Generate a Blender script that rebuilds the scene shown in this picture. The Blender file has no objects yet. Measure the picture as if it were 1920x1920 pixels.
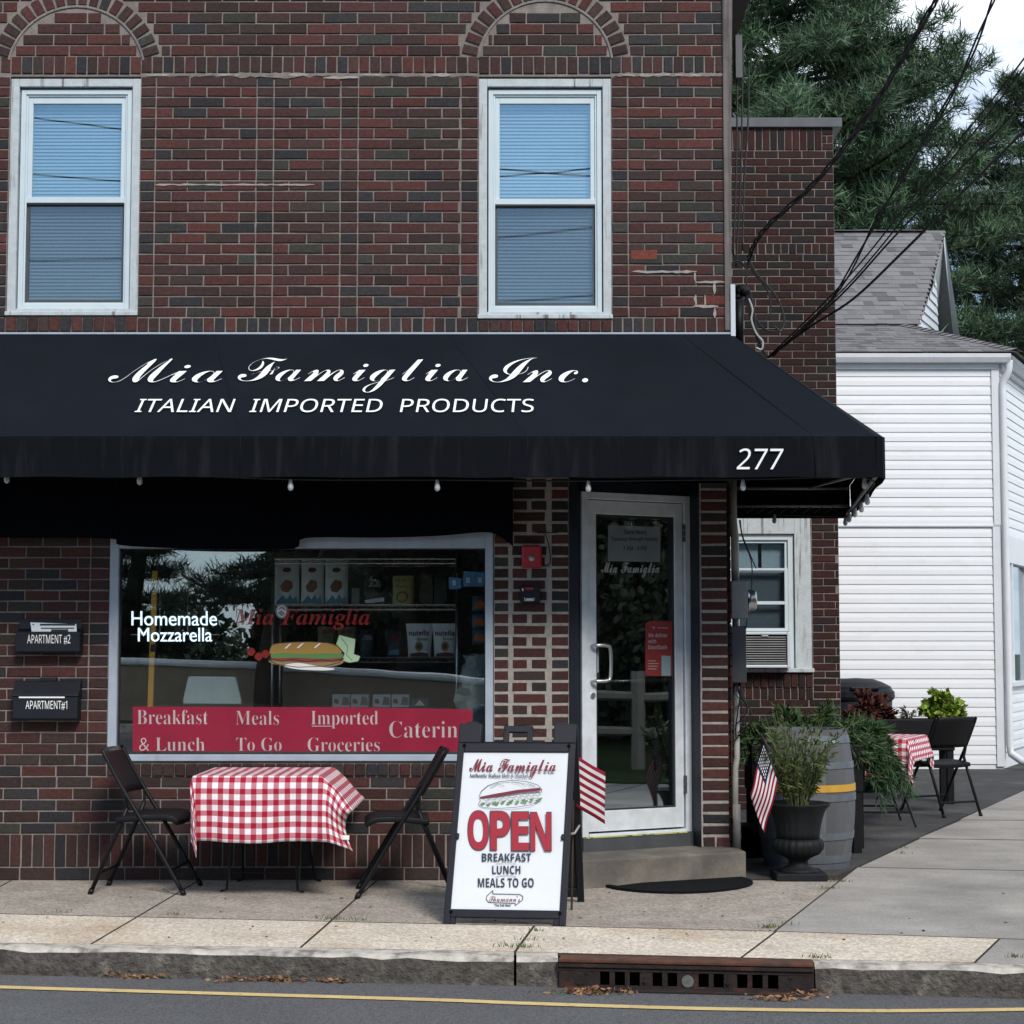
import bpy, math, random
import numpy as np
from mathutils import Vector, Matrix
RND = random.Random(11)
sc = bpy.context.scene
col = sc.collection
V = Vector
PI = math.pi

# ------------------------------------------------------------------ camera
F = 3413.0                                   # focal length in photo pixels (1920 wide)
CAMP = V((0, -11.2, 1.41))
PITCH = math.radians(4.27)
cam = bpy.data.cameras.new('camera')
cam.sensor_fit = 'HORIZONTAL'
cam.sensor_width = 36
cam.lens = 36 * F / 1920
cam.clip_end = 1500
camo = bpy.data.objects.new('camera', cam)
col.objects.link(camo)
camo.location = CAMP
camo.rotation_euler = (PI / 2 + PITCH, 0, 0)
sc.camera = camo

# ------------------------------------------------------------------ sky, sun, exposure
SUN_EL, SUN_AZ = math.radians(40), math.radians(157)      # azimuth clockwise from +Y
world = bpy.data.worlds.new('World')
sc.world = world
world.use_nodes = True
wn = world.node_tree
wn.nodes.clear()
wout = wn.nodes.new('ShaderNodeOutputWorld')
bg = wn.nodes.new('ShaderNodeBackground')
sky = wn.nodes.new('ShaderNodeTexSky')
sky.sky_type = 'NISHITA'
sky.sun_disc = False
sky.sun_elevation = SUN_EL
sky.sun_rotation = SUN_AZ
sky.air_density = 1.1
sky.dust_density = 0.25
sky.ozone_density = 2.0
tc = wn.nodes.new('ShaderNodeTexCoord')
mp = wn.nodes.new('ShaderNodeMapping')
mp.inputs['Scale'].default_value = (1, 1, 2.6)
mp.inputs['Location'].default_value = (0.35, 0.1, 0.2)
nz = wn.nodes.new('ShaderNodeTexNoise')
nz.inputs['Scale'].default_value = 2.3
nz.inputs['Detail'].default_value = 9
nz.inputs['Roughness'].default_value = 0.6
rp = wn.nodes.new('ShaderNodeValToRGB')
rp.color_ramp.elements[0].position = 0.42
rp.color_ramp.elements[0].color = (0, 0, 0, 1)
rp.color_ramp.elements[1].position = 0.58
rp.color_ramp.elements[1].color = (.85, .85, .85, 1)
mx = wn.nodes.new('ShaderNodeMixRGB')
mx.inputs['Color2'].default_value = (14.5, 15.0, 15.6, 1)
wn.links.new(tc.outputs['Generated'], mp.inputs['Vector'])
wn.links.new(mp.outputs['Vector'], nz.inputs['Vector'])
wn.links.new(nz.outputs['Fac'], rp.inputs['Fac'])
sep = wn.nodes.new('ShaderNodeSeparateXYZ')          # thicker cloud over the back of the building than over the street
wn.links.new(tc.outputs['Generated'], sep.inputs[0])
gy = wn.nodes.new('ShaderNodeMapRange')
gy.inputs['From Min'].default_value = -.75
gy.inputs['From Max'].default_value = .35
gy.inputs['To Min'].default_value = .12
wn.links.new(sep.outputs['Y'], gy.inputs['Value'])
mul = wn.nodes.new('ShaderNodeMath')
mul.operation = 'MULTIPLY'
wn.links.new(rp.outputs['Color'], mul.inputs[0])
wn.links.new(gy.outputs['Result'], mul.inputs[1])
hz = wn.nodes.new('ShaderNodeMapRange')                # pale haze low over the horizon
hz.inputs['From Min'].default_value = .02
hz.inputs['From Max'].default_value = .22
hz.inputs['To Min'].default_value = .62
hz.inputs['To Max'].default_value = 0
wn.links.new(sep.outputs['Z'], hz.inputs['Value'])
mxx = wn.nodes.new('ShaderNodeMixRGB')
mxx.inputs['Color2'].default_value = (5.2, 8.0, 10.6, 1)
wn.links.new(hz.outputs['Result'], mxx.inputs['Fac'])
wn.links.new(sky.outputs['Color'], mxx.inputs['Color1'])
wn.links.new(mul.outputs[0], mx.inputs['Fac'])
wn.links.new(mxx.outputs['Color'], mx.inputs['Color1'])
wn.links.new(mx.outputs['Color'], bg.inputs['Color'])
bg.inputs['Strength'].default_value = 0.085
wn.links.new(bg.outputs['Background'], wout.inputs['Surface'])

sl = bpy.data.lights.new('sun', 'SUN')
sl.energy = 2.1
sl.angle = math.radians(16)
sl.color = (1.0, .93, .84)
so = bpy.data.objects.new('sun', sl)
col.objects.link(so)
sdir = V((math.sin(SUN_AZ) * math.cos(SUN_EL), math.cos(SUN_AZ) * math.cos(SUN_EL), math.sin(SUN_EL)))
so.rotation_euler = sdir.to_track_quat('Z', 'Y').to_euler()
so.location = sdir * 60
sc.view_settings.view_transform = 'Standard'
sc.view_settings.look = 'None'
sc.view_settings.exposure = 0.62
sc.view_settings.gamma = 1

# ------------------------------------------------------------------ pixel rays (photo pixels) to points at real depths
FW = V((0, math.cos(PITCH), math.sin(PITCH)))
UP = V((0, -math.sin(PITCH), math.cos(PITCH)))


def ray(px, py):
    return FW * F + V((1, 0, 0)) * (px - 960) + UP * (960 - py)


def W(px, py, Y):
    d = ray(px, py)
    return CAMP + d * ((Y - CAMP.y) / d.y)


def G(px, py, z=0.0):
    d = ray(px, py)
    return CAMP + d * ((z - CAMP.z) / d.z)


def H(px, py, pl):
    p, n = pl
    d = ray(px, py)
    return CAMP + d * ((p - CAMP).dot(n) / d.dot(n))


# ------------------------------------------------------------------ mesh builder and objects
class MB:
    def __init__(s):
        s.v, s.f, s.c, s.m, s.uv = [], [], [], [], []

    def add(s, vs, fs, c=None, m=0, uv=None):
        b = len(s.v)
        s.v += [tuple(v) for v in vs]
        for f in fs:
            s.f.append([b + i for i in f])
            s.c.append(c)
            s.m.append(m)
            s.uv.append([uv[i] for i in f] if uv else None)
        return s

    def hexa(s, p, c=None, m=0):     # p: 4 bottom (ccw) then 4 top
        return s.add(p, [(3, 2, 1, 0), (4, 5, 6, 7), (0, 1, 5, 4), (1, 2, 6, 5), (2, 3, 7, 6), (3, 0, 4, 7)], c, m)

    def box(s, a, b, c=None, m=0, M=None):
        p = [V((x, y, z)) for z in (a[2], b[2]) for x, y in ((a[0], a[1]), (b[0], a[1]), (b[0], b[1]), (a[0], b[1]))]
        if M is not None:
            p = [M @ q for q in p]
        return s.hexa(p, c, m)

    def prism(s, poly, d, c=None, m=0):
        n = len(poly)
        d = V(d)
        vs = [V(p) for p in poly] + [V(p) + d for p in poly]
        fs = [tuple(range(n - 1, -1, -1)), tuple(range(n, 2 * n))] + [(i, (i + 1) % n, n + (i + 1) % n, n + i) for i in range(n)]
        return s.add(vs, fs, c, m)

    def tube(s, pts, r, n=8, c=None, m=0, closed=False):
        pts = [V(p) for p in pts]
        k = len(pts)
        rs = r if isinstance(r, (list, tuple)) else [r] * k
        vs, ref = [], None
        for i, p in enumerate(pts):
            a = pts[i - 1] if (i > 0 or closed) else p
            b = pts[(i + 1) % k] if (i < k - 1 or closed) else p
            t = (b - a).normalized()
            if ref is None:
                ref = V((0, 0, 1)) if abs(t.z) < .9 else V((1, 0, 0))
            ref = (ref - t * ref.dot(t)).normalized()
            w = t.cross(ref)
            for j in range(n):
                an = 2 * PI * j / n
                vs.append(p + (ref * math.cos(an) + w * math.sin(an)) * rs[i])
        fs = []
        for i in range(k if closed else k - 1):
            for j in range(n):
                a, b = i * n + j, i * n + (j + 1) % n
                i2 = (i + 1) % k
                fs.append((a, b, i2 * n + (j + 1) % n, i2 * n + j))
        if not closed:
            fs += [tuple(range(n - 1, -1, -1)), tuple(range((k - 1) * n, k * n))]
        return s.add(vs, fs, c, m)

    def lathe(s, prof, n, org=(0, 0, 0), c=None, m=0, mod=None, cols=None):
        org = V(org)
        vs = []
        for (r, z) in prof:
            for j in range(n):
                a = 2 * PI * j / n
                q = r * (mod(a, z) if mod else 1)
                vs.append(org + V((q * math.cos(a), q * math.sin(a), z)))
        b = len(s.v)
        s.v += [tuple(v) for v in vs]
        for i in range(len(prof) - 1):
            for j in range(n):
                s.f.append([b + i * n + j, b + i * n + (j + 1) % n, b + (i + 1) * n + (j + 1) % n, b + (i + 1) * n + j])
                s.c.append(cols(i, j) if cols else c)
                s.m.append(m)
                s.uv.append(None)
        for f in (tuple(range(n - 1, -1, -1)), tuple(range((len(prof) - 1) * n, len(prof) * n))):
            s.f.append([b + i for i in f])
            s.c.append(cols(0, 0) if cols else c)
            s.m.append(m)
            s.uv.append(None)
        return s

    def sheet(s, g, c=None, m=0, uv=None, cf=None):
        nj = len(g[0])
        b = len(s.v)
        s.v += [tuple(p) for row in g for p in row]
        for i in range(len(g) - 1):
            for j in range(nj - 1):
                ids = [(i, j), (i, j + 1), (i + 1, j + 1), (i + 1, j)]
                s.f.append([b + p * nj + q for p, q in ids])
                s.c.append(cf(i, j) if cf else c)
                s.m.append(m)
                s.uv.append([uv[p][q] for p, q in ids] if uv else None)
        return s

    def poly(s, pts, c=None, m=0):
        return s.add(pts, [tuple(range(len(pts)))], c, m)

    def build(s, name, mats, parent=None, smooth=False, bevel=0, thick=0, sub=0):
        me = bpy.data.meshes.new(name)
        me.from_pydata(s.v, [], s.f)
        mats = mats if isinstance(mats, (list, tuple)) else [mats]
        for mt in mats:
            me.materials.append(mt)
        me.polygons.foreach_set('material_index', s.m)
        if smooth:
            me.polygons.foreach_set('use_smooth', [True] * len(s.f))
        if any(c is not None for c in s.c):
            at = me.color_attributes.new('tint', 'FLOAT_COLOR', 'CORNER')
            dat = []
            for f, c in zip(s.f, s.c):
                c = c or (1, 1, 1)
                dat += [c[0], c[1], c[2], 1.0] * len(f)
            at.data.foreach_set('color', dat)
        if any(u is not None for u in s.uv):
            ul = me.uv_layers.new(name='map')
            dat = []
            for f, u in zip(s.f, s.uv):
                for i in range(len(f)):
                    dat += list(u[i]) if u else [0, 0]
            ul.data.foreach_set('uv', dat)
        me.update()
        o = bpy.data.objects.new(name, me)
        col.objects.link(o)
        if parent is not None:
            o.parent = parent
            o.matrix_parent_inverse = world_of(parent).inverted()
        if thick:
            q = o.modifiers.new('solid', 'SOLIDIFY')
            q.thickness = thick
        if sub:
            q = o.modifiers.new('sub', 'SUBSURF')
            q.levels = q.render_levels = sub
        if bevel:
            q = o.modifiers.new('bevel', 'BEVEL')
            q.width = bevel
            q.segments = 2
            q.limit_method = 'ANGLE'
            q.angle_limit = math.radians(40)
        return o


def world_of(o):
    m = o.matrix_basis.copy()
    if o.parent is not None:
        m = world_of(o.parent) @ o.matrix_parent_inverse @ m
    return m


def tag(o, label=None, cat=None, group=None, kind=None):
    for k, v in (('label', label), ('category', cat), ('group', group), ('kind', kind)):
        if v:
            o[k] = v
    return o


def thing(name, label, cat, loc=(0, 0, 0), rz=0, group=None):
    o = bpy.data.objects.new(name, None)
    o.empty_display_size = .1
    col.objects.link(o)
    o.location = loc
    o.rotation_euler = (0, 0, rz)
    return tag(o, label, cat, group)


def dup(root, loc, rz, label=None):
    r = root.copy()
    col.objects.link(r)
    r.location = loc
    r.rotation_euler = (0, 0, rz)
    if label:
        r['label'] = label
    def kids(a, b):
        for ch in list(a.children):
            if ch is b:
                continue
            c = ch.copy()
            col.objects.link(c)
            c.parent = b
            kids(ch, c)
    kids(root, r)
    return r


# ------------------------------------------------------------------ materials
def mat(name, base, rough=.6, metal=0, spec=.5, var=0, vs=6, bump=0, bs=60, attr=False, tint2=None, ts=3, tt=(.45, .65), emit=0, streak=None, voro=None):
    m = bpy.data.materials.new(name)
    m.use_nodes = True
    t = m.node_tree
    b = t.nodes['Principled BSDF']
    b.inputs['Roughness'].default_value = rough
    b.inputs['Metallic'].default_value = metal
    b.inputs['Specular IOR Level'].default_value = spec
    b.inputs['Base Color'].default_value = (*base, 1)
    L = t.links.new
    tcn = t.nodes.new('ShaderNodeTexCoord')
    src = None
    if attr:
        a = t.nodes.new('ShaderNodeVertexColor')
        a.layer_name = 'tint'
        src = a.outputs['Color']
    if tint2 or var or streak or voro:
        if src is None:
            rgb = t.nodes.new('ShaderNodeRGB')
            rgb.outputs[0].default_value = (*base, 1)
            src = rgb.outputs[0]

    def noise(scale, detail=5, vec=None, rough_=.6):
        n = t.nodes.new('ShaderNodeTexNoise')
        n.inputs['Scale'].default_value = scale
        n.inputs['Detail'].default_value = detail
        n.inputs['Roughness'].default_value = rough_
        L(vec or tcn.outputs['Object'], n.inputs['Vector'])
        return n.outputs['Fac']

    def mixc(fac, c1, c2, mode='MIX'):
        q = t.nodes.new('ShaderNodeMixRGB')
        q.blend_type = mode
        if isinstance(fac, (int, float)):
            q.inputs['Fac'].default_value = fac
        else:
            L(fac, q.inputs['Fac'])
        L(c1, q.inputs['Color1'])
        if isinstance(c2, tuple):
            q.inputs['Color2'].default_value = (*c2, 1)
        else:
            L(c2, q.inputs['Color2'])
        return q.outputs['Color']

    def ramp(fac, a, b_, ca=(0, 0, 0), cb=(1, 1, 1)):
        q = t.nodes.new('ShaderNodeValToRGB')
        q.color_ramp.elements[0].position = a
        q.color_ramp.elements[1].position = b_
        q.color_ramp.elements[0].color = (*ca, 1)
        q.color_ramp.elements[1].color = (*cb, 1)
        L(fac, q.inputs['Fac'])
        return q.outputs['Color']
    if tint2:
        src = mixc(ramp(noise(ts, 7), *tt), src, tint2)
    if streak:                                    # (colour, x scale, z scale, lo, hi)
        mpn = t.nodes.new('ShaderNodeMapping')
        mpn.inputs['Scale'].default_value = (streak[1], streak[1], streak[2])
        L(tcn.outputs['Object'], mpn.inputs['Vector'])
        src = mixc(ramp(noise(1, 6, mpn.outputs['Vector']), streak[3], streak[4]), src, streak[0])
    if voro:                                      # speckle: (scale, amount)
        vn = t.nodes.new('ShaderNodeTexVoronoi')
        vn.inputs['Scale'].default_value = voro[0]
        L(tcn.outputs['Object'], vn.inputs['Vector'])
        bw = t.nodes.new('ShaderNodeRGBToBW')
        L(vn.outputs['Color'], bw.inputs['Color'])
        src = mixc(1.0, src, ramp(bw.outputs['Val'], .1, .9, (1 - voro[1],) * 3, (1 + voro[1],) * 3), 'MULTIPLY')
    if var:
        src = mixc(1.0, src, ramp(noise(vs, 8), .25, .75, (1 - var,) * 3, (1 + var,) * 3), 'MULTIPLY')
    if src is not None:
        L(src, b.inputs['Base Color'])
    if bump:
        bn = t.nodes.new('ShaderNodeBump')
        bn.inputs['Strength'].default_value = bump
        bn.inputs['Distance'].default_value = .01 if bump < 1 else .03
        L(noise(bs, 6), bn.inputs['Height'])
        L(bn.outputs['Normal'], b.inputs['Normal'])
    if emit:
        b.inputs['Emission Color'].default_value = (*base, 1)
        b.inputs['Emission Strength'].default_value = emit
    return m


def glass(name, tint=(.8, .86, .88), refl=.16, rough=0.0, wave=0, coat=(.92, .97, 1)):
    m = bpy.data.materials.new(name)
    m.use_nodes = True
    t = m.node_tree
    t.nodes.clear()
    out = t.nodes.new('ShaderNodeOutputMaterial')
    mxn = t.nodes.new('ShaderNodeMixShader')
    tr = t.nodes.new('ShaderNodeBsdfTransparent')
    tr.inputs['Color'].default_value = (*tint, 1)
    gl = t.nodes.new('ShaderNodeBsdfGlossy')
    gl.inputs['Roughness'].default_value = rough
    gl.inputs['Color'].default_value = (*coat, 1)
    fr = t.nodes.new('ShaderNodeLayerWeight')
    fr.inputs['Blend'].default_value = .25
    ma = t.nodes.new('ShaderNodeMath')
    ma.operation = 'MULTIPLY_ADD'
    ma.inputs[1].default_value = .4
    ma.inputs[2].default_value = refl
    t.links.new(fr.outputs['Fresnel'], ma.inputs[0])
    t.links.new(ma.outputs[0], mxn.inputs['Fac'])
    t.links.new(tr.outputs[0], mxn.inputs[1])
    t.links.new(gl.outputs[0], mxn.inputs[2])
    if wave:
        tcn = t.nodes.new('ShaderNodeTexCoord')
        n = t.nodes.new('ShaderNodeTexNoise')
        n.inputs['Scale'].default_value = 2.2
        n.inputs['Detail'].default_value = 1
        bn = t.nodes.new('ShaderNodeBump')
        bn.inputs['Strength'].default_value = wave
        bn.inputs['Distance'].default_value = .02
        t.links.new(tcn.outputs['Object'], n.inputs['Vector'])
        t.links.new(n.outputs['Fac'], bn.inputs['Height'])
        t.links.new(bn.outputs['Normal'], gl.inputs['Normal'])
    t.links.new(mxn.outputs[0], out.inputs['Surface'])
    return m


def film(name, base, alpha):          # translucent vinyl on glass
    m = mat(name, base, .35, spec=.4, var=.12, vs=5)
    m.node_tree.nodes['Principled BSDF'].inputs['Alpha'].default_value = alpha
    return m


M = {}
M['brick'] = mat('brick_clay', (.1, .04, .04), .85, spec=.25, attr=True, var=.36, vs=45, bump=.5, bs=110, tint2=(.034, .023, .021), ts=.8, tt=(.50, 1.2))
M['mortar'] = mat('mortar_joint', (.235, .205, .185), .95, spec=.15, var=.3, vs=14, bump=.4, bs=90, tint2=(.19, .17, .16), ts=1.4, tt=(.4, .62))
M['pale_mortar'] = mat('pale_mortar', (.33, .305, .28), .95, spec=.1, var=.25, vs=25, bump=.4, bs=90)
M['dark_paint'] = mat('navy_door_paint', (.0055, .0085, .016), .5, spec=.3, var=.3, vs=3)
M['old_white'] = mat('weathered_white_paint', (.46, .51, .53), .65, var=.14, vs=18, bump=.3, bs=40, streak=((.14, .12, .11), 26, 1.6, .57, .68))
M['vinyl'] = mat('white_vinyl', (.56, .65, .69), .4, var=.06, vs=6, streak=((.38, .42, .43), 30, 3, .66, .8))
M['rubber'] = mat('black_gasket', (.02, .022, .025), .6)
M['blind'] = mat('blind_slat', (.50, .60, .66), .5, var=.05)
M['alu'] = mat('clear_aluminium', (.70, .75, .80), .42, metal=.2, var=.15, vs=12, bump=.05, bs=80)
M['alu_white'] = mat('grey_white_frame', (.36, .42, .50), .45, var=.12, vs=8, streak=((.3, .32, .34), 20, 3, .58, .8))
M['awning'] = mat('black_awning_fabric', (.0040, .0064, .0112), .75, spec=.14, var=.22, vs=2.5, tint2=(.009, .012, .017), ts=1.1, tt=(.5, .95), bump=.12, bs=220)
M['valance'] = mat('black_valance_fabric', (.0018, .0030, .0058), .8, spec=.12, attr=False, streak=((.012, .0135, .017), 14, 1.4, .5, .75), bump=.1, bs=200)  # awning cloth again, darker: missing sky light of the upright face put into colour
M['curtain'] = mat('black_drop_fabric', (.0016, .0026, .0055), .9, spec=.08)
M['white_letter'] = mat('white_vinyl_lettering', (.86, .88, .88), .5)
M['black_metal'] = mat('black_metal', (.0045, .0052, .007), .5, spec=.3, var=.3, vs=30)
M['black_plastic'] = mat('black_plastic', (.004, .0048, .0065), .55, spec=.25, var=.2, vs=20, bump=.08, bs=160)
M['slate_plastic'] = mat('slate_black_plastic', (.0085, .011, .017), .55, spec=.3, var=.18, vs=9, bump=.06, bs=200)
M['cable'] = mat('black_cable', (.012, .012, .014), .6)
M['grey_metal'] = mat('grey_painted_metal', (.28, .29, .30), .5, metal=.2, var=.15, vs=9)
M['dark_grey_metal'] = mat('dark_grey_box', (.075, .08, .09), .5, metal=.2, var=.2, vs=9)
M['steel'] = mat('brushed_steel', (.55, .55, .54), .3, metal=.9, var=.1)
M['pvc'] = mat('grey_pipe', (.42, .42, .40), .5, var=.15, vs=10, streak=((.2, .18, .16), 18, 3, .55, .75))
M['shingle'] = mat('grey_shingle', (.2, .2, .21), .9, spec=.2, attr=True, var=.22, vs=60, bump=.3, bs=150)
M['siding'] = mat('white_siding', (.735, .765, .80), .45, spec=.4, var=.03, vs=2, streak=((.60, .59, .56), 2.5, 5, .58, .9))
M['house_trim'] = mat('white_house_trim', (.66, .69, .73), .45, var=.06, vs=4, streak=((.55, .53, .50), 8, 2, .6, .85))
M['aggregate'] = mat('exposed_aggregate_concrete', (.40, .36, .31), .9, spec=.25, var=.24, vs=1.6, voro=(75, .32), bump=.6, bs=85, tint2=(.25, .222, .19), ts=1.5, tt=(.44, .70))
M['strip'] = mat('painted_sun_aggregate', (.62, .55, .455), .9, spec=.25, var=.16, vs=2.2, voro=(75, .30), bump=.6, bs=85, tint2=(.50, .39, .27), ts=1.3, tt=(.5, .72))  # kerbside aggregate, lighter and warmer: sunlight put into its colour
M['concrete'] = mat('smooth_concrete', (.37, .35, .32), .9, spec=.25, var=.2, vs=1.8, voro=(130, .16), bump=.3, bs=110, tint2=(.26, .25, .235), ts=1.1, tt=(.42, .66))
M['step'] = mat('stained_step_concrete', (.20, .185, .155), .92, spec=.2, var=.25, vs=6, bump=.4, bs=50, tint2=(.12, .11, .10), ts=2.5, tt=(.42, .62))
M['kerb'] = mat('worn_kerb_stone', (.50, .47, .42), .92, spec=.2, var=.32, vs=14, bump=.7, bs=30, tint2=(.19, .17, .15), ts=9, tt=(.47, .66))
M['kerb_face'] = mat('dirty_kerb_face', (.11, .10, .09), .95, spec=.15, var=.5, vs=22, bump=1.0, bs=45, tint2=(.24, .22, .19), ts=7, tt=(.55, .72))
M['asphalt'] = mat('road_asphalt', (.105, .108, .112), .9, spec=.3, var=.14, vs=1.2, voro=(150, .4), bump=.5, bs=150)
M['lot'] = mat('old_dark_asphalt', (.055, .056, .058), .92, spec=.25, var=.3, vs=2.5, voro=(120, .35), bump=.5, bs=110, tint2=(.10, .098, .093), ts=1.2, tt=(.5, .7))
M['yellow'] = mat('worn_yellow_paint', (.62, .47, .20), .8, var=.15, vs=10, tint2=(.25, .22, .17), ts=26, tt=(.58, .70))
M['dirt'] = mat('joint_dirt', (.05, .043, .035), 1, spec=.1, var=.3, vs=20)
M['rust'] = mat('rusted_iron', (.028, .020, .019), .8, metal=.15, spec=.3, var=.35, vs=18, bump=.5, bs=70, tint2=(.13, .052, .028), ts=5, tt=(.52, .74))
M['rust_top'] = mat('orange_rusted_iron', (.12, .055, .036), .85, spec=.2, var=.3, vs=16, bump=.5, bs=70, tint2=(.075, .042, .035), ts=7, tt=(.42, .62))
M['black'] = mat('dark_void', (.006, .006, .007), 1, spec=0)
M['room'] = mat('shop_interior', (.22, .21, .20), .9, var=.2, vs=2)
M['ground'] = mat('rough_grass_ground', (.045, .06, .025), 1, spec=.1, var=.4, vs=.8)
M['leaf'] = mat('leaf', (.05, .09, .03), .6, spec=.25, attr=True)
M['needle'] = mat('pine_needle', (.04, .075, .05), .7, spec=.2, attr=True)
M['bark'] = mat('bark', (.055, .043, .035), .95, spec=.1, var=.4, vs=7, bump=.8, bs=14)
M['wood_grey'] = mat('weathered_grey_wood', (.17, .15, .145), .9, spec=.15, var=.25, vs=8, streak=((.06, .05, .05), 30, 1.3, .45, .7), bump=.4, bs=30)
M['fabric'] = mat('flag_cloth', (.5, .5, .5), .8, spec=.15, attr=True, bump=.1, bs=300)
M['poster'] = mat('white_poster', (.70, .735, .77), .35, var=.03, vs=7, tint2=(.60, .62, .64), ts=40, tt=(.72, .78))
M['print_red'] = mat('red_print', (.33, .009, .026), .45)
M['print_maroon'] = mat('maroon_print', (.17, .014, .03), .4)
M['print_navy'] = mat('navy_print', (.018, .03, .055), .4)
M['print_grey'] = mat('grey_print', (.19, .2, .21), .5)
M['etched'] = mat('frosted_letter', (.42, .44, .44), .6)
M['print_green'] = mat('green_print', (.10, .24, .07), .5)
M['print_white'] = mat('white_print', (.8, .8, .76), .5)
M['print_tan'] = mat('tan_print', (.46, .27, .07), .5)
M['print_brown'] = mat('brown_print', (.14, .06, .025), .5)
M['print_pale'] = mat('pale_green_print', (.40, .58, .36), .5)
M['print_black'] = mat('black_print', (.012, .012, .014), .5)
M['print_teal'] = mat('teal_print', (.10, .27, .36), .5)
M['print_olive'] = mat('olive_print', (.15, .14, .06), .5)
M['print_yellow'] = mat('cream_yellow_print', (.50, .44, .18), .5)
M['print_blue'] = mat('blue_card', (.12, .34, .60), .5)
M['film_red'] = film('red_window_film', (.30, .015, .045), .86)
M['film_white'] = film('grey_white_film_letter', (.52, .47, .47), .85)
M['film_logo'] = film('red_logo_film', (.40, .03, .03), .62)
M['film_note'] = film('paper_note', (.40, .45, .48), .45)
M['neon'] = mat('white_led_letter', (.74, .88, 1.0), .4, emit=1.15)
M['red_box'] = mat('red_plastic', (.36, .012, .02), .4, var=.1)
M['stave'] = mat('grey_stave', (.2, .21, .22), .85, spec=.2, attr=True, streak=((.10, .10, .105), 40, 1.6, .45, .7), bump=.35, bs=40)
M['hoop'] = mat('galvanised_hoop', (.13, .15, .175), .6, metal=.3, var=.25, vs=10)
M['hoop_yellow'] = mat('yellow_hoop', (.52, .29, .035), .6, var=.15, vs=12)
M['urn'] = mat('black_urn_resin', (.006, .0075, .009), .65, spec=.3, var=.35, vs=14, bump=.2, bs=60)
M['mat_rubber'] = mat('black_rubber_mat', (.005, .006, .008), .9, spec=.15, bump=.8, bs=45)
M['clear_plastic'] = glass('clear_bulb_plastic', (.85, .87, .88), .25, .15)
M['bulb'] = mat('pearl_bulb', (.42, .44, .45), .25, spec=.7)
M['cello'] = film('crumpled_cellophane', (.42, .52, .55), .45)
M['glass_up'] = glass('upper_pane_glass', (.92, .96, .97), .25, 0, .014, (.66, .89, 1.0))
M['glass_low'] = glass('screened_pane_glass', (.66, .70, .73), .12, .02, .014, (.78, .92, 1.0))
M['glass_shop'] = glass('shop_pane_glass', (.96, .985, .985), .16, 0, .012)
M['glass_door'] = glass('door_pane_glass', (.82, .86, .86), .34, 0, .01)
M['soil'] = mat('potting_soil', (.02, .015, .01), 1)
M['parapet'] = mat('beige_parapet', (.24, .20, .15), .9, var=.2, vs=2)
M['drygrass'] = mat('dry_leaf', (.25, .12, .06), .9, attr=True)

# gingham cloth, from the cloth's own measure in metres
gm = bpy.data.materials.new('red_gingham_cloth')
gm.use_nodes = True
gt = gm.node_tree
gb = gt.nodes['Principled BSDF']
gb.inputs['Roughness'].default_value = .85
gb.inputs['Specular IOR Level'].default_value = .15
guv = gt.nodes.new('ShaderNodeUVMap')
gsep = gt.nodes.new('ShaderNodeSeparateXYZ')
gt.links.new(guv.outputs['UV'], gsep.inputs[0])
gs = []
for ax in ('X', 'Y'):
    a = gt.nodes.new('ShaderNodeMath'); a.operation = 'MULTIPLY'; a.inputs[1].default_value = 1 / .0625
    b = gt.nodes.new('ShaderNodeMath'); b.operation = 'FRACT'
    c = gt.nodes.new('ShaderNodeMath'); c.operation = 'GREATER_THAN'; c.inputs[1].default_value = .52
    gt.links.new(gsep.outputs[ax], a.inputs[0]); gt.links.new(a.outputs[0], b.inputs[0]); gt.links.new(b.outputs[0], c.inputs[0])
    gs.append(c)
gsum = gt.nodes.new('ShaderNodeMath'); gsum.operation = 'ADD'
gt.links.new(gs[0].outputs[0], gsum.inputs[0]); gt.links.new(gs[1].outputs[0], gsum.inputs[1])
ghalf = gt.nodes.new('ShaderNodeMath'); ghalf.operation = 'MULTIPLY'; ghalf.inputs[1].default_value = .5
gt.links.new(gsum.outputs[0], ghalf.inputs[0])
gr = gt.nodes.new('ShaderNodeValToRGB')
gr.color_ramp.interpolation = 'CONSTANT'
gr.color_ramp.elements[0].color = (.82, .82, .84, 1)
e = gr.color_ramp.elements[1]; e.position = .25; e.color = (.50, .20, .24, 1)
e = gr.color_ramp.elements.new(.75); e.color = (.36, .012, .035, 1)
gt.links.new(ghalf.outputs[0], gr.inputs['Fac'])
gt.links.new(gr.outputs['Color'], gb.inputs['Base Color'])
M['gingham'] = gm

# ------------------------------------------------------------------ lettering
def alpha(up, lo=None, dg=None):
    def f(s):
        o = ''
        for ch in s:
            if 'A' <= ch <= 'Z' and up:
                o += chr(up + ord(ch) - 65)
            elif 'a' <= ch <= 'z' and lo:
                o += chr(lo + ord(ch) - 97)
            elif '0' <= ch <= '9' and dg:
                o += chr(dg + ord(ch) - 48)
            else:
                o += ch
        return o
    return f


SCRIPT = alpha(0x1D4D0, 0x1D4EA)
SERIF = alpha(0x1D400, 0x1D41A)
SERIF_I = alpha(0x1D468, 0x1D482)
SANS = alpha(0x1D5A0, 0x1D5BA, 0x1D7E2)
SANS_B = alpha(0x1D5D4, 0x1D5EE, 0x1D7EC)


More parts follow.
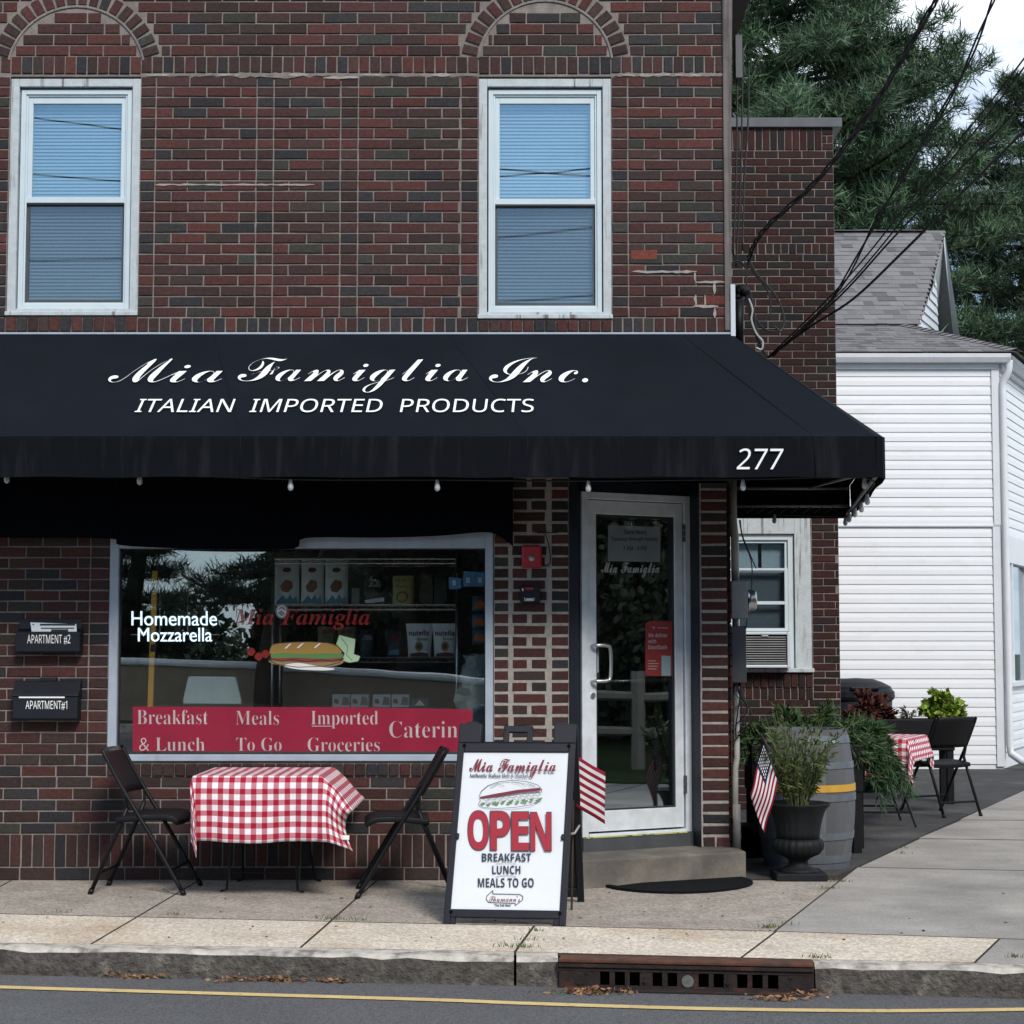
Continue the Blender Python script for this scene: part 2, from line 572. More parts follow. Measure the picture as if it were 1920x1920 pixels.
def text(name, body, m, parent, O, U, Vv, style=SANS, off=0, shear=0, lift=.0015, space=1, line=1, align='LEFT', th=0):
    c = bpy.data.curves.new(name, 'FONT')
    c.body = style(body)
    c.offset = off
    c.shear = shear
    c.space_character = space
    c.space_line = line
    c.align_x = align
    c.resolution_u = 5
    o = bpy.data.objects.new('tmp_text', c)
    col.objects.link(o)
    bpy.context.view_layer.update()
    me = bpy.data.meshes.new_from_object(o.evaluated_get(bpy.context.evaluated_depsgraph_get()))
    bpy.data.objects.remove(o)
    n = len(me.vertices)
    co = np.empty(n * 3, np.float32)
    me.vertices.foreach_get('co', co)
    co = co.reshape(n, 3)
    lo, hi = co.min(0), co.max(0)
    uu = (co[:, 0] - lo[0]) / (hi[0] - lo[0])
    vv = (co[:, 1] - lo[1]) / (hi[1] - lo[1])
    N = V(U).cross(V(Vv)).normalized()
    P = np.array(V(O) + N * lift)[None] + uu[:, None] * np.array(U)[None] + vv[:, None] * np.array(Vv)[None]
    me.vertices.foreach_set('co', P.astype(np.float32).ravel())
    me.materials.clear()
    me.materials.append(m)
    me.name = name
    me.update()
    ob = bpy.data.objects.new(name, me)
    col.objects.link(ob)
    if parent is not None:
        ob.parent = parent
        ob.matrix_parent_inverse = world_of(parent).inverted()
    if th:
        q = ob.modifiers.new('solid', 'SOLIDIFY')
        q.thickness = th
        q.offset = 1
    return ob


def textp(name, body, m, parent, pl, x0, x1, y0, y1, **k):     # ink box in photo pixels, on a plane
    O, R_, T = H(x0, y1, pl), H(x1, y1, pl), H(x0, y0, pl)
    return text(name, body, m, parent, O, R_ - O, T - O, **k)


def onplane(pl, pts, lift=.001):
    p, n = pl
    return [H(x, y, pl) + n * lift for x, y in pts]


def ribbon(mb, pl, pts, w, lift=.0015, m=0, c=None):       # a drawn line w photo pixels wide
    for (x0, y0), (x1, y1) in zip(pts[:-1], pts[1:]):
        dx, dy = x1 - x0, y1 - y0
        k = math.hypot(dx, dy) or 1
        ox, oy = -dy / k * w / 2, dx / k * w / 2
        ex, ey = dx / k * w * .3, dy / k * w * .3
        mb.poly(onplane(pl, [(x0 - ox - ex, y0 - oy - ey), (x0 + ox - ex, y0 + oy - ey), (x1 + ox + ex, y1 + oy + ey), (x1 - ox + ex, y1 - oy + ey)], lift), c, m)


def smoothpts(pts, k=4, closed=False):
    out, n = [], len(pts)
    for i in range(n if closed else n - 1):
        p = [V(pts[(i + j) % n]) if closed else V(pts[min(max(i + j, 0), n - 1)]) for j in (-1, 0, 1, 2)]
        for s in range(k):
            t = s / k
            out.append(.5 * ((2 * p[1]) + (p[2] - p[0]) * t + (2 * p[0] - 5 * p[1] + 4 * p[2] - p[3]) * t * t + (3 * p[1] - p[0] - 3 * p[2] + p[3]) * t ** 3))
    if not closed:
        out.append(V(pts[-1]))
    return out


# ------------------------------------------------------------------ foliage
def leaves(name, P, A, L, Wd, C, m, parent=None, seed=1, shape=.45):
    P, A = np.asarray(P, float), np.asarray(A, float)
    n = len(P)
    g = np.random.default_rng(seed)
    A = A / np.maximum(np.linalg.norm(A, axis=1, keepdims=True), 1e-9)
    r = g.normal(size=(n, 3))
    S = np.cross(A, r)
    S /= np.maximum(np.linalg.norm(S, axis=1, keepdims=True), 1e-9)
    L = np.broadcast_to(L, n)[:, None]
    Wd = np.broadcast_to(Wd, n)[:, None]
    mid = P + A * L * shape
    Q = np.stack([P, mid + S * Wd / 2, P + A * L, mid - S * Wd / 2], 1).reshape(-1, 3)
    me = bpy.data.meshes.new(name)
    me.vertices.add(4 * n)
    me.vertices.foreach_set('co', Q.astype(np.float32).ravel())
    me.loops.add(4 * n)
    me.loops.foreach_set('vertex_index', np.arange(4 * n, dtype=np.int32))
    me.polygons.add(n)
    me.polygons.foreach_set('loop_start', np.arange(0, 4 * n, 4, dtype=np.int32))
    me.update(calc_edges=True)
    at = me.color_attributes.new('tint', 'FLOAT_COLOR', 'CORNER')
    c4 = np.ones((n, 4, 4), np.float32)
    c4[:, :, :3] = np.asarray(C)[:, None, :]
    at.data.foreach_set('color', c4.ravel())
    me.materials.append(m)
    o = bpy.data.objects.new(name, me)
    col.objects.link(o)
    if parent is not None:
        o.parent = parent
        o.matrix_parent_inverse = world_of(parent).inverted()
    return o


def tints(n, base, var, seed):
    g = np.random.default_rng(seed)
    b = np.asarray(base)[None] * (1 + var * g.uniform(-1, 1, (n, 1)))
    return np.clip(b * (1 + .12 * g.uniform(-1, 1, (n, 3))), .003, 1)


def pine(label, x, y, h, r, z0, seed, per=24, base=(.045, .082, .056), step=.55, group=None, tr=.28):
    t = thing('pine_tree', label, 'tree', (x, y, 0), 0, group)
    g = np.random.default_rng(seed)
    tm = MB()
    k = 9
    pts = [V((x + .15 * math.sin(i * .9 + seed), y, h * i / k)) for i in range(k + 1)]
    tm.tube(pts, [tr * (1 - .9 * i / k) for i in range(k + 1)], 8)
    P, A, C = [], [], []
    z = z0
    while z < h:
        f = (z - z0) / (h - z0)
        ln = r * (1 - f) ** .55 * (.8 + .4 * g.random()) + .3
        nb = 7
        a0 = g.random() * 6.28
        for b in range(nb):
            a = a0 + b * 2 * PI / nb + g.uniform(-.3, .3)
            bl = ln * g.uniform(.6, 1.12)
            d = V((math.cos(a), math.sin(a), 0))
            rise = g.uniform(-.05, .32)
            bp = []
            for q in range(6):
                s = q / 5
                bp.append(V((x, y, z)) + d * (bl * s) + V((0, 0, bl * (rise * s * s - .06 * s))))
            tm.tube(bp, [.07 * (1 - .8 * q / 5) * (1 - .5 * f) for q in range(6)], 5)
            nside = max(4, int(bl * 3.8))
            for q in range(nside):
                s = .25 + .75 * (q + g.random()) / nside
                i = min(4, int(s * 5))
                p = bp[i].lerp(bp[i + 1], s * 5 - i)
                for sgn in (-1, 1):
                    sl_ = (1.15 - s) * bl * .42 * g.uniform(.3, 1)
                    sd = (d * .6 + V((-d.y, d.x, 0)) * sgn + V((0, 0, g.uniform(0, .45)))).normalized()
                    nt = max(2, int(sl_ / .2) + 1)
                    for w in range(nt):
                        tp = p + sd * (sl_ * (w + .5) / nt)
                        ax = np.array(sd * .6 + V((0, 0, .55)))
                        shade = g.uniform(.5, 1.5)
                        dirs = g.normal(size=(per, 3)) * .75 + ax
                        P.append(np.array(tp)[None] + g.normal(size=(per, 3)) * .07)
                        A.append(dirs)
                        C.append(np.full((per, 1), shade))
        z += step * g.uniform(.75, 1.2)
    P, A, C = np.concatenate(P), np.concatenate(A), np.concatenate(C)
    n = len(P)
    Ct = tints(n, base, .18, seed) * C
    tm.build('trunk', M['bark'], t, smooth=True)
    leaves('crown', P, A, g.uniform(.16, .30, n), g.uniform(.013, .026, n), Ct, M['needle'], t, seed)
    return t


def broadleaf(name, label, x, y, h, r, z0, seed, n=9000, base=(.06, .10, .03), size=.16, group=None, blobs=26):
    t = thing(name, label, 'tree', (x, y, 0), 0, group)
    g = np.random.default_rng(seed)
    tm = MB()
    tm.tube([(x, y, 0), (x + .1, y, h * .3), (x - .1, y, h * .6), (x, y, h * .9)], [.26, .2, .13, .04], 8)
    cz, rz = (z0 + h) / 2, (h - z0) / 2
    P = []
    for b in range(blobs):
        u = g.normal(size=3)
        u /= np.linalg.norm(u)
        c = np.array([x, y, cz]) + u * np.array([r, r, rz]) * g.uniform(.35, .85)
        tm.tube([(x, y, h * g.uniform(.2, .55)), tuple((c + np.array([x, y, cz])) / 2), tuple(c)], [.07, .045, .015], 5)
        rr = r * g.uniform(.22, .42)
        k = n // blobs
        q = g.normal(size=(k, 3))
        q /= np.linalg.norm(q, axis=1, keepdims=True)
        P.append(c[None] + q * rr * g.uniform(.35, 1.05, (k, 1)))
    P = np.concatenate(P)
    tm.build('trunk', M['bark'], t, smooth=True)
    leaves('crown', P, g.normal(size=(len(P), 3)) + np.array([0, 0, -.3]), g.uniform(.7, 1.2, len(P)) * size, size * .6, tints(len(P), base, .35, seed), M['leaf'], t, seed)
    return t

# ================================================================== SETTING: ground, pavement, kerb, road
def X0(px, py=1300):
    return W(px, py, 0).x


def Z0(py):
    return W(960, py, 0).z


ROAD = -.125
MB().add([(-300, -300, -.30), (300, -300, -.30), (300, 400, -.30), (-300, 400, -.30)], [(0, 1, 2, 3)]).build('ground', M['ground'])['kind'] = 'structure'


def ext(p, q, x):                      # point at X = x on the ground line p-q
    t = (x - p.x) / (q.x - p.x)
    return p.lerp(q, t)


def line_y(pts, x):
    if x <= pts[0].x:
        return ext(pts[0], pts[1], x).y
    for a, b in zip(pts[:-1], pts[1:]):
        if x <= b.x:
            return ext(a, b, x).y
    return ext(pts[-2], pts[-1], x).y


JOINT = [G(0, 1713), G(827, 1732), G(1062, 1736.5), G(1460, 1746), G(1920, 1761)]
BACKK = [G(0, 1768), G(567, 1777), G(944, 1784), G(1527, 1799), G(1920, 1807)]
KTOP = [G(0, 1776), G(944, 1795), G(1527, 1807), G(1920, 1818)]
KBOT = [V((p.x, p.y - .012, 0)) for p in KTOP]
GAP = .006


def slab(mb, poly, z=0.0, th=.12, m=0):
    mb.prism([V((p[0], p[1], z - th)) for p in poly], (0, 0, th), None, m)


def band(f0, f1, x0, x1, g=GAP, n=8):       # pavement piece between two lines of y(x); x0/x1 may be lines x(y) given as two points
    def side(s, y):
        if isinstance(s, (int, float)):
            return s
        (a, b) = s
        return a.x + (b.x - a.x) * (y - a.y) / (b.y - a.y)
    out = []
    lo, hi = [], []
    for i in range(n + 1):
        t = i / n
        for f, acc, sg in ((f0, lo, 1), (f1, hi, -1)):
            y = 0
            xa = xb = None
            ya = f(0)
            for _ in range(4):
                xa = side(x0, ya) + g
                xb = side(x1, ya) - g
                xx = xa + (xb - xa) * t
                ya = f(xx)
            acc.append((xx, ya + sg * .012))
    return lo + hi[::-1]


fj = lambda x: line_y(JOINT, x)
fb = lambda x: line_y(BACKK, x)
fk = lambda x: line_y(KTOP, x)
fw = lambda x: 0.02
j1 = (G(372, 1651), G(172, 1769))
j2 = (G(707, 1650), G(563, 1777))
j3 = (G(1575, 1650), G(1398, 1790))
jl = (G(30, 1646), G(-190, 1764))

bed = MB().sheet([[V((x, fk(x) + .08, -.001)), V((x, 20, -.001))] for x in (-9, -4, -2, 0, 1, 2, 4, 8, 14)])
sw = MB()
slab(sw, band(fj, fw, -6.2, jl))
slab(sw, band(fj, fw, jl, j1))
slab(sw, band(fj, fw, j1, j2))
slab(sw, band(fj, fw, j2, j3))
tag(sw.build('pavement', M['aggregate'], bevel=.003), kind='structure')
# verge strip by the kerb
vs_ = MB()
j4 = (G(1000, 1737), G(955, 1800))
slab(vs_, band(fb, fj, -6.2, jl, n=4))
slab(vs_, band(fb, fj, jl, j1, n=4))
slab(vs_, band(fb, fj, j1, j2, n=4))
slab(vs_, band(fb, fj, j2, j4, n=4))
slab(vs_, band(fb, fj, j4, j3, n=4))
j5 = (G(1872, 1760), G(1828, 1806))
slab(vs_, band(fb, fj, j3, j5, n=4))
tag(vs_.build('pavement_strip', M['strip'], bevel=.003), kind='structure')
# smooth walk to the right, following the lot's edge
E1, E2, E3 = G(1568, 1642), G(1860, 1510), G(1930, 1478)
edge = [E1, G(1640, 1612), G(1708, 1578), G(1790, 1540), E2, E3, E3 + (E3 - E2) * 6]


def walk_poly(pa, pb):                     # cut the right-hand walk between cross lines (given as y at both ends)
    return None


ws = MB()
cA, cB, cC = [(G(a, b), G(a, b) + V((2, s, 0))) for a, b, s in ((1612, 1626, -.36), (1722, 1572, -.30), (1800, 1537, -.20))]
R_ = 12.0


def at_x(seg, x):
    return (x, seg[0].y + (seg[1].y - seg[0].y) * (x - seg[0].x) / (seg[1].x - seg[0].x))


g_ = GAP
b3 = [j3[0].lerp(j3[1], t) for t in (0, 1)]
jj = fj(b3[0].x)
p_low = band(fj, lambda x: cA[0].y + (cA[1].y - cA[0].y) * (x - cA[0].x) / (cA[1].x - cA[0].x), j3, R_)
slab(ws, p_low)
def between(lo, hi):
    l0, h0 = lo[0], hi[0]
    return [(l0.x + g_, l0.y + .024), at_x((lo[0] + V((0, .024, 0)), lo[1] + V((0, .024, 0))), R_), at_x((hi[0] - V((0, .024, 0)), hi[1] - V((0, .024, 0))), R_), (h0.x + g_, h0.y - .024)]
slab(ws, between(cA, cB))
slab(ws, between(cB, cC))
far = (E3 + (E3 - E2) * 6, E3 + (E3 - E2) * 6 + V((6, .8, 0)))
slab(ws, between(cC, far))
slab(ws, band(fb, fj, j5, R_, n=4))
tag(ws.build('side_walk', M['concrete'], bevel=.003), kind='structure')
tag(bed.build('joint_bed', M['dirt']), kind='structure')
# dark lot between the shop and the white house
lot = MB()
lp = [(1.30, .03), (E1.x - .004, E1.y - .0)] + [(p.x - .01, p.y + .01) for p in edge[1:6]] + [(edge[-1].x - .01, edge[-1].y), (9, 50), (-6, 50), (-6, 4.9), (1.3, 4.9)]
slab(lot, lp, z=.0015, th=.05)
tag(lot.build('parking_lot', M['lot']), kind='structure')
# kerb: top and face
kb = MB()
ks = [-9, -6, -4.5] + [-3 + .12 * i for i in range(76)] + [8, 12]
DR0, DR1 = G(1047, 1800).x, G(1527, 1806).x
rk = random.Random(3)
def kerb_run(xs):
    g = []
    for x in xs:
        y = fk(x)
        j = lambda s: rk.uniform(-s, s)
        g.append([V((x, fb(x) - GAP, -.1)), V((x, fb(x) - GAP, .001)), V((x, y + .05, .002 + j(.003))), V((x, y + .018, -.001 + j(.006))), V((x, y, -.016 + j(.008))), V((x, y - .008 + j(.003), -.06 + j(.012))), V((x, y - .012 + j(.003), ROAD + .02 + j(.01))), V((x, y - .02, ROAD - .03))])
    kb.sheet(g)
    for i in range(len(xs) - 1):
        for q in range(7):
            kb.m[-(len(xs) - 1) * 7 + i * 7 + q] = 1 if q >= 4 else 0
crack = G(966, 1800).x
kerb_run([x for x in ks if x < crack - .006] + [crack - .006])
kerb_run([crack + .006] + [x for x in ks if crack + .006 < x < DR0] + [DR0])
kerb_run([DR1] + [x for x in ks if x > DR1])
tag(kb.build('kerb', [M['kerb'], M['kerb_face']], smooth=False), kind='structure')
# road: near carriageway out past the camera to the far kerb
rd = MB()
xs = [-60, -9] + [-6 + i for i in range(19)] + [60]
rd.sheet([[V((x, fk(max(-9, min(12, x))) - .0, ROAD)), V((x, -22, ROAD))] for x in xs])
tag(rd.build('road', M['asphalt']), kind='structure')
# yellow edge line
ylp = [(-120, 1846), (0, 1852), (299, 1861), (812, 1876), (980, 1882.5), (1292, 1892), (1552, 1896), (1700, 1896.5), (1920, 1894), (2100, 1891)]
yp = smoothpts([G(x, y, ROAD) for x, y in ylp], 5)
yl = MB()
for a, b in zip(yp[:-1], yp[1:]):
    k = (b - a).normalized().cross(V((0, 0, 1))) * .034
    z4 = V((0, 0, .004))
    yl.poly([a + k + z4, b + k + z4, b - k + z4, a - k + z4])
tag(yl.build('road_marking', M['yellow']), kind='structure')

# ================================================================== SHOP BUILDING
shop = thing('shop_building', 'dark red brick corner shop with white sash windows and a set back glass door', 'building', (-1.5, 0, 0))
RED = [(.080, .031, .028), (.071, .029, .027), (.062, .028, .026), (.088, .033, .029), (.066, .031, .029)]
DRK = [(.050, .028, .026), (.055, .032, .029), (.044, .027, .026), (.047, .034, .031)]
BLU = [(.032, .032, .036), (.037, .035, .037), (.030, .029, .033)]
OLV = [(.042, .043, .038), (.046, .044, .040)]


BSC = 1.0


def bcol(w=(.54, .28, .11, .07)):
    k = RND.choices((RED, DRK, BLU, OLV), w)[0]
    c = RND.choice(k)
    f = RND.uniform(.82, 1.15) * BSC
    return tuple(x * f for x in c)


SOLD = (.30, .40, .26, .04)
BW = MB()        # bricks 0, mortar 1, pale mortar 2


def brick(fr, u0, u1, z0, z1, c=None, d=0.0, mb=None, m=0):
    mb = BW if mb is None else mb
    O, u, n = fr
    if u1 - u0 < .012:
        return
    j = lambda: RND.uniform(-.0016, .0016)
    dd = d + RND.uniform(-.0015, .002)
    b = .0035
    fr_ = [(u0 + j(), z0 + j()), (u1 + j(), z0 + j()), (u1 + j(), z1 + j()), (u0 + j(), z1 + j())]
    cu, cz = (u0 + u1) / 2, (z0 + z1) / 2
    vs = [O + u * (a + (b if a < cu else -b)) + V((0, 0, z + (b if z < cz else -b))) + n * dd for a, z in fr_]
    vs += [O + u * a + V((0, 0, z)) + n * (dd - b) for a, z in fr_]
    vs += [O + u * a + V((0, 0, z)) - n * .02 for a, z in fr_]
    mb.add(vs, [(0, 1, 2, 3)] + [(4 + i, 4 + (i + 1) % 4, (i + 1) % 4, i) for i in range(4)] + [(8 + i, 8 + (i + 1) % 4, 4 + (i + 1) % 4, 4 + i) for i in range(4)], c or bcol(), m)


def run(fr, u0, u1, z0, z1, L=.2127, off=0, cuts=None, j=.0095, H_=.068, w=None, d=0.0):
    n = max(1, round((z1 - z0) / H_))
    hc = (z1 - z0) / n
    for i in range(n):
        a, b = z0 + i * hc, z0 + (i + 1) * hc
        k0 = u0 - L * (.5 if (i + off) % 2 else 0) - RND.uniform(0, .01)
        iv = [(u0, u1)]
        for ca, cb in (cuts(a, b) if cuts else []):
            nv = []
            for p, q in iv:
                if cb <= p or ca >= q:
                    nv.append((p, q))
                else:
                    if ca > p:
                        nv.append((p, ca))
                    if cb < q:
                        nv.append((cb, q))
            iv = nv
        x = k0
        while x < u1:
            for p, q in iv:
                s, e_ = max(x, p), min(x + L, q)
                if e_ - s > .03:
                    brick(fr, s + j / 2, e_ - j / 2, a + j / 2, b - j / 2, bcol(w) if w else None, d)
            x += L


def stack(fr, u0, u1, z0, z1, j=.0095, H_=.068, w=(.36, .40, .18, .06)):
    n = max(1, round((z1 - z0) / H_))
    hc = (z1 - z0) / n
    for i in range(n):
        brick(fr, u0 + j / 2, u1 - j / 2, z0 + i * hc + j / 2, z0 + (i + 1) * hc - j / 2, bcol(w))


def sold(fr, u0, u1, z0, z1, wd=.068, j=.0095, d=0.0, w=SOLD):
    n = max(1, round((u1 - u0) / wd))
    ww = (u1 - u0) / n
    for i in range(n):
        brick(fr, u0 + i * ww + j / 2, u0 + (i + 1) * ww - j / 2, z0 + j / 2, z1 - j / 2, bcol(w), d + RND.uniform(-.001, .002))


def holes(mb, x0, x1, z0, z1, hs, y0, y1, m=0):
    xs = sorted({x0, x1, *[h[0] for h in hs], *[h[1] for h in hs]})
    zs = sorted({z0, z1, *[h[2] for h in hs], *[h[3] for h in hs]})
    for a, b in zip(xs[:-1], xs[1:]):
        for c, d in zip(zs[:-1], zs[1:]):
            if any(h[0] - 1e-6 <= a and b <= h[1] + 1e-6 and h[2] - 1e-6 <= c and d <= h[3] + 1e-6 for h in hs):
                continue
            mb.box((a, y0, c), (b, y1, d), None, m)


FA = (V((0, 0, 0)), V((1, 0, 0)), V((0, -1, 0)))
CX = X0(1368, 700)                                   # the building's corner
zS0, zS1 = Z0(137), Z0(105)                          # upper soldier course
zL0, zL1 = Z0(623), Z0(595)                          # soldier course at the sills
ux = lambda px: X0(px, 370)
lx = lambda px: X0(px, 1300)
TOP = Z0(-120)
WL = (ux(15), ux(261), Z0(592), Z0(143))
WR = (ux(897), ux(1147), Z0(598), Z0(143))
SW = (lx(203), lx(925), Z0(1427), Z0(985))
DRO = (lx(1068), W(1313, 1300, .28).x, 0.10, Z0(898))
BX0 = -4.7
bx1 = 1.3
holes(BW, BX0, CX - .004, -.05, TOP, [WL, WR, SW, (DRO[0], CX, -.05, DRO[3])], .007, .30, 1)
# upper storey
U0 = BX0 + .01
uR = CX - .01
Zc = zS0 - .02
run(FA, U0, ux(-20), zL1, Zc)
stack(FA, ux(-20), WL[0], zL1, Zc)
stack(FA, WL[1], ux(290), zL1, Zc)
run(FA, ux(290), ux(480), zL1, Zc)
stack(FA, ux(480), ux(512), zL1, Zc)
run(FA, ux(512), ux(638), zL1, Zc, off=1)
stack(FA, ux(638), ux(671), zL1, Zc)
run(FA, ux(671), ux(864), zL1, Zc)
stack(FA, ux(864), WR[0], zL1, Zc)
stack(FA, WR[1], ux(1178), zL1, Zc)
run(FA, ux(1178), uR, zL1, Zc, off=1)
sold(FA, U0, WL[0], zS0, zS1)
sold(FA, WL[0], WL[1], zS0 - .008, zS1, d=.001)
sold(FA, WL[1], WR[0], zS0, zS1)
sold(FA, WR[0], WR[1], zS0 - .008, zS1)
sold(FA, WR[1], uR, zS0, zS1)


def smear(x0, x1, zc, h, m=2, wob=.35, vert=False):      # an uneven streak of mortar smeared over a joint
    n = max(3, int(abs(x1 - x0) / .03))
    pts, nn = [], []
    for i in range(n + 1):
        x = x0 + (x1 - x0) * i / n
        k = 1 - .7 * (i in (0, n))
        a, b = zc + h / 2 * k * (1 + RND.uniform(-wob, wob)), zc - h / 2 * k * (1 + RND.uniform(-wob, wob))
        d = -.0035 - RND.uniform(0, .002)
        nn.append([V((b, d, x)), V((a, d, x))] if vert else [V((x, d, b)), V((x, d, a))])
    BW.sheet(nn[::-1] if not vert else nn, None, m)


for i in range(14):
    a, b = WL[1] + .03, WR[0]
    smear(a + (b - a) * i / 14, a + (b - a) * (i + RND.uniform(.8, 1.02)) / 14, zS0 - .012, RND.uniform(.010, .02), 1 if i % 3 else 2, .5)
smear(ux(430), ux(560), zS0 - .014, .03, 1, .6)
smear(ux(605), ux(672), zS0 - .03, .014, 2, .6)
smear(WR[1] + .02, uR, zS0 - .012, .022, 1, .5)
smear(WR[1] + .06, uR - .12, zS0 - .014, .012, 2, .7)
sold(FA, U0, WL[0], zL0, zL1)
sold(FA, WL[0], WL[1], zL0, WL[2] - .006, d=.012)
sold(FA, WL[1], WR[0], zL0, zL1)
sold(FA, WR[0], WR[1], zL0, WR[2] - .006, d=.012)
sold(FA, WR[1], uR, zL0, zL1)
# patches of pale repointing near the corner
for (a, b, c, d) in ((1185, 1305, 507, 512), (1302, 1360, 527, 531), (1300, 1304, 510, 528), (1298, 1345, 572, 577), (1300, 1306, 553, 575), (1318, 1322, 553, 576), (1335, 1341, 530, 552), (1335, 1341, 577, 596), (290, 590, 345, 348)):
    if b - a > d - c:
        smear(ux(a), ux(b), (Z0(c) + Z0(d)) / 2, (Z0(c) - Z0(d)) * .9, 2, .6)
    else:
        smear(Z0(d), Z0(c), (ux(a) + ux(b)) / 2, (ux(b) - ux(a)) * .9, 2, .6, True)
brick(FA, ux(1182), ux(1232), Z0(487), Z0(469), (.17, .048, .034), .003)
brick(FA, ux(1318), ux(1364), Z0(571), Z0(554), (.13, .04, .033), .003)
brick(FA, ux(1342), ux(1364), Z0(592), Z0(577), (.12, .04, .033), .003)
# arches over the upper windows
ARC = []
for (a, b, top) in ((13, 263, 12), (897, 1148, 1)):
    c = ux((a + b) / 2)
    half = (ux(b) - ux(a)) / 2
    sag = Z0(top) - zS1
    r = (half * half + sag * sag) / (2 * sag)
    ARC.append((c, zS1 + sag - r, r, r + .105))


def arc_cuts(a, b):
    out = []
    for c, zc, ri, ro in ARC:
        def hw(rad, z):
            q = rad * rad - (z - zc) ** 2
            return math.sqrt(q) if q > 0 else 0
        wo, wi = hw(ro + .008, a), hw(ri - .008, b)
        if wo > 0:
            out += [(c - wo, c - wi), (c + wi, c + wo)] if wi > 0.02 else [(c - wo, c + wo)]
    return out


run(FA, U0, uR, zS1, TOP, cuts=arc_cuts)
for c, zc, ri, ro in ARC:
    a0 = math.asin((zS1 - zc) / ro) + .015
    n = round((PI - 2 * a0) * (ri + ro) / 2 / .074)
    for i in range(n):
        t0 = a0 + (PI - 2 * a0) * (i + .10) / n
        t1 = a0 + (PI - 2 * a0) * (i + .90) / n
        key = i == n // 2
        cc = bcol(SOLD)
        tm_ = (t0 + t1) / 2
        wdt = (t1 - t0) * ri * .95 / 2
        ax, tn = V((math.cos(tm_), 0, math.sin(tm_))), V((-math.sin(tm_), 0, math.cos(tm_)))
        P = V((c, 0, zc))
        q = [P + ax * (ri + .012) - tn * wdt, P + ax * ro - tn * wdt * 1.05, P + ax * ro + tn * wdt * 1.05, P + ax * (ri + .012) + tn * wdt]
        BW.prism([p + V((0, .02, 0)) for p in q][::-1], (0, -.024, 0), (.30, .29, .27) if key and c < 0 and False else cc, 0)
    mrt = []
    for i in range(25):                                # the pale mortar ring under the arch bricks
        t = a0 * .9 + (PI - 1.8 * a0) * i / 24
        mrt.append([V((c + (ri - .006) * math.cos(t), -.002, zc + (ri - .006) * math.sin(t))), V((c + (ri + .008) * math.cos(t), -.002, zc + (ri + .008) * math.sin(t)))])
    BW.sheet(mrt, None, 1)
# between sills and shop front (behind the awning)
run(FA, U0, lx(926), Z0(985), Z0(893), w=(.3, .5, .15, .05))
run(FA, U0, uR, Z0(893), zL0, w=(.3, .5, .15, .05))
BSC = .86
# ground storey, left of the shop window
zB = Z0(1456)
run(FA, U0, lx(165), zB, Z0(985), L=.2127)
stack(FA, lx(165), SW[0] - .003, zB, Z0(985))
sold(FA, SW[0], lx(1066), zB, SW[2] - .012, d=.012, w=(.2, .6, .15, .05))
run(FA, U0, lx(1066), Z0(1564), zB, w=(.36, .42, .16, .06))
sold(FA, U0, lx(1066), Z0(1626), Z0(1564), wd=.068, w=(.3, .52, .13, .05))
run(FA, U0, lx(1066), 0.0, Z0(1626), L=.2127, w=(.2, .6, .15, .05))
# pier between window and door: three columns with fat joints
z0, z1 = Z0(1428), Z0(895)
n = round((z1 - z0) / .0695)
hc = (z1 - z0) / n
PW = (.62, .2, .13, .05)
for i in range(n):
    a, b = z0 + i * hc + .008, z0 + (i + 1) * hc - .008
    if not (i > n - 6):
        brick(FA, lx(927), lx(953), a, b, bcol(PW))
    if i % 2:
        brick(FA, lx(963), lx(1022), a, b, bcol(PW))
    else:
        brick(FA, lx(961), lx(988), a, b, bcol(PW))
        brick(FA, lx(997), lx(1025), a, b, bcol(PW))
    brick(FA, lx(1035), lx(1066), a, b, bcol(PW))
for (a, b) in ((953.5, 961), (1026, 1034)):
    pass
BW.box((lx(926), .0035, z0), (lx(1066.5), .0068, z1), None, 2)
# corner pier right of the door
PY = .28
FP = (V((0, PY, 0)), V((1, 0, 0)), V((0, -1, 0)))
px0_, px1_ = W(1313, 1300, PY).x, W(1367, 1300, PY).x
BW.box((px0_, PY + .01, .05), (px1_ - .006, .62, Z0(880)), None, 1)
BW.box((px0_ + .002, PY + .006, .17), (px1_ - .008, PY + .0098, Z0(890)), None, 2)
px = lambda q: W(q, 1300, PY).x
z0, z1 = .17, Z0(890)
n = round((z1 - z0) / .0695)
hc = (z1 - z0) / n
for i in range(n):
    j = RND.uniform(.006, .0105)
    if i == 0:
        brick(FP, px(1317), px(1338), z0 + .004, z0 + hc - j, bcol(PW))
        brick(FP, px(1342), px(1366), z0 + .004, z0 + hc - j, bcol(PW))
    else:
        brick(FP, px(1317), px(1365.5), z0 + i * hc + j, z0 + (i + 1) * hc - j, bcol(PW))
# side wall, running back to the rear wing
sd = V((.52, 4.8, 0)).normalized()
SL = 4.82
FS = (V((CX, .0, 0)), sd, V((sd.y, -sd.x, 0)))
BW.add([V((CX - .008, .0, -.05)) + sd * .3, V((CX - .008, .0, 0)) + sd * SL + V((0, 0, -.05)), V((CX - .008, .0, TOP)) + sd * SL, V((CX - .008, .0, TOP)) + sd * .3], [(0, 1, 2, 3)], None, 1)
run(FS, .012, SL, DRO[3], TOP)
run(FS, .31, SL, .0, DRO[3])
BW.box((BX0, .3, -.05), (BX0 + .1, 5, TOP), None, 1)
BW.build('brick_wall', [M['brick'], M['mortar'], M['pale_mortar']], shop)
# roof slab closes the main block
MB().box((BX0, .0, TOP), (CX + .3, 5.2, TOP + .12)).build('roof', M['dark_grey_metal'], shop)
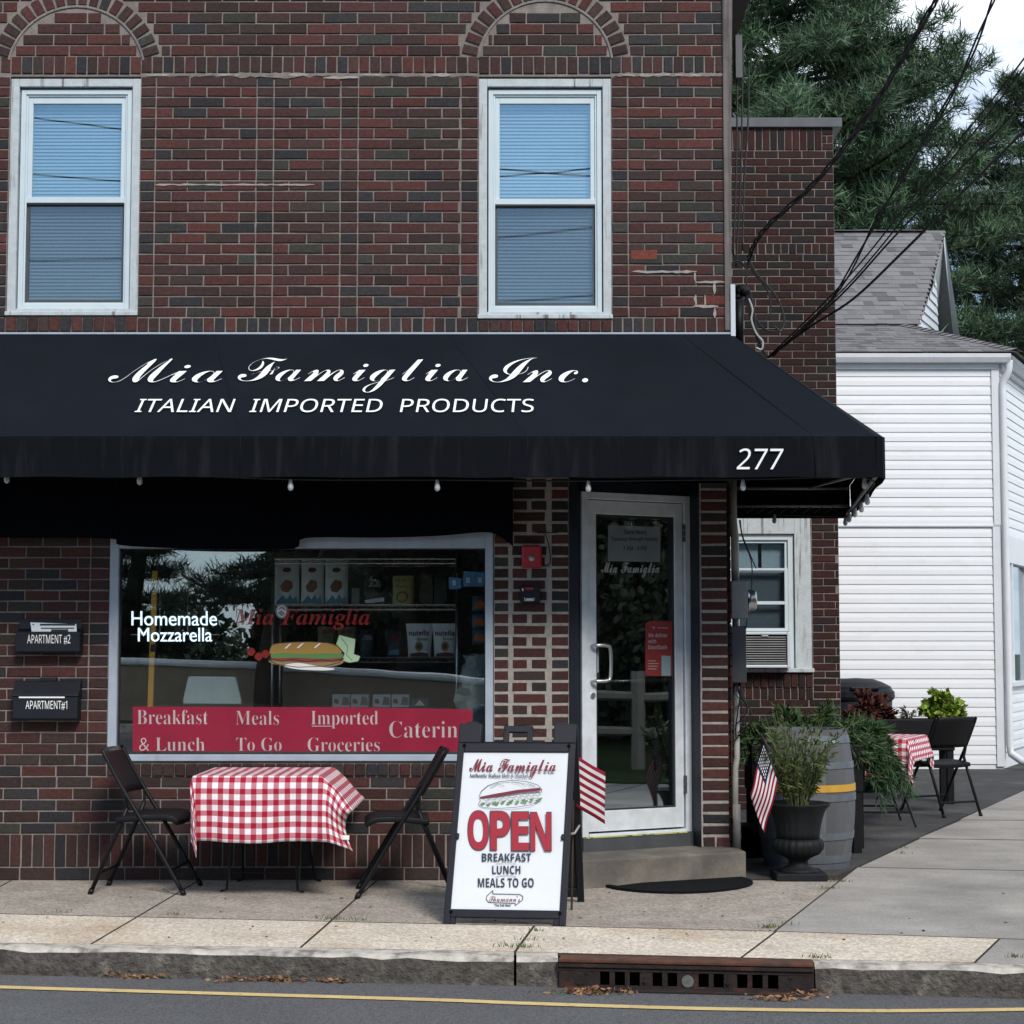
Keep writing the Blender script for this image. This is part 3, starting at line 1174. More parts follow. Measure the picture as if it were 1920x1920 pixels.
# interior shell of the shop
rm = MB()
rx0, rx1, ry1, rz0, rz1 = -3.0, 1.16, 3.4, .12, 2.75
rm.box((rx0, .31, rz0 - .05), (rx1, ry1, rz0))
rm.box((rx0, .31, rz1), (rx1, ry1, rz1 + .05))
rm.box((rx0, ry1, rz0), (rx1, ry1 + .05, rz1))
rm.box((rx0 - .05, .31, rz0), (rx0, ry1, rz1))
rm.box((rx1, .75, rz0), (rx1 + .05, ry1, rz1))
rm.box((.18, .31, rz0), (.345, .40, rz1))
rm.build('interior_shell', M['room'], shop)


# ------------------------------------------------------------------ upper sash windows
def frame_rect(mb, x0, x1, z0, z1, w, y0, y1, wb=None, wt=None, m=0):
    wb = w if wb is None else wb
    wt = w if wt is None else wt
    mb.box((x0, y0, z0), (x0 + w, y1, z1), None, m)
    mb.box((x1 - w, y0, z0), (x1, y1, z1), None, m)
    mb.box((x0 + w, y0, z0), (x1 - w, y1, z0 + wb), None, m)
    mb.box((x0 + w, y0, z1 - wt), (x1 - w, y1, z1), None, m)


def sash_window(R4, lab):
    x0, x1, z0, z1 = R4
    w = MB()
    frame_rect(w, x0 + .002, x1 - .002, z0 + .002, z1 - .012, .052, .012, .10, .045, .05)
    w.box((x0 - .004, -.012, z0 + .001), (x1 + .004, .05, z0 + .026))
    win = w.build('window', M['old_white'], shop, bevel=.003)
    win['label'] = lab
    a0, a1, b0, b1 = x0 + .062, x1 - .060, z0 + .05, z1 - .075
    v = MB()
    frame_rect(v, a0, a1, b0, b1, .030, .035, .10, .03, .03)
    frame_rect(v, a0 + .030, a1 - .030, b0 + .03, b1 - .03, .012, .045, .10, .012, .012)
    v.build('frame', M['vinyl'], win, bevel=.002)
    zm = b0 + (b1 - b0) * .485
    u = MB()
    frame_rect(u, a0 + .042, a1 - .042, zm - .004, b1 - .042, .028, .055, .085, .036, .042)
    u.box((a0 + .034, .046, zm - .002), (a1 - .034, .056, zm + .034))
    u.build('upper_sash', M['vinyl'], win, bevel=.002)
    MB().box((a0 + .07, .068, zm + .03), (a1 - .07, .072, b1 - .084)).build('upper_pane', M['glass_up'], win)
    s = MB()
    frame_rect(s, a0 + .030, a1 - .030, b0 + .030, zm - .002, .012, .050, .062, .014, .010)
    s.build('screen_frame', M['rubber'], win)
    s = MB()
    frame_rect(s, a0 + .042, a1 - .042, b0 + .044, zm - .004, .016, .066, .095, .02, .016)
    s.build('lower_sash', M['dark_grey_metal'], win)
    MB().box((a0 + .058, .072, b0 + .062), (a1 - .058, .076, zm - .02)).build('lower_pane', M['glass_low'], win)
    bl = MB()
    z = b0 + .05
    while z < b1 - .06:
        sag = .0015 * math.sin(z * 40)
        bl.sheet([[V((xx, yy_, z + zz_ + (sag if k else 0))) for yy_, zz_ in ((.110, 0), (.111, .007), (.117, .014), (.128, .019))] for k, xx in enumerate((a0 + .05, a1 - .05))])
        z += .0225
    bl.build('blind', M['blind'], win)
    MB().box((x0 + .01, .145, z0), (x1 - .01, .16, z1)).build('dark_backing', M['room'], win)


sash_window(WL, 'white sash window with closed blinds at the left end of the upper storey')
sash_window(WR, 'white sash window with closed blinds above the shop door')

# weathered corner board and white bracket
MB().prism([(ux(1357), -.014, Z0(620)), (ux(1369), -.014, Z0(620)), (ux(1372), -.014, Z0(250)), (ux(1378), -.014, TOP), (ux(1357), -.014, TOP)], (0, .06, 0)).build('corner_board', M['wood_grey'], shop, bevel=.003)

# ------------------------------------------------------------------ shop window
wf = MB()
fx0, fx1, fz0, fz1 = SW
wf.box((fx0, -.01, fz0), (fx0 + .054, .09, fz1 - .005))
wf.box((fx1 - .050, -.01, fz0), (fx1 - .002, .09, fz1 - .005))
wf.box((fx0 + .054, -.012, fz0), (fx1 - .05, .09, fz0 + .040))
hz0 = Z0(1028)
wf.box((fx0 + .054, -.008, hz0), (fx1 - .05, .09, fz1 - .005))
sw_o = wf.build('shop_window', M['alu_white'], shop, bevel=.004)
g = MB()
frame_rect(g, fx0 + .054, fx1 - .05, fz0 + .040, hz0, .006, .022, .06)
g.build('gasket', M['rubber'], sw_o)
GY = .04
MB().box((fx0 + .06, GY, fz0 + .043), (fx1 - .056, GY + .006, hz0 + .004)).build('pane', M['glass_shop'], sw_o)
SP = (V((0, GY, 0)), V((0, -1, 0)))          # glass plane, facing the street

# ------------------------------------------------------------------ entrance (angled door)
dl, dr = V((.4219, .05, 0)), V((1.132, .44, 0))
du = (dr - dl).normalized()
dw = (dr - dl).length
dn = V((du.y, -du.x, 0))
DZ0, DZ1 = .254, 2.378


def dbox(mb, a0, a1, z0, z1, d0, d1, m=0):     # along the door, height, depth outwards
    p = []
    for z in (z0, z1):
        for a, d in ((a0, d1), (a1, d1), (a1, d0), (a0, d0)):
            p.append(dl + du * a + dn * d + V((0, 0, z)))
    return mb.hexa(p, None, m)


jb = MB()
x_l = lx(1068)
jb.prism([(x_l, -.006, .16), (x_l + .05, -.006, .16), (dl.x, dl.y, .16), (dl.x, dl.y + .08, .16), (x_l, .13, .16)], (0, 0, DRO[3] - .16))
jb.prism([(dr.x, dr.y, .16), (px0_, PY - .004, .16), (px0_, .7, .16), (dr.x, .7, .16)], (0, 0, DRO[3] - .16))
hp = [dl + du * 0 - dn * .05, dl + du * 0 + dn * .012, dr + dn * .012, dr - dn * .05]
jb.prism([V((p.x, p.y, DZ1 + .002)) for p in hp], (0, 0, DRO[3] + .2 - DZ1))
jb.prism([V((x_l, .0, DRO[3])), V((CX, .0, DRO[3])), V((CX + .06, .62, DRO[3])), V((x_l, .62, DRO[3]))], (0, 0, .02))
jb.build('door_surround', M['dark_paint'], shop)
kp = MB()
dbox(kp, -.01, dw + .02, .168, DZ0, -.05, .045)
kp.build('threshold_riser', M['dark_grey_metal'], shop)
df = MB()
FWD = .045
dbox(df, 0, FWD, DZ0, DZ1, -.05, .02)
dbox(df, dw - FWD, dw, DZ0, DZ1, -.05, .02)
dbox(df, FWD, dw - FWD, DZ1 - FWD, DZ1, -.05, .02)
dbox(df, FWD, dw - FWD, DZ0, DZ0 + .018, -.05, .03)
door = df.build('entrance_door', M['alu'], shop, bevel=.003)
lf = MB()
a0, a1 = FWD + .005, dw - FWD - .008
b0, b1 = DZ0 + .03, DZ1 - FWD - .006
ST = .062
dbox(lf, a0, a0 + ST, b0, b1, -.035, .006)
dbox(lf, a1 - ST, a1, b0, b1, -.035, .006)
dbox(lf, a0 + ST, a1 - ST, b1 - .085, b1, -.035, .006)
dbox(lf, a0 + ST, a1 - ST, b0, b0 + .125, -.035, .006)
lf.build('door_leaf', M['alu'], door, bevel=.003)
gk = MB()
g0, g1, gz0, gz1 = a0 + ST, a1 - ST, b0 + .125, b1 - .085
for q in ((g0, g0 + .01, gz0, gz1), (g1 - .01, g1, gz0, gz1), (g0 + .01, g1 - .01, gz0, gz0 + .01), (g0 + .01, g1 - .01, gz1 - .014, gz1)):
    dbox(gk, *q, -.02, -.002)
gk.build('gasket', M['rubber'], door)
pn = MB()
dbox(pn, g0 + .005, g1 - .005, gz0 + .005, gz1 - .005, -.018, -.012)
pn.build('pane', M['glass_door'], door)
hd = MB()
dp = lambda a, d, z: dl + du * a + dn * d + V((0, 0, z))
ha = a0 + .028
hz = (H(1100, 1210, (dl, dn)).z, H(1100, 1277, (dl, dn)).z)
hd.tube(smoothpts([dp(ha, .005, hz[0]), dp(ha + .005, .045, hz[0]), dp(ha + .07, .062, hz[0] - .002), dp(ha + .1, .064, hz[0] - .03), dp(ha + .1, .064, hz[1] + .03), dp(ha + .07, .062, hz[1] + .002), dp(ha + .005, .045, hz[1]), dp(ha, .005, hz[1])], 4), .0115, 10)
hd.build('handle', M['steel'], door, smooth=True)
pb = MB()
pb.tube([dp(ha + .08, -.03, hz[1] - .005), dp(g1, -.03, hz[1] + .002)], .011, 8)
pb.build('push_bar', M['steel'], door, smooth=True)
lk = MB()
zlk = H(1096, 1304, (dl, dn)).z
lk.tube([dp(ha + .004, .006, zlk), dp(ha + .004, .018, zlk)], .017, 14)
lk.build('lock', M['steel'], door, smooth=False)
for zz in (H(1280, 1000, (dr, dn)).z, H(1285, 1470, (dr, dn)).z):
    hg = MB()
    for q in range(3):
        hg.tube([dp(dw - FWD - .004, .016, zz - .055 + q * .038), dp(dw - FWD - .004, .016, zz - .055 + q * .038 + .034)], .011, 8)
    hg.build('hinge', M['dark_grey_metal'], door)
DP = (dl + dn * -.0105, dn)
textp('lettering', 'Mia Famiglia', M['etched'], door, DP, 1127, 1236, 1054, 1083, style=SCRIPT, off=.004, lift=.003)
door['label'] = 'aluminium framed glass door set at an angle under the awning'
# yellow weatherstrip on the sill
ys = MB()
dbox(ys, .01, dw - .06, DZ0 - .004, DZ0 + .003, .028, .05)
ys.build('sill_strip', mat('yellowed_strip', (.42, .42, .14), .7, tint2=(.12, .13, .08), ts=20, tt=(.5, .6)), shop)

# concrete step
st = MB()
sp_ = [V((.36, -.415, 0)), V((1.435, .075, 0)), V((1.40, .40, 0)), V((1.15, .56, 0)), V((.42, .11, 0)), V((.36, .0, 0))]
st.prism([p - V((0, 0, .05)) for p in sp_], (0, 0, .218))
tag(st.build('doorstep', M['step'], bevel=.012), 'low grey concrete step below the glass door', 'step')
# ================================================================== AWNING
PJ = -1.0
aw = thing('awning', 'black fabric awning with white script lettering wrapped round the shop corner', 'awning', (0, -.5, 2.36))
zt = W(960, 627, 0).z
zf = W(960, 818, PJ).z
zb = W(960, 895, PJ).z
ax0 = -4.6
ac = CX + .008
fxr = W(1659, 830, PJ).x
BY = 1.9
wcB = V((CX + .012, .0, 0)) + sd * BY
outB = W(1594, 972, BY)
xB, zB2 = outB.x, zf - .02
zbB = outB.z
c1 = V((fxr - .05, PJ, 0))
c2 = V((fxr + .006, PJ + .055, 0))
sl = MB()
n = 34
def fz(p, z):
    return V((p.x, p.y, z))
xs = [ax0 + (ac - ax0) * i / n for i in range(n + 1)]
grid = []
for i, x in enumerate(xs):
    xe = ax0 + (c1.x - ax0) * i / n
    row = []
    for j in range(9):
        t = j / 8
        p = V((x, -.012, zt)).lerp(V((xe, PJ, zf)), t)
        p.z -= .003 * math.sin(PI * t) * (1 + .5 * math.sin(x * 2.1))
        row.append(p)
    grid.append(row)
sl.sheet(grid)
hipt = V((ac, -.012, zt))
side = []
n2 = 10
for i in range(n2 + 1):
    t = i / n2
    a = hipt.lerp(V((wcB.x, BY, zt)), t)
    b = fz(c2, zf).lerp(V((xB, BY, zB2)), t)
    side.append([a.lerp(b, q / 6) for q in range(7)])
sl.sheet(side)
sl.add([hipt, fz(c1, zf), fz(c2, zf)], [(0, 1, 2)])
sl.add([V((wcB.x, BY, zt)), V((xB, BY, zB2)), V((wcB.x, BY, zB2))], [(0, 1, 2)])
sl.build('canopy', M['awning'], aw, smooth=False)
va = MB()
vx = [ax0 + (c1.x - ax0) * i / 60 for i in range(61)]
va.sheet([[V((x, PJ - .002 - .006 * math.sin(x * 6.3) * t - .010 * t, zf + (zb - zf) * t + (.003 * math.sin(x * 9) if t == 1 else 0))) for t in (0, .3, .7, 1)] for x in vx])
va.sheet([[fz(p, zf), fz(p, zb)] for p in (c1 + V((0, -.012, 0)), c1.lerp(c2, .5) + V((.012, -.012, 0)), c2 + V((.006, 0, 0)))])
va.sheet([[(fz(c2, zf)).lerp(V((xB, BY, zB2)), i / 10) + V((.006, 0, 0)), (fz(c2, zb)).lerp(V((xB, BY, zbB)), i / 10) + V((.006 + .008 * math.sin(i * 2), 0, 0))] for i in range(11)])
va.sheet([[V((wcB.x, BY, zB2 + .01)), V((wcB.x, BY, zbB))], [V((xB, BY, zB2 + .01)), V((xB, BY, zbB))]])
va.build('valance', M['valance'], aw, thick=.004)
tb = MB()
for z in (W(1500, 917, BY).z, W(1500, 950, BY).z):
    tb.tube([(wcB.x, BY - .05, z), (xB - .02, BY - .05, z)], .012, 6)
tb.tube([(ax0, PJ + .03, zb + .03), (fxr - .06, PJ + .03, zb + .03)], .012, 6)
tb.tube([(fxr - .03, PJ + .04, zb + .03), (xB - .03, BY - .05, zbB + .03)], .012, 6)
tb.tube([(fxr - .03, PJ + .04, zf - .03), (CX + .03, .02, zt - .04)], .012, 6)
tb.tube([(fxr - .12, PJ + .2, zb + .03), (xB - .3, BY - .05, zB2 - .02)], .010, 6)
tb.build('support_frame', M['grey_metal'], aw, smooth=True)
for k in range(4):
    xk = -3.3 + 1.45 * k
    xe = ax0 + (c1.x - ax0) * (xk - ax0) / (ac - ax0)
    b = MB()
    b.tube([V((xk, -.012, zt)).lerp(V((xe, PJ, zf)), q / 6) + V((0, -.0005, -.0025)) for q in range(7)] + [V((xe, PJ - .003, zf - .004)), V((xe, PJ - .011, zb + .005))], .0035, 6)
    b.build('seam', M['awning'], aw, smooth=True)
# white flashing line where the awning meets the bricks
MB().box((ax0, -.022, zt - .002), (ac, -.006, zt + .010)).build('flashing', M['alu_white'], aw)
snv = V((0, -(zt - zf), 1.0)).normalized()
AP = (V((0, -.012, zt)) + snv * .004, snv)
for s_, a_, b_, c_, d_ in (('Mia', 203, 420, 671, 717), ('Famiglia', 446, 886, 671, 736), ('Inc.', 917, 1103, 671, 717)):
    textp('lettering', s_, M['white_letter'], aw, AP, a_, b_, c_, d_, style=SCRIPT, off=-.010, lift=.001, shear=.15)
textp('lettering', 'ITALIAN  IMPORTED  PRODUCTS', M['white_letter'], aw, AP, 252, 1010, 748, 773, style=SANS, shear=.32, lift=.001)
VP = (V((0, PJ - .018, 0)), V((0, -1, 0)))
textp('lettering', '277', M['white_letter'], aw, VP, 1381, 1469, 841, 880, style=SANS, shear=.14, lift=.004)

# black roll-down curtain hanging over the shop window
cu = MB()
top = Z0(880)
low = smoothpts([(-420, 1006, 0), (0, 1008, 0), (205, 1010, 0), (225, 1022, 0), (330, 1028, 0), (450, 1030, 0), (552, 1028, 0), (572, 1009, 0), (700, 1008, 0), (820, 1005, 0), (905, 998, 0), (932, 1003, 0), (950, 1015, 0), (962, 1024, 0)], 5)
rows = []
for p in low:
    q_ = W(p.x, p.y, -.1)
    x, zz = q_.x, q_.z
    rows.append([V((x, -.10 + .012 * math.sin(x * 9 + t * 2), top + (zz - top) * t)) for t in (0, .33, .66, 1)])
cu.sheet(rows)
tag(cu.build('drop_curtain', M['curtain'], thick=.004), 'black roll-down curtain hanging above the shop window', 'curtain')

# string lights along the awning's edge
sg = thing('string_lights', 'string of clear festoon bulbs along the lower edge of the black awning', 'string lights', (0, PJ + .1, zb))
cord = MB()
spots = [(-270, 888, PJ + .05), (13, 889, PJ + .05), (262, 892, PJ + .05), (545, 903, PJ + .05), (820, 904, PJ + .05), (1103, 906, PJ + .05), (1393, 903, PJ + .06), (1621, 900, PJ + .10), (1626, 930, -.5), (1615, 945, .1), (1603, 955, .7), (1592, 965, 1.2), (1585, 972, 1.75), (1452, 968, 1.9)]
bp = [W(*s) for s in spots]
cord.tube(smoothpts([p + V((0, 0, .012)) for p in bp], 4), .005, 5)
cp = []
for i in range(9):
    cp += [W(1395 + i * 21, 951, BY - .06), W(1400 + i * 21, 962, BY - .06)]
cord.tube(cp, .004, 4)
cord.build('cord', M['cable'], sg)
for p in bp:
    bm_ = MB()
    tilt = RND.uniform(-.012, .012)
    bm_.lathe([(.007, .014), (.010, .010), (.011, -.004), (.014, -.016), (.017, -.030), (.015, -.043), (.008, -.051), (.002, -.053)], 10, p)
    bm_.build('bulb', M['bulb'], sg, smooth=True)

# ================================================================== THINGS ON THE FRONT WALL
def rbox(mb, x0, x1, z0, z1, y0, y1, m=0):
    mb.box((x0, y0, z0), (x1, y1, z1), None, m)


def mailbox(px0, px1, py0, py1, word, label, open_):
    x0, x1, z0, z1 = lx(px0), lx(px1), Z0(py1), Z0(py0)
    t = thing('mailbox', label, 'mailbox', ((x0 + x1) / 2, -.06, z0), 0, 'apartment mailboxes')
    b = MB()
    zm = z0 + (z1 - z0) * (.60 if open_ else .56)
    b.prism([(x0, -.10, z0 + .012), (x0, -.085, z0), (x0, 0, z0), (x0, 0, zm + .03), (x0, -.10, zm)], (x1 - x0, 0, 0))
    b.build('body', M['slate_plastic'], t, bevel=.006)
    l = MB()
    if open_:
        l.prism([(x0 + .006, -.02, z1), (x0 + .006, -.028, z1), (x0 + .006, -.05, zm + .02), (x0 + .006, -.04, zm + .02)], (x1 - x0 - .012, 0, 0))
    else:
        l.prism([(x0 - .004, 0, z1 - .02), (x0 - .004, -.035, z1 - .022), (x0 - .004, -.108, zm + .01), (x0 - .004, -.108, zm), (x0 - .004, 0, zm)], (x1 - x0 + .008, 0, 0))
        l.box(((x0 + x1) / 2 - .05, -.04, z1 - .024), ((x0 + x1) / 2 + .05, 0, z1))
    l.build('lid', M['slate_plastic'], t, bevel=.005)
    pl = (V((0, -.1005, 0)), V((0, -1, 0)))
    textp('lettering', word, M['white_letter'], t, pl, px0 + 16, px1 - (23 if open_ else 27), 1190 if open_ else 1314, 1208 if open_ else 1331, style=SANS, lift=.0012)
    return t


mailbox(35, 155, 1160, 1225, 'APARTMENT #2', 'black wall mailbox with its lid up and mail sticking out, the upper one', True)
mailbox(32, 153, 1270, 1350, 'APARTMENT#1', 'black wall mailbox with its lid shut, the lower one', False)
env = MB()
q = [W(57, 1167, -.075), W(143, 1170, -.075), W(144, 1190, -.085), W(60, 1190, -.085)]
env.add(q + [p + V((0, .004, 0)) for p in q], [(3, 2, 1, 0), (4, 5, 6, 7), (0, 1, 5, 4), (1, 2, 6, 5), (2, 3, 7, 6), (3, 0, 4, 7)])
tl = thing('letter', 'white printed envelope sticking out of the upper mailbox', 'letter', q[2])
env.build('paper', M['poster'], tl)
ep = MB()
nn = (q[3] - q[0]).cross(q[1] - q[0]).normalized()
nn = nn if nn.y < 0 else -nn
ppl = (q[0] + nn * .001, nn)
for (a, b, c, d) in ((75, 141, 1169.5, 1173), (77, 139, 1177, 1179), (96, 128, 1180, 1184), (76, 140, 1185, 1186.2), (61, 64, 1170, 1172)):
    ep.poly(onplane(ppl, [(a, d), (b, d), (b, c), (a, c)], .0008))
ep.build('print', M['print_black'], tl)
MB().box((lx(44), -.104, Z0(1308)), (lx(129), -.09, Z0(1305))).build('tmp', M['white_letter'])
o = bpy.data.objects['tmp']
o.name = 'paper_slip'
tag(o, 'edge of white paper caught under the lid of the lower mailbox', 'paper')

# fire alarm strobe
t = thing('alarm_strobe', 'red fire alarm strobe on the brick pier beside the door', 'alarm', (lx(997), 0, Z0(1065)))
b = MB()
rbox(b, lx(978), lx(1016), Z0(1065), Z0(1023), -.055, 0)
b.build('housing', M['red_box'], t, bevel=.012)
b = MB()
b.lathe([(.001, .022), (.012, .016), (.018, .006), (.019, 0)], 12, (0, 0, 0))
ob = b.build('lamp_lens', M['bulb'], t, smooth=True)
ob.matrix_parent_inverse = Matrix.Identity(4)
ob.location = (0, -.055, .068 - .012)
ob.rotation_euler = (PI / 2, 0, 0)
b = MB()
b.tube(smoothpts([W(1008, 1000, -.012), W(1020, 1000, -.01), W(1026, 1012, -.01), W(1030, 1030, -.01), W(1032, 1052, -.01), W(1026, 1060, -.012), W(1014, 1061, -.02)], 4), .0035, 5)
b.tube([W(1002, 998, -.012), W(1046, 999, -.01)], .003, 5)
b.build('cable', M['cable'], t)
# key box under it
t = thing('key_box', 'small black emergency key box with a red label on the brick pier', 'key box', (lx(993), 0, Z0(1130)))
b = MB()
rbox(b, lx(975), lx(1013), Z0(1130), Z0(1099), -.05, 0)
b.build('body', M['slate_plastic'], t, bevel=.006)
kpl = (V((0, -.0505, 0)), V((0, -1, 0)))
b = MB()
b.poly(onplane(kpl, [(985, 1106), (1000, 1106), (1000, 1101.5), (985, 1101.5)]))
b.build('label', M['red_box'], t)
b = MB()
ribbon(b, kpl, [(984, 1121), (984, 1126), (1001, 1126), (1001, 1121)], 1.3)
b.poly(onplane(kpl, [(979, 1108), (981, 1108), (981, 1103), (979, 1103)]))
b.poly(onplane(kpl, [(986, 1124.5), (999, 1124.5), (999, 1122), (986, 1122)]))
b.build('marking', M['print_white'], t)

# ================================================================== SHOP WINDOW CONTENTS AND GLASS GRAPHICS
# red banner film along the bottom of the pane
t = thing('window_banner', 'translucent red strip with white serif lettering along the bottom of the shop window', 'banner', W(560, 1410, GY))
fp = (V((0, GY - .0015, 0)), V((0, -1, 0)))
b = MB()
b.poly(onplane(fp, [(249, 1409), (858, 1409), (884, 1409), (886, 1330), (640, 1326), (249, 1325)], 0))
b.build('film', M['film_red'], t)
for s, a, c, d, e_ in (('Breakfast', 257, 390, 1331, 1358), ('& Lunch', 261, 384, 1383, 1408), ('Meals', 442, 523, 1333, 1359), ('To Go', 443, 528, 1383, 1408), ('Imported', 583, 709, 1333, 1366), ('Groceries', 577, 712, 1383, 1409), ('Catering', 730, 878, 1352, 1392)):
    textp('lettering', s, M['film_white'], t, fp, a, c, d, e_, style=SERIF, off=-.014, lift=.001)
b = MB()
ribbon(b, fp, [(585, 1361.5), (622, 1361.5)], 1.4)
b.build('underline', M['film_white'], t)
# logo and sandwich decal
t = thing('window_decal', 'colourful sandwich decal with red script name on the middle of the shop window', 'decal', W(580, 1250, GY))
textp('lettering', 'Mia Famiglia', M['film_logo'], t, fp, 438, 694, 1141, 1180, style=SERIF_I)
def blob(name, pts, m, lift=.001, closed_smooth=True):
    q = smoothpts([(x, y, 0) for x, y in pts], 4, True) if closed_smooth else [V((x, y, 0)) for x, y in pts]
    mb_ = MB()
    mb_.poly(onplane(fp, [(p.x, p.y) for p in q][::-1], lift))
    return mb_.build(name, m, t)
blob('bread', [(505, 1222), (512, 1208), (535, 1205), (580, 1203), (620, 1206), (636, 1214), (642, 1224), (630, 1229), (560, 1228), (515, 1228)], film('bread_film', (.44, .27, .07), .85), .001)
blob('lettuce', [(508, 1228), (530, 1224), (560, 1226), (600, 1225), (642, 1226), (640, 1233), (600, 1235), (555, 1233), (515, 1234)], M['print_green'], .0016)
blob('meat', [(503, 1236), (540, 1231), (600, 1232), (642, 1233), (638, 1239), (590, 1242), (540, 1240)], mat('meat_print', (.24, .045, .035), .5), .0014)
blob('lower_bread', [(505, 1238), (560, 1240), (640, 1238), (630, 1248), (570, 1252), (520, 1247)], mat('lower_bread_print', (.30, .2, .09), .5), .0008)
blob('wrap', [(636, 1190), (667, 1198), (664, 1226), (676, 1230), (672, 1240), (655, 1243), (640, 1238), (646, 1225), (630, 1208)], M['print_pale'], .0012, False)
blob('napkin', [(532, 1248), (560, 1243), (600, 1250), (628, 1254), (610, 1257), (560, 1255)], M['print_white'], .0018)
for cx_, cy_ in ((471, 1218), (485, 1227), (498, 1222)):
    blob('tomato', [(cx_ - 8, cy_ + 4), (cx_, cy_ - 4), (cx_ + 8, cy_ + 4), (cx_, cy_ + 12)], film('tomato_film', (.36, .035, .03), .62), .0009 + cx_ * 1e-6)
b = MB()
ribbon(b, fp, [(505, 1222), (509, 1210), (520, 1206), (545, 1204), (580, 1203), (615, 1205), (634, 1212), (642, 1222), (640, 1227)], 1.2, .0024)
ribbon(b, fp, [(505, 1238), (520, 1246), (560, 1251), (610, 1249), (636, 1242), (642, 1235)], 1.2, .0024)
ribbon(b, fp, [(506, 1236), (530, 1240), (548, 1236), (575, 1241), (600, 1237), (625, 1240), (640, 1236)], 1.3, .0024)
ribbon(b, fp, [(636, 1190), (667, 1198), (664, 1226), (676, 1230), (672, 1240), (655, 1243), (640, 1238), (646, 1225), (630, 1208), (636, 1190)], 1.0, .0024)
ribbon(b, fp, [(640, 1196), (652, 1212), (650, 1228), (660, 1238)], .8, .0024)
b.build('outline', M['print_black'], t)
for a_, c_ in ((533, 1212), (556, 1211), (588, 1211)):
    b = MB()
    b.poly(onplane(fp, [(a_, c_ + 4), (a_ + 4, c_ + 4), (a_ + 14, c_ - 5), (a_ + 10, c_ - 5)], .002))
    b.build('bread_slash', M['print_white'], t)
b = MB()
b.poly(onplane(fp, [(528.5 + 12 * math.cos(-a * PI / 8), 1146 + 14 * math.sin(-a * PI / 8)) for a in range(16)], .001))
so_ = b.build('sticker', M['print_grey'], t)
b = MB()
ribbon(b, fp, [(528.5 + 8 * math.cos(a * PI / 8), 1146 + 10 * math.sin(a * PI / 8)) for a in range(17)], 1.6, .002)
ribbon(b, fp, [(522, 1146), (528, 1142), (535, 1148)], 2, .002)
b.build('marking', M['print_white'], so_)
# LED letters
t = thing('light_sign', 'white illuminated letters in the shop window behind the glass', 'sign', W(327, 1203, .10))
np_ = (V((0, .10, 0)), V((0, -1, 0)))
for s, a, c, d, e_ in (('Homemade', 247, 407, 1146, 1173), ('Mozzarella', 259, 398, 1177, 1203)):
    textp('lettering', s, M['neon'], t, np_, a, c, d, e_, style=lambda z: z, th=.008)
b = MB()
for yy_ in (1160, 1190):
    b.tube([W(246, yy_, .108), W(408, yy_, .108)], .003, 5)
b.tube([W(300, 1190, .11), W(300, 1080, .11)], .0015, 4)
b.tube([W(352, 1190, .11), W(352, 1080, .11)], .0015, 4)
b.build('mounting_rod', M['grey_metal'], t)

IY = .75                                # rack front plane
def ipx(px, py, y=IY):
    return W(px, py, y)
t = thing('wire_rack', 'chrome wire shelf rack holding packets inside the shop window', 'shelf', (ipx(680, 1400).x, IY + .2, rz0))
xl, xr = ipx(511, 1200).x, ipx(857, 1200).x
for x in (xl, xr):
    for y in (IY, IY + .40):
        b = MB()
        b.tube([(x, y, rz0), (x, y, ipx(600, 1000).z)], .0125, 8)
        b.build('post', M['steel'], t, smooth=True)
SHZ = [ipx(700, 1048).z, ipx(700, 1134).z, ipx(700, 1233).z, ipx(700, 1327).z]
for z in SHZ:
    b = MB()
    for y in (IY, IY + .40):
        b.tube([(xl, y, z), (xr, y, z)], .0045, 5)
        b.tube([(xl, y, z - .03), (xr, y, z - .03)], .0045, 5)
        k = 30
        b.tube([(xl + (xr - xl) * i / k, y, z - (.03 if i % 2 else 0)) for i in range(k + 1)], .003, 4)
    for i in range(24):
        x = xl + (xr - xl) * (i + .5) / 24
        b.tube([(x, IY, z), (x, IY + .40, z)], .003, 4)
    b.build('shelf', M['steel'], t)


def packet(name, px0, px1, py0, z0, main, label, cat, group, flare=0, y=IY + .06, dpt=.05, cap=None):
    x0, x1 = ipx(px0, 1150, y).x, ipx(px1, 1150, y).x
    z1 = ipx(700, py0, y).z
    t = thing(name, label, cat, ((x0 + x1) / 2, y + dpt / 2, z0), RND.uniform(-.08, .08), group)
    w = (x1 - x0) / 2
    h = z1 - z0
    g = []
    for i in range(9):
        s = i / 8
        half = dpt / 2 * (1 - s ** 2.2) + .003
        ww = w * (1 + flare * (s - .5)) * (1 - .04 * math.sin(PI * s))
        ring = []
        for (a, b2) in ((-1, -.35), (-.6, -1), (0, -1.12), (.6, -1), (1, -.35), (1, .35), (.6, 1), (0, 1.1), (-.6, 1), (-1, .35), (-1, -.35)):
            ring.append(V((a * ww, b2 * half + RND.uniform(-.0015, .0015), h * s)))
        g.append(ring)
    b = MB()
    b.sheet([list(r) for r in zip(*g)][::-1])
    b.poly(g[-1][:-1])
    ob = b.build('bag', main, t, smooth=True)
    ob.matrix_parent_inverse = Matrix.Identity(4)
    t['w'], t['h'], t['dp'] = w, h, dpt
    return t


def pface(t, name, pts, m, lift=0.0):       # flat print on a packet's front; pts in fractions of half-width and height
    w, h, dpt = t['w'], t['h'], t['dp']
    b = MB()
    vs = []
    for a, s in pts:
        half = dpt / 2 * (1 - s ** 2.2) + .003
        vs.append(V((a * w, -(half * 1.16) - .002 - lift, s * h)))
    b.poly(vs)
    ob = b.build(name, m, t)
    ob.matrix_parent_inverse = Matrix.Identity(4)


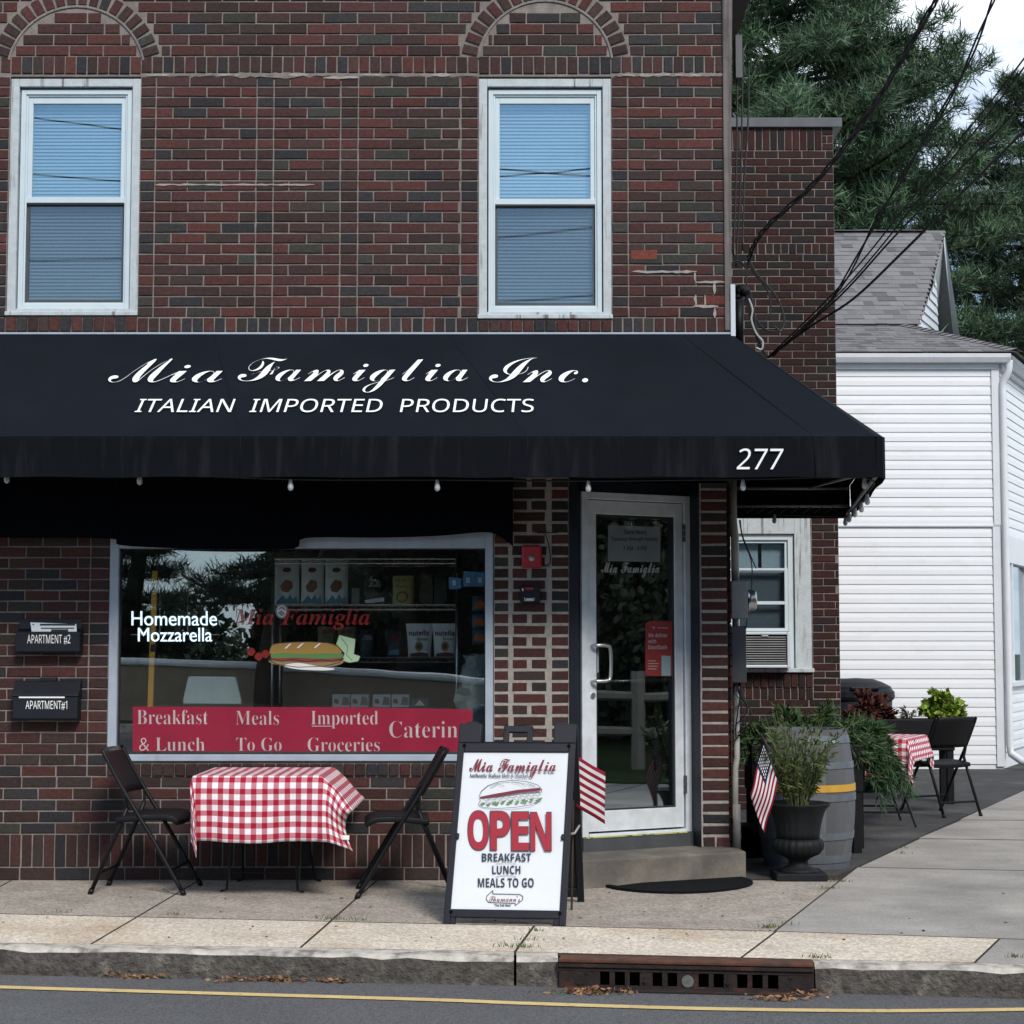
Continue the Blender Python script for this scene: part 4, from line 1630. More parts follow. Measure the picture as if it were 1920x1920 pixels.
def ptext(t, s, m, a0, a1, s0, s1, style=SANS_B, off=0):
    w, h, dpt = t['w'], t['h'], t['dp']
    y = lambda q: -(dpt / 2 * (1 - q ** 2.2) + .003) * 1.16 - .005
    O = V((a0 * w, y(s0), s0 * h))
    ob = text('lettering', s, m, None, O, V((a1 * w - a0 * w, 0, 0)), V((0, y(s1) - y(s0), (s1 - s0) * h)), style=style, off=off)
    ob.parent = t
    return ob


def ell(cx_, cy_, rx, ry, n=14):
    return [(cx_ + rx * math.cos(2 * PI * i / n), cy_ + ry * math.sin(2 * PI * i / n)) for i in range(n)]


WB = mat('white_foil_bag', (.86, .88, .88), .35, var=.08, vs=20)
for i, (a, b2, lab) in enumerate(((513, 560, 'white biscuit bag half hidden behind the glass reflection, first on the upper shelf'), (563, 606, 'white biscuit bag with red oval, in the middle of the three on the upper shelf'), (608, 652, 'white biscuit bag beside the dark packet on the upper shelf'))):
    p = packet('biscuit_bag', a, b2, 1049, SHZ[1], WB, lab, 'bag', 'white biscuit bags on the upper shelf', dpt=.08)
    pface(p, 'red_oval', ell(0, .77, .36, .055), M['print_maroon'])
    pface(p, 'biscuit_print', [(-.5, .42), (-.1, .56), (.42, .52), (.5, .38), (.1, .27), (-.4, .3)], mat('biscuit_print', (.26, .10, .04), .6))
    pface(p, 'blue_print', [(-.9, .03), (.9, .03), (.8, .2), (.5, .12), (.3, .24), (0, .12), (-.3, .22), (-.6, .12)], M['print_teal'])
p = packet('biscuit_bag', 681, 723, 1079, SHZ[1], mat('black_foil', (.02, .016, .015), .35), 'black biscuit bag with white script on the upper shelf', 'bag', 'packets on the upper shelf', dpt=.07)
ptext(p, 'Pan', M['print_white'], -.55, .1, .80, .97, SCRIPT)
ptext(p, 'Stelle', M['print_white'], -.55, .55, .60, .78, SCRIPT)
pface(p, 'cream_print', [(-.9, .16), (0, .22), (.85, .26), (.85, .12), (0, .08), (-.8, .07)], M['print_white'])
pface(p, 'biscuit_print', ell(0, .36, .3, .09), M['print_brown'], .001)
p = packet('biscuit_bag', 735, 776, 1079, SHZ[1], M['print_yellow'], 'cream yellow biscuit bag with a round biscuit on the upper shelf', 'bag', 'packets on the upper shelf', dpt=.07)
ptext(p, 'Ingredienti', M['print_olive'], -.8, .7, .78, .9, SCRIPT)
ptext(p, 'Buongrano', M['print_olive'], -.7, .55, .56, .68, SCRIPT)
pface(p, 'biscuit_print', ell(-.05, .27, .55, .19), M['print_brown'])
pface(p, 'biscuit_centre', ell(-.05, .27, .42, .14), M['print_tan'], .001)


def carton(px0, px1, py0, z0, m, label, group, y=IY + .05, d=.12, prints=()):
    x0, x1 = ipx(px0, 1150, y).x, ipx(px1, 1150, y).x
    t = thing('carton', label, 'box', ((x0 + x1) / 2, y, z0), 0, group)
    b = MB()
    z1 = ipx(700, py0, y).z
    b.box((x0, y, z0 + .002), (x1, y + d, z1))
    b.build('box', m, t, bevel=.003)
    pl = (V((0, y, 0)), V((0, -1, 0)))
    for pts, pm in prints:
        b = MB()
        b.poly(onplane(pl, [(px0 + (px1 - px0) * u, py0 + v) for u, v in pts], .0015))
        b.build('print', pm, t)
    return t


carton(659, 674, 1102, SHZ[1], M['print_grey'], 'pale narrow carton beside the black biscuit bag on the upper shelf', 'cartons on the rack')
carton(787, 812, 1078, SHZ[1], mat('olive_box', (.055, .05, .025), .5), 'dark olive carton on the upper shelf beside the cream bag', 'cartons on the rack')
carton(814, 838, 1082, SHZ[1], mat('dark_box', (.04, .038, .03), .5), 'darkest carton at the right end of the upper shelf', 'cartons on the rack')
for i, (a, b2, lab) in enumerate(((595, 631, 'olive green packet with dark red mark on the middle shelf, behind the wrapped sandwich print'), (633, 668, 'olive green packet with dark red mark on the middle shelf, nearer the dark bags'))):
    p = packet('snack_packet', a, b2, 1175, SHZ[2], M['print_olive'], lab, 'packet', 'olive packets on the middle shelf')
    pface(p, 'red_mark', [(-.6, .78), (.6, .78), (.5, .9), (-.5, .9)], M['print_maroon'])
for i, (a, b2, lab) in enumerate(((672, 706, 'dark coffee bag on the middle shelf with a faint grey label'), (722, 757, 'dark coffee bag with a red mark on the middle shelf beside the white pouches'))):
    p = packet('coffee_bag', a, b2, 1180, SHZ[2], mat('dark_bag', (.022, .02, .024), .4), lab, 'bag', 'dark bags on the middle shelf', dpt=.07)
    pface(p, 'label_print', [(-.6, .62), (.6, .62), (.4, .8), (-.4, .8)], M['print_maroon'] if i else M['print_grey'])
    pface(p, 'lower_print', [(-.6, .1), (.6, .1), (.5, .3), (-.5, .25)], M['print_teal'] if i else M['print_black'])
for i, (a, b2, lab) in enumerate(((763, 810, 'white biscuit pouch on the middle shelf, the one beside the dark coffee bag'), (812, 858, 'white biscuit pouch at the right end of the middle shelf'))):
    p = packet('biscuit_pouch', a, b2, 1169, SHZ[2], WB, lab, 'pouch', 'white biscuit pouches on the middle shelf', flare=.22, dpt=.07)
    ptext(p, 'nutella', M['print_maroon'], -.82, .72, .64, .80, SANS_B)
    ptext(p, 'biscuits', M['print_brown'], -.2, .72, .50, .6, SERIF_I)
    pface(p, 'biscuit_print', ell(-.02, .33, .33, .15), M['print_tan'])
    pface(p, 'biscuit_centre', ell(-.02, .33, .2, .09), M['print_brown'], .001)
    pface(p, 'brown_base', [(-.75, .03), (.75, .03), (.7, .12), (.1, .16), (-.7, .12)], M['print_brown'])
for i, (a, b2) in enumerate(((624, 657), (659, 692), (700, 733), (735, 768))):
    carton(a, b2, 1302, SHZ[3], M['poster'], ('small white printed carton on the low shelf, at the sandwich end of the row', 'small white printed carton on the low shelf, inner one of the first pair', 'small white printed carton on the low shelf, inner one of the second pair', 'small white printed carton on the low shelf, last before the blue pack')[i], 'white cartons on the low shelf',
           prints=(([(.5, 20), (.95, 20), (.9, 6), (.6, 4)], M['print_grey']), ([(.05, 16), (.35, 18), (.3, 9), (.1, 8)], M['print_olive'])))
carton(771, 803, 1309, SHZ[3], mat('blue_grey_box', (.10, .14, .18), .5), 'small blue grey pack at the end of the low shelf', 'cartons on the rack', prints=(([(.2, 14), (.8, 14), (.5, 3)], M['print_white']),))
# hanging blue shelf tags, gift wrapped basket, hanging bags
for a, b2, c, d, lab in ((842, 865, 1082, 1105, 'small blue tag hanging at the end of the rack'), (868, 909, 1071, 1100, 'wider blue card with white marks hanging beside the rack')):
    t = thing('hang_tag', lab, 'tag', W((a + b2) / 2, d, .35), 0, 'blue tags in the shop window')
    b = MB()
    q = [W(a, d, .35), W(b2, d - 1, .35), W(b2, c + 2, .35), W(a, c, .35)]
    b.prism(q, (0, .004, 0))
    b.build('card', M['print_blue'], t)
    b = MB()
    b.tube([W((a + b2) / 2 - 4, c, .352), W((a + b2) / 2, c - 18, .36), W((a + b2) / 2 + 4, c, .352)], .002, 4)
    b.build('hook', M['steel'], t)
    b = MB()
    tp = (V((0, .349, 0)), V((0, -1, 0)))
    for k in range(2 if b2 - a > 30 else 1):
        xx = a + 6 + k * (b2 - a) * .55
        b.poly(onplane(tp, [(xx, d - 7), (xx + 7, d - 7), (xx + 7, d - 17), (xx, d - 17)]))
    b.build('print', M['print_white'], t)
for i, (c, lab) in enumerate(((1117, 'topmost orange and teal packet hanging at the right edge of the shop window'), (1150, 'orange and teal packet hanging between two others at the window edge'), (1180, 'lowest orange and teal packet hanging at the window edge'))):
    t = thing('hanging_packet', lab, 'packet', W(898, c + 34, .42), 0, 'packets hanging at the window edge')
    b = MB()
    b.sheet([[W(885 + k * 6.5, c + r * 7.4, .42 - .03 * math.sin(PI * k / 4) * math.sin(PI * r / 4) + RND.uniform(-.004, .004)) for k in range(5)] for r in range(5)][::-1])
    b.build('bag', mat('teal_bag', (.10, .19, .23), .3), t, smooth=True, thick=.002)
    b = MB()
    pl = (V((0, .385, 0)), V((0, -1, 0)))
    b.poly(onplane(pl, [(889, c + 21), (908, c + 24), (909, c + 12), (899, c + 8), (889, c + 12)]))
    b.build('print', mat('orange_print', (.42, .10, .02), .5), t)
t = thing('gift_basket', 'gift basket in crumpled clear cellophane at the right edge of the shop window', 'basket', W(892, 1400, .3))
b = MB()
rg = random.Random(5)
g = []
for i in range(15):
    s = i / 14
    w_ = .05 + .085 * math.sin(min(1, s * 1.25) * PI * .85) + rg.uniform(-.01, .01)
    c_ = W(895, 1402 - 175 * s, .32)
    g.append([c_ + V((w_ * math.cos(a) + rg.uniform(-.016, .016), w_ * math.sin(a) + rg.uniform(-.016, .016), rg.uniform(-.01, .01))) for a in [2 * PI * k / 13 for k in range(13)]])
b.sheet([r + [r[0]] for r in g])
b.build('cellophane', M['cello'], t)
b = MB()
b.lathe([(.08, 0), (.10, .10), (.095, .11), (.08, .1)], 16, W(895, 1402, .32))
b.build('basket', mat('wicker', (.18, .10, .05), .8), t, smooth=True)
# yellow spirit level leaning inside, grey tray, counter
t = thing('spirit_level', 'yellow spirit level standing upright inside the shop window', 'tool', W(282, 1325, .3))
b = MB()
b.prism([W(276, 1326, .3), W(286, 1326, .3), W(295, 1070, .3), W(285, 1070, .3)], (0, .03, 0))
b.build('body', mat('yellow_tool', (.62, .33, .03), .45, var=.1), t, bevel=.003)
lv = (V((0, .299, 0)), V((0, -1, 0)))
b = MB()
for a_, c_ in ((1094, 1112), (1208, 1222)):
    b.poly(onplane(lv, [(281.5, c_), (292.5, c_), (294, a_), (283, a_)], .002))
b.build('vial_window', M['print_black'], t)
t = thing('tray_lid', 'pale blue grey plastic tray leaning inside the shop window', 'tray', W(398, 1322, .25))
b = MB()
b.prism([W(343, 1320, .25), W(452, 1321, .25), W(452, 1314, .25), W(442, 1271, .28), W(438, 1269, .28), (W(356, 1268, .28)), W(352, 1270, .28), W(343, 1312, .25)], (0, .04, 0))
b.build('tray', mat('tray_plastic', (.30, .38, .39), .4, var=.1), t, bevel=.006)
b = MB()
b.box((rx0 + .1, .9, rz0), (-1.55, 1.5, 1.0))
b.box((rx0 + .05, .86, 1.0), (-1.5, 1.54, 1.04))
tag(b.build('counter', mat('counter', (.10, .085, .07), .5)), 'dark counter inside the shop at the left of the window', 'counter')

# posters on the door
t = thing('door_poster', 'red delivery poster with white lettering stuck inside the glass door', 'poster', H(1235, 1270, DP))
b = MB()
b.poly(onplane(DP, [(1210, 1267), (1261, 1268), (1262, 1165), (1217, 1164), (1210, 1170)], .001))
b.build('sheet', film('faded_red_film', (.34, .05, .05), .8), t)
for s_, b_, c_, d_ in (('We deliver', 1251, 1187, 1195), ('with', 1230, 1198.5, 1206), ('DoorDash', 1250, 1209.5, 1217.5)):
    textp('lettering', s_, M['film_white'], t, DP, 1215, b_, c_, d_, style=SANS_B, lift=.002)
b = MB()
b.poly(onplane(DP, [(1240, 1267), (1257, 1267), (1257, 1230), (1240, 1229)], .002))
b.build('card', mat('pale_teal_print', (.25, .36, .37), .5), t)
b = MB()
for yy in (1239, 1244, 1249, 1254):
    ribbon(b, DP, [(1215, yy), (1215 + 14 + (yy % 7), yy + .3)], 1.2, .002)
ribbon(b, DP, [(1222, 1176), (1227, 1176), (1225, 1179)], 1.3, .002)
ribbon(b, DP, [(1232, 1177), (1252, 1177.5)], 1.2, .002)
ribbon(b, DP, [(1247, 1247), (1251, 1247), (1250, 1251)], 1.3, .003)
b.build('small_print', M['film_white'], t)
t = thing('paper_notice', 'pale sheet of opening hours taped inside the top of the glass door', 'notice', H(1190, 1055, DP))
b = MB()
b.poly(onplane(DP, [(1140, 1052), (1238, 1054), (1238, 988), (1140, 985)], .001))
b.build('sheet', M['film_note'], t)
textp('lettering', 'Store Hours', M['print_navy'], t, DP, 1170, 1212, 993, 1002, style=SANS_B, lift=.002)
textp('lettering', 'Tuesday through Sunday', M['print_navy'], t, DP, 1146, 1234, 1007, 1016, style=SANS_B, lift=.002)
textp('lettering', '7 AM - 4 PM', M['print_navy'], t, DP, 1168, 1212, 1024, 1032, style=SANS_B, lift=.002)
t = thing('paper_notice', 'small blue white notice behind the handle of the glass door', 'notice', H(1112, 1262, DP))
b = MB()
b.poly(onplane(DP, [(1105, 1261), (1122, 1261), (1122, 1222), (1105, 1221)], .001))
b.build('sheet', mat('notice_paper', (.38, .5, .54), .6), t)
b = MB()
for yy in (1229, 1236, 1243):
    ribbon(b, DP, [(1108, yy), (1119, yy)], 1.5, .002)
for xx in (1109, 1113, 1117):
    ribbon(b, DP, [(xx, 1254), (xx + 2, 1254)], 2.4, .002)
b.build('print', M['print_navy'], t)
# ================================================================== PAVEMENT FURNITURE
def make_chair(label):
    t = thing('folding_chair', label, 'chair', (0, 0, 0), 0, 'black folding chairs')
    hw = .215
    for y in (-hw, hw):
        b = MB()
        b.tube(smoothpts([(.27, y, .012), (.10, y, .30), (-.10, y, .62), (-.20, y, .80), (-.212, y * .96, .82)], 4), .0125, 8)
        b.tube([(.275, y, .0), (.262, y, .03)], .016, 8)
        b.build('upright', M['black_metal'], t, smooth=True)
        b = MB()
        yy = y * .90
        b.tube([(-.27, yy, .012), (-.10, yy, .41), (-.065, yy, .50)], .0125, 8)
        b.tube([(-.276, yy, 0), (-.264, yy, .03)], .016, 8)
        b.build('leg', M['black_metal'], t, smooth=True)
        b = MB()
        b.tube([(-.068, yy * 1.04, .495), (-.075, y, .565)], .009, 6)
        b.tube([(.02, y, .432), (-.08, yy, .452)], .008, 6)
        b.build('hinge_arm', M['black_metal'], t)
    for xs_, ys_, zs_ in ((.195, hw, .14), (-.225, hw * .9, .12)):
        b = MB()
        b.tube([(xs_, -ys_, zs_), (xs_, ys_, zs_)], .009, 6)
        b.build('stretcher', M['black_metal'], t)
    b = MB()
    g = []
    for i in range(11):
        s = i / 10
        x = -.135 + .375 * s
        z = .452 + .012 * math.sin(PI * s) + (-.03 * ((s - .8) / .2) ** 2 if s > .8 else 0) - .012 * (1 - s)
        w_ = hw - .012 + (.012 if s < .5 else -.01 * (s - .5))
        g.append([V((x, -w_ + 2 * w_ * k / 8, z - .010 * math.cos((k - 4) / 4 * PI / 2))) for k in range(9)])
    b.sheet(g)
    b.build('seat', M['black_plastic'], t, smooth=True, thick=-.035, bevel=.008)
    b = MB()
    g = []
    for i in range(8):
        s = i / 7
        z = .575 + .255 * s
        xu = -.073 - .145 * s
        ww = hw - .005 - (.03 * (s - .75) / .25 if s > .75 else 0)
        g.append([V((xu - .028 * math.cos((k - 5) / 5 * PI / 2) + .004, -ww + 2 * ww * k / 10, z)) for k in range(11)])
    b.sheet(g)
    b.build('backrest', M['black_plastic'], t, smooth=True, thick=.014)
    return t


pn1, pf1 = G(180, 1673), G(355, 1673)
ch = make_chair('black folding chair facing the table from the mailbox end')
ch.location = ((G(180, 1673).x + G(355, 1673).x) / 2, -.44, 0)
ch.rotation_euler = (0, 0, math.radians(-3))
ch2 = dup(ch, (-.615, -.57, 0), math.radians(184), 'black folding chair facing the table, half hidden by the pavement sign')
ch3p = G(1765, 1527)
ch3 = dup(ch, (ch3p.x, ch3p.y, .0), math.radians(116), 'black folding chair with its back turned, on the dark lot beside the white house')

# bistro table by the window
TX0, TX1, TYB, TYF, TZ = W(366, 1455, -.86).x, W(598, 1455, -.86).x, -.12, -.86, .685
t = thing('bistro_table', 'small folding table on thin black rod legs below the shop window', 'table', ((TX0 + TX1) / 2, -.5, 0))
b = MB()
b.box((TX0 + .01, TYF + .01, TZ - .03), (TX1 + .03, TYB, TZ - .008))
b.build('table_top', M['black_metal'], t)
fl, fr2 = G(425, 1672), G(558, 1674)
bl2, br2 = G(456, 1653), G(591, 1653)
for lo, hi in ((fl, V((TX0 + .20, TYF + .22, TZ - .03))), (fr2, V((TX1 - .17, TYF + .22, TZ - .03))), (bl2, V((TX0 + .17, TYB - .16, TZ - .03))), (br2, V((TX1 - .19, TYB - .16, TZ - .03)))):
    b = MB()
    s_ = -1 if lo in (fl, bl2) else 1
    b.tube([(lo.x + .035 * s_, lo.y - .01, .006), (lo.x, lo.y, .012), tuple(hi)], .007, 6)
    b.build('leg', M['black_metal'], t)
b = MB()
b.tube([(fl.x + .02, -.43, .10), (fr2.x - .02, -.43, .10)], .006, 6)
b.tube([(fl.x + .01, TYF + .26, .26), (TX0 + .36, -.5, TZ - .04)], .006, 6)
b.tube([(fr2.x - .01, TYF + .26, .26), (TX1 - .36, -.5, TZ - .04)], .006, 6)
b.build('cross_brace', M['black_metal'], t)


def cloth(name, label, x0, x1, yb, yf, z, dl_, dr_, df_, seed, lout=.12, rout=.62, rz=0, loc=None, db=.12):
    rg = random.Random(seed)
    ns, nt = 56, 50
    w, d = x1 - x0, yb - yf
    ph = [rg.uniform(0, 6) for _ in range(8)]
    g, uv = [], []
    for j in range(nt + 1):
        tt = -db + (d + df_ + db) * j / nt
        row, ur = [], []
        for i in range(ns + 1):
            s = -dl_ + (w + dl_ + dr_) * i / ns
            ds = -s if s < 0 else (s - w if s > w else 0)
            dt = tt - d if tt > d else (-tt if tt < 0 else 0)
            right = s > w
            x = x0 + min(max(s, 0), w)
            y = yb - min(max(tt, 0), d)
            zz = z
            sy = -1 if tt > d else 1
            rr = math.hypot(ds, dt)
            if rr > 0:
                q = ds / (ds + dt + 1e-9)
                if right:
                    out = rout * (ds / (dr_)) ** .8 * dr_
                    x += out * (1 - .25 * math.sin(PI * min(1, dt / (df_ or 1))) ) 
                    zz -= math.sqrt(max(0, ds * ds * (1 - rout * rout * .75))) * .72 + (dt * (1 - .80 * q))
                    y += sy * (.03 * dt / (df_ or 1)) + ((.05 * math.sin(ds / dr_ * 5.2 + tt * 7 + ph[0]) + .022 * math.sin(tt * 21 + ds * 16 + ph[2])) * (ds / dr_))
                else:
                    x += lout * ds * (1 + .6 * dt / (df_ or 1)) * (1 if s < 0 else 0)
                    if s < 0 and dt > 0:
                        zz -= rr * .985
                        y += -.02 - .06 * math.sin(q * PI) 
                    else:
                        zz -= ds + dt
                if tt > d:
                    y += -.022 * min(1, dt / .05) + (.013 * math.sin(s * 13 + ph[1] + 2 * dt) + .008 * math.sin(s * 29 + ph[2] + dt * 9) + .004 * math.sin(s * 53 + ph[6] - dt * 14)) * dt / (df_ or 1) + .002 * math.sin(s * 9 + dt * 40 + ph[7])
                zz += .006 * math.sin(s * 11 + ph[3]) * (dt / (df_ or 1))
            else:
                zz += .0015 * math.sin(s * 20 + ph[4]) * math.sin(tt * 17 + ph[5])
            soft = min(1, rr / .03)
            row.append(V((x, y, zz + .006 * (1 - soft))))
            ur.append((s + .012, tt + .02))
        g.append(row)
        uv.append(ur)
    b = MB()
    if loc is not None:
        mtx = Matrix.Translation(loc) @ Matrix.Rotation(rz, 4, 'Z')
        g = [[mtx @ p for p in r] for r in g]
    b.sheet(g[::-1], None, 0, uv[::-1])
    o = b.build(name, M['gingham'], smooth=True)
    q = o.modifiers.new('solid', 'SOLIDIFY')
    q.thickness = .002
    tag(o, label, 'tablecloth', 'red and white checked tablecloths')
    return o


cloth('tablecloth', 'red and white checked cloth blown up on one side, below the shop window', TX0 - .012, TX1 + .012, TYB + .01, TYF - .012, TZ, .25, .30, .36, 4)
b = MB()
b.box((W(642, 1573, TYF - .045).x, TYF - .05, W(642, 1574, TYF - .04).z), (W(655, 1573, TYF - .045).x, TYF - .045, W(642, 1566, TYF - .04).z))
tag(b.build('cloth_clip', M['white_letter']), 'small white tag at the corner of the checked cloth below the window', 'tag')

# ------------------------------------------------------------------ pavement sign
BL, BR = G(830, 1733), G(1060, 1737)
TL, TR = None, None
def atD(px, py, D):
    d = ray(px, py)
    return CAMP + d * (D / F)
TL, TR = atD(862, 1355, 9.66), atD(1081, 1358, 9.62)
TL.z = TR.z = (TL.z + TR.z) / 2
nS = (BR - BL).cross(TL - BL).normalized()
SPL = (BL, nS)


def sp(a, c, d=0):
    return BL.lerp(BR, a).lerp(TL.lerp(TR, a), c) + nS * d


def pbox(mb, a0, a1, c0, c1, d0, d1, m=0):
    p = [sp(a, c, d) for c in (c0, c1) for a, d in ((a0, d1), (a1, d1), (a1, d0), (a0, d0))]
    return mb.hexa(p, None, m)


t = thing('pavement_sign', 'black framed A board with a white deli poster reading OPEN', 'sign', BL.lerp(BR, .5) + V((0, .4, 0)))
b = MB()
pbox(b, 0, .055, .0, .90, -.035, 0)
pbox(b, .945, 1, .0, .90, -.035, 0)
pbox(b, .055, .945, .035, .075, -.035, 0)
pbox(b, .055, .10, 0, .035, -.035, 0)
pbox(b, .90, .945, 0, .035, -.035, 0)
pbox(b, .055, .945, .853, .90, -.035, 0)
pbox(b, .0, .19, .90, 1.0, -.04, 0)
pbox(b, .81, 1.0, .90, 1.0, -.04, 0)
pbox(b, .38, .43, .90, .985, -.03, -.004)
pbox(b, .58, .63, .90, .985, -.03, -.004)
pbox(b, .38, .63, .955, .99, -.03, -.004)
for a in (.06, .82):
    pbox(b, a, a + .10, .985, 1.012, -.055, -.01)
pbox(b, .048, .075, .415, .445, -.01, .006)
pbox(b, .925, .952, .415, .445, -.01, .006)
b.build('front_frame', M['slate_plastic'], t, bevel=.005)
b = MB()
for a, c in ((.055, .945), (.945, .945), (.06, .06), (.95, .06)):
    P = sp(a if a < .5 else a, c if c < .5 else .885)
    b.tube([P - nS * .002, P + nS * .0015], .010, 10)
b.build('rivet', M['black'], t)
b = MB()
pbox(b, .05, .95, .07, .86, -.02, -.010)
b.build('poster_panel', M['poster'], t)
PP = (BL - nS * .0098, nS)
back = G(1096, 1690) - BR
b = MB()
bBL, bBR = BL + back, BR + back
bTL, bTR = TL + V((0, .045, 0)) + back * .03, TR + V((.004, .045, 0)) + back * .03
nb = -(bBR - bBL).cross(bTL - bBL).normalized()
def bp_(a, c, d=0):
    return bBL.lerp(bBR, a).lerp(bTL.lerp(bTR, a), c) + nb * d
def bbox(a0, a1, c0, c1, d0, d1):
    b.hexa([bp_(a, c, d) for c in (c0, c1) for a, d in ((a0, d0), (a1, d0), (a1, d1), (a0, d1))])
bbox(0, .06, 0, .9, -.03, 0)
bbox(.94, 1, 0, .9, -.03, 0)
bbox(.06, .94, .04, .09, -.03, 0)
bbox(.06, .94, .85, .90, -.03, 0)
bbox(0, .19, .90, .995, -.034, -.004)
bbox(.81, 1, .90, .995, -.034, -.004)
bbox(.06, .94, .09, .85, -.02, -.01)
b.build('back_frame', M['slate_plastic'], t, bevel=.004)
b = MB()
P0, P1 = sp(.985, .45, -.03), bp_(.985, .45, -.02)
b.tube([P0, P0.lerp(P1, .5) + V((0, 0, -.02)), P1], .006, 6)
P0, P1 = sp(.015, .45, -.03), bp_(.015, .45, -.02)
b.tube([P0, P0.lerp(P1, .5) + V((0, 0, -.02)), P1], .006, 6)
b.build('spreader', M['pvc'], t)
# print on the poster
for o_ in (0, .9):
    textp('lettering', 'Mia Famiglia', M['print_maroon'], t, PP, 880 + o_, 1042 + o_, 1423, 1457.5, style=SCRIPT, lift=.0014 + o_ * .0002)
textp('lettering', 'Authentic Italian Deli & Market', M['print_navy'], t, PP, 880, 991, 1450, 1458, style=SERIF)
b = MB()
top_ = [(899, 1492), (903, 1483), (915, 1473), (935, 1466), (962, 1463), (990, 1466), (1008, 1472), (1016, 1480), (1015, 1486)]
ribbon(b, PP, top_, 1.1)
ribbon(b, PP, [(920, 1477), (934, 1470), (946, 1474)], .7)
ribbon(b, PP, [(960, 1466), (975, 1468), (986, 1475)], .7)
ribbon(b, PP, [(990, 1469), (1003, 1474)], .7)
ribbon(b, PP, [(897, 1509), (905, 1514), (930, 1516), (965, 1514), (995, 1509), (1008, 1503)], .9)
ribbon(b, PP, [(899, 1494), (901, 1502), (897, 1507)], .8)
for k in range(9):
    xx = 906 + k * 12
    yy = 1498 - k * 1.1
    ribbon(b, PP, [(xx, yy), (xx + 4, yy - 3), (xx + 9, yy - 2), (xx + 11, yy + 1), (xx + 5, yy + 3), (xx, yy)], .6)
    ribbon(b, PP, [(xx - 2, yy + 6), (xx + 3, yy + 9), (xx + 8, yy + 5)], .7)
b.build('sandwich_outline', M['print_navy'], t)
b = MB()
b.poly(onplane(PP, [(900, 1494), (930, 1488), (970, 1481), (1012, 1477), (1016, 1482), (975, 1486), (935, 1493), (901, 1497)][::-1], .001))
b.build('meat_print', M['print_maroon'], t)
b = MB()
for k in range(13):
    xx, yy = 900 + k * 9 + (k % 3) * 2, 1507 - k * .75 + (k % 2) * 2
    b.poly(onplane(PP, [(xx, yy), (xx + 4, yy + 3), (xx + 8, yy + 1), (xx + 9, yy - 3), (xx + 4, yy - 1.5)], .0012))
b.build('lettuce_print', M['print_green'], t)
for s_, a_, b_, c_, d_ in (('O', 877, 917, 1520, 1594), ('P', 919, 957, 1521, 1594), ('E', 959, 992, 1522, 1595), ('N', 994, 1034, 1523, 1595.5)):
    textp('letter_outline', s_, M['print_navy'], t, PP, a_ - .6, b_ + .6, c_ - .9, d_ + .9, style=SANS_B, off=.016, lift=.001)
    textp('letter', s_, M['print_red'], t, PP, a_ + .6, b_ - .6, c_ + .4, d_ - .4, style=SANS_B, off=.012, lift=.002)
textp('lettering', 'BREAKFAST', M['print_navy'], t, PP, 903.5, 996, 1600, 1615.5, style=SANS_B)
textp('lettering', 'LUNCH', M['print_navy'], t, PP, 923, 976, 1623, 1639, style=SANS_B)
textp('lettering', 'MEALS TO GO', M['print_navy'], t, PP, 896, 1001, 1646.5, 1664, style=SANS_B)
b = MB()
for yy in (1619, 1643):
    ribbon(b, PP, [(930, yy + 1), (940, yy - 1), (950, yy - 1.4), (960, yy - .8), (968, yy + 1.2)], .8)
b.build('flourish', M['print_grey'], t)
b = MB()
ribbon(b, PP, [(924, 1676), (924, 1669.5), (913, 1680), (911.5, 1686), (916, 1692), (925, 1692.5), (966, 1693.5), (966, 1698), (980, 1687), (980.5, 1681), (975, 1677), (925, 1676)], 1.2)
b.build('arrow_outline', M['print_navy'], t)
textp('lettering', "Thumann's", M['print_maroon'], t, PP, 917, 975, 1679, 1690.5, style=SCRIPT, lift=.002)
textp('lettering', '"The Deli Best"', M['print_navy'], t, PP, 926, 959, 1694.5, 1700, style=SANS_B)

# ------------------------------------------------------------------ small stars and stripes flags
def flag(label, top, bot, Lh, Lf, face, seed, pole_top, pole_bot, canton=True, sag=.25):
    """top, bot: hoist ends; Lf: vector along the stripes at the fly"""
    t = thing('small_flag', label, 'flag', pole_bot, 0, 'small stars and stripes flags')
    b = MB()
    b.tube([pole_bot, pole_top], .006, 6)
    b.build('pole', M['bark'], t)
    n, m = 13, 16
    N = (bot - top).cross(Lf).normalized()
    if N.y > 0:
        N = -N
    g = []
    for i in range(n + 1):
        row = []
        for j in range(m + 1):
            s = j / m
            p = top.lerp(bot, i / n) + Lf * s + V((0, 0, -sag * Lf.length * s * s * .5)) + N * (.018 * math.sin(s * 7 + i * .25 + seed) * (.3 + s))
            row.append(p)
        g.append(row)
    R1, W1, B1 = (.22, .012, .03), (.62, .62, .64), (.018, .022, .055)
    b = MB()
    b.sheet(g, None, 0, None, lambda i, j: B1 if canton and i < 7 and j < 7 else (R1 if i % 2 == 0 else W1))
    b.build('cloth', M['fabric'], t, smooth=True, thick=.0015)
    if canton:
        b = MB()
        for i in range(6):
            for j in range(6):
                c = g[i][j].lerp(g[i + 1][j + 1], .55)
                e1, e2 = (g[i][j + 1] - g[i][j]).normalized(), (g[i + 1][j] - g[i][j]).normalized()
                for sgn in (1, -1):
                    b.poly([c + N * .003 * sgn + (e1 * math.cos(k * PI / 5) + e2 * math.sin(k * PI / 5)) * (.0085 if k % 2 else .0038) for k in range(10)][::1])
        b.build('star', M['white_letter'], t)
    return t


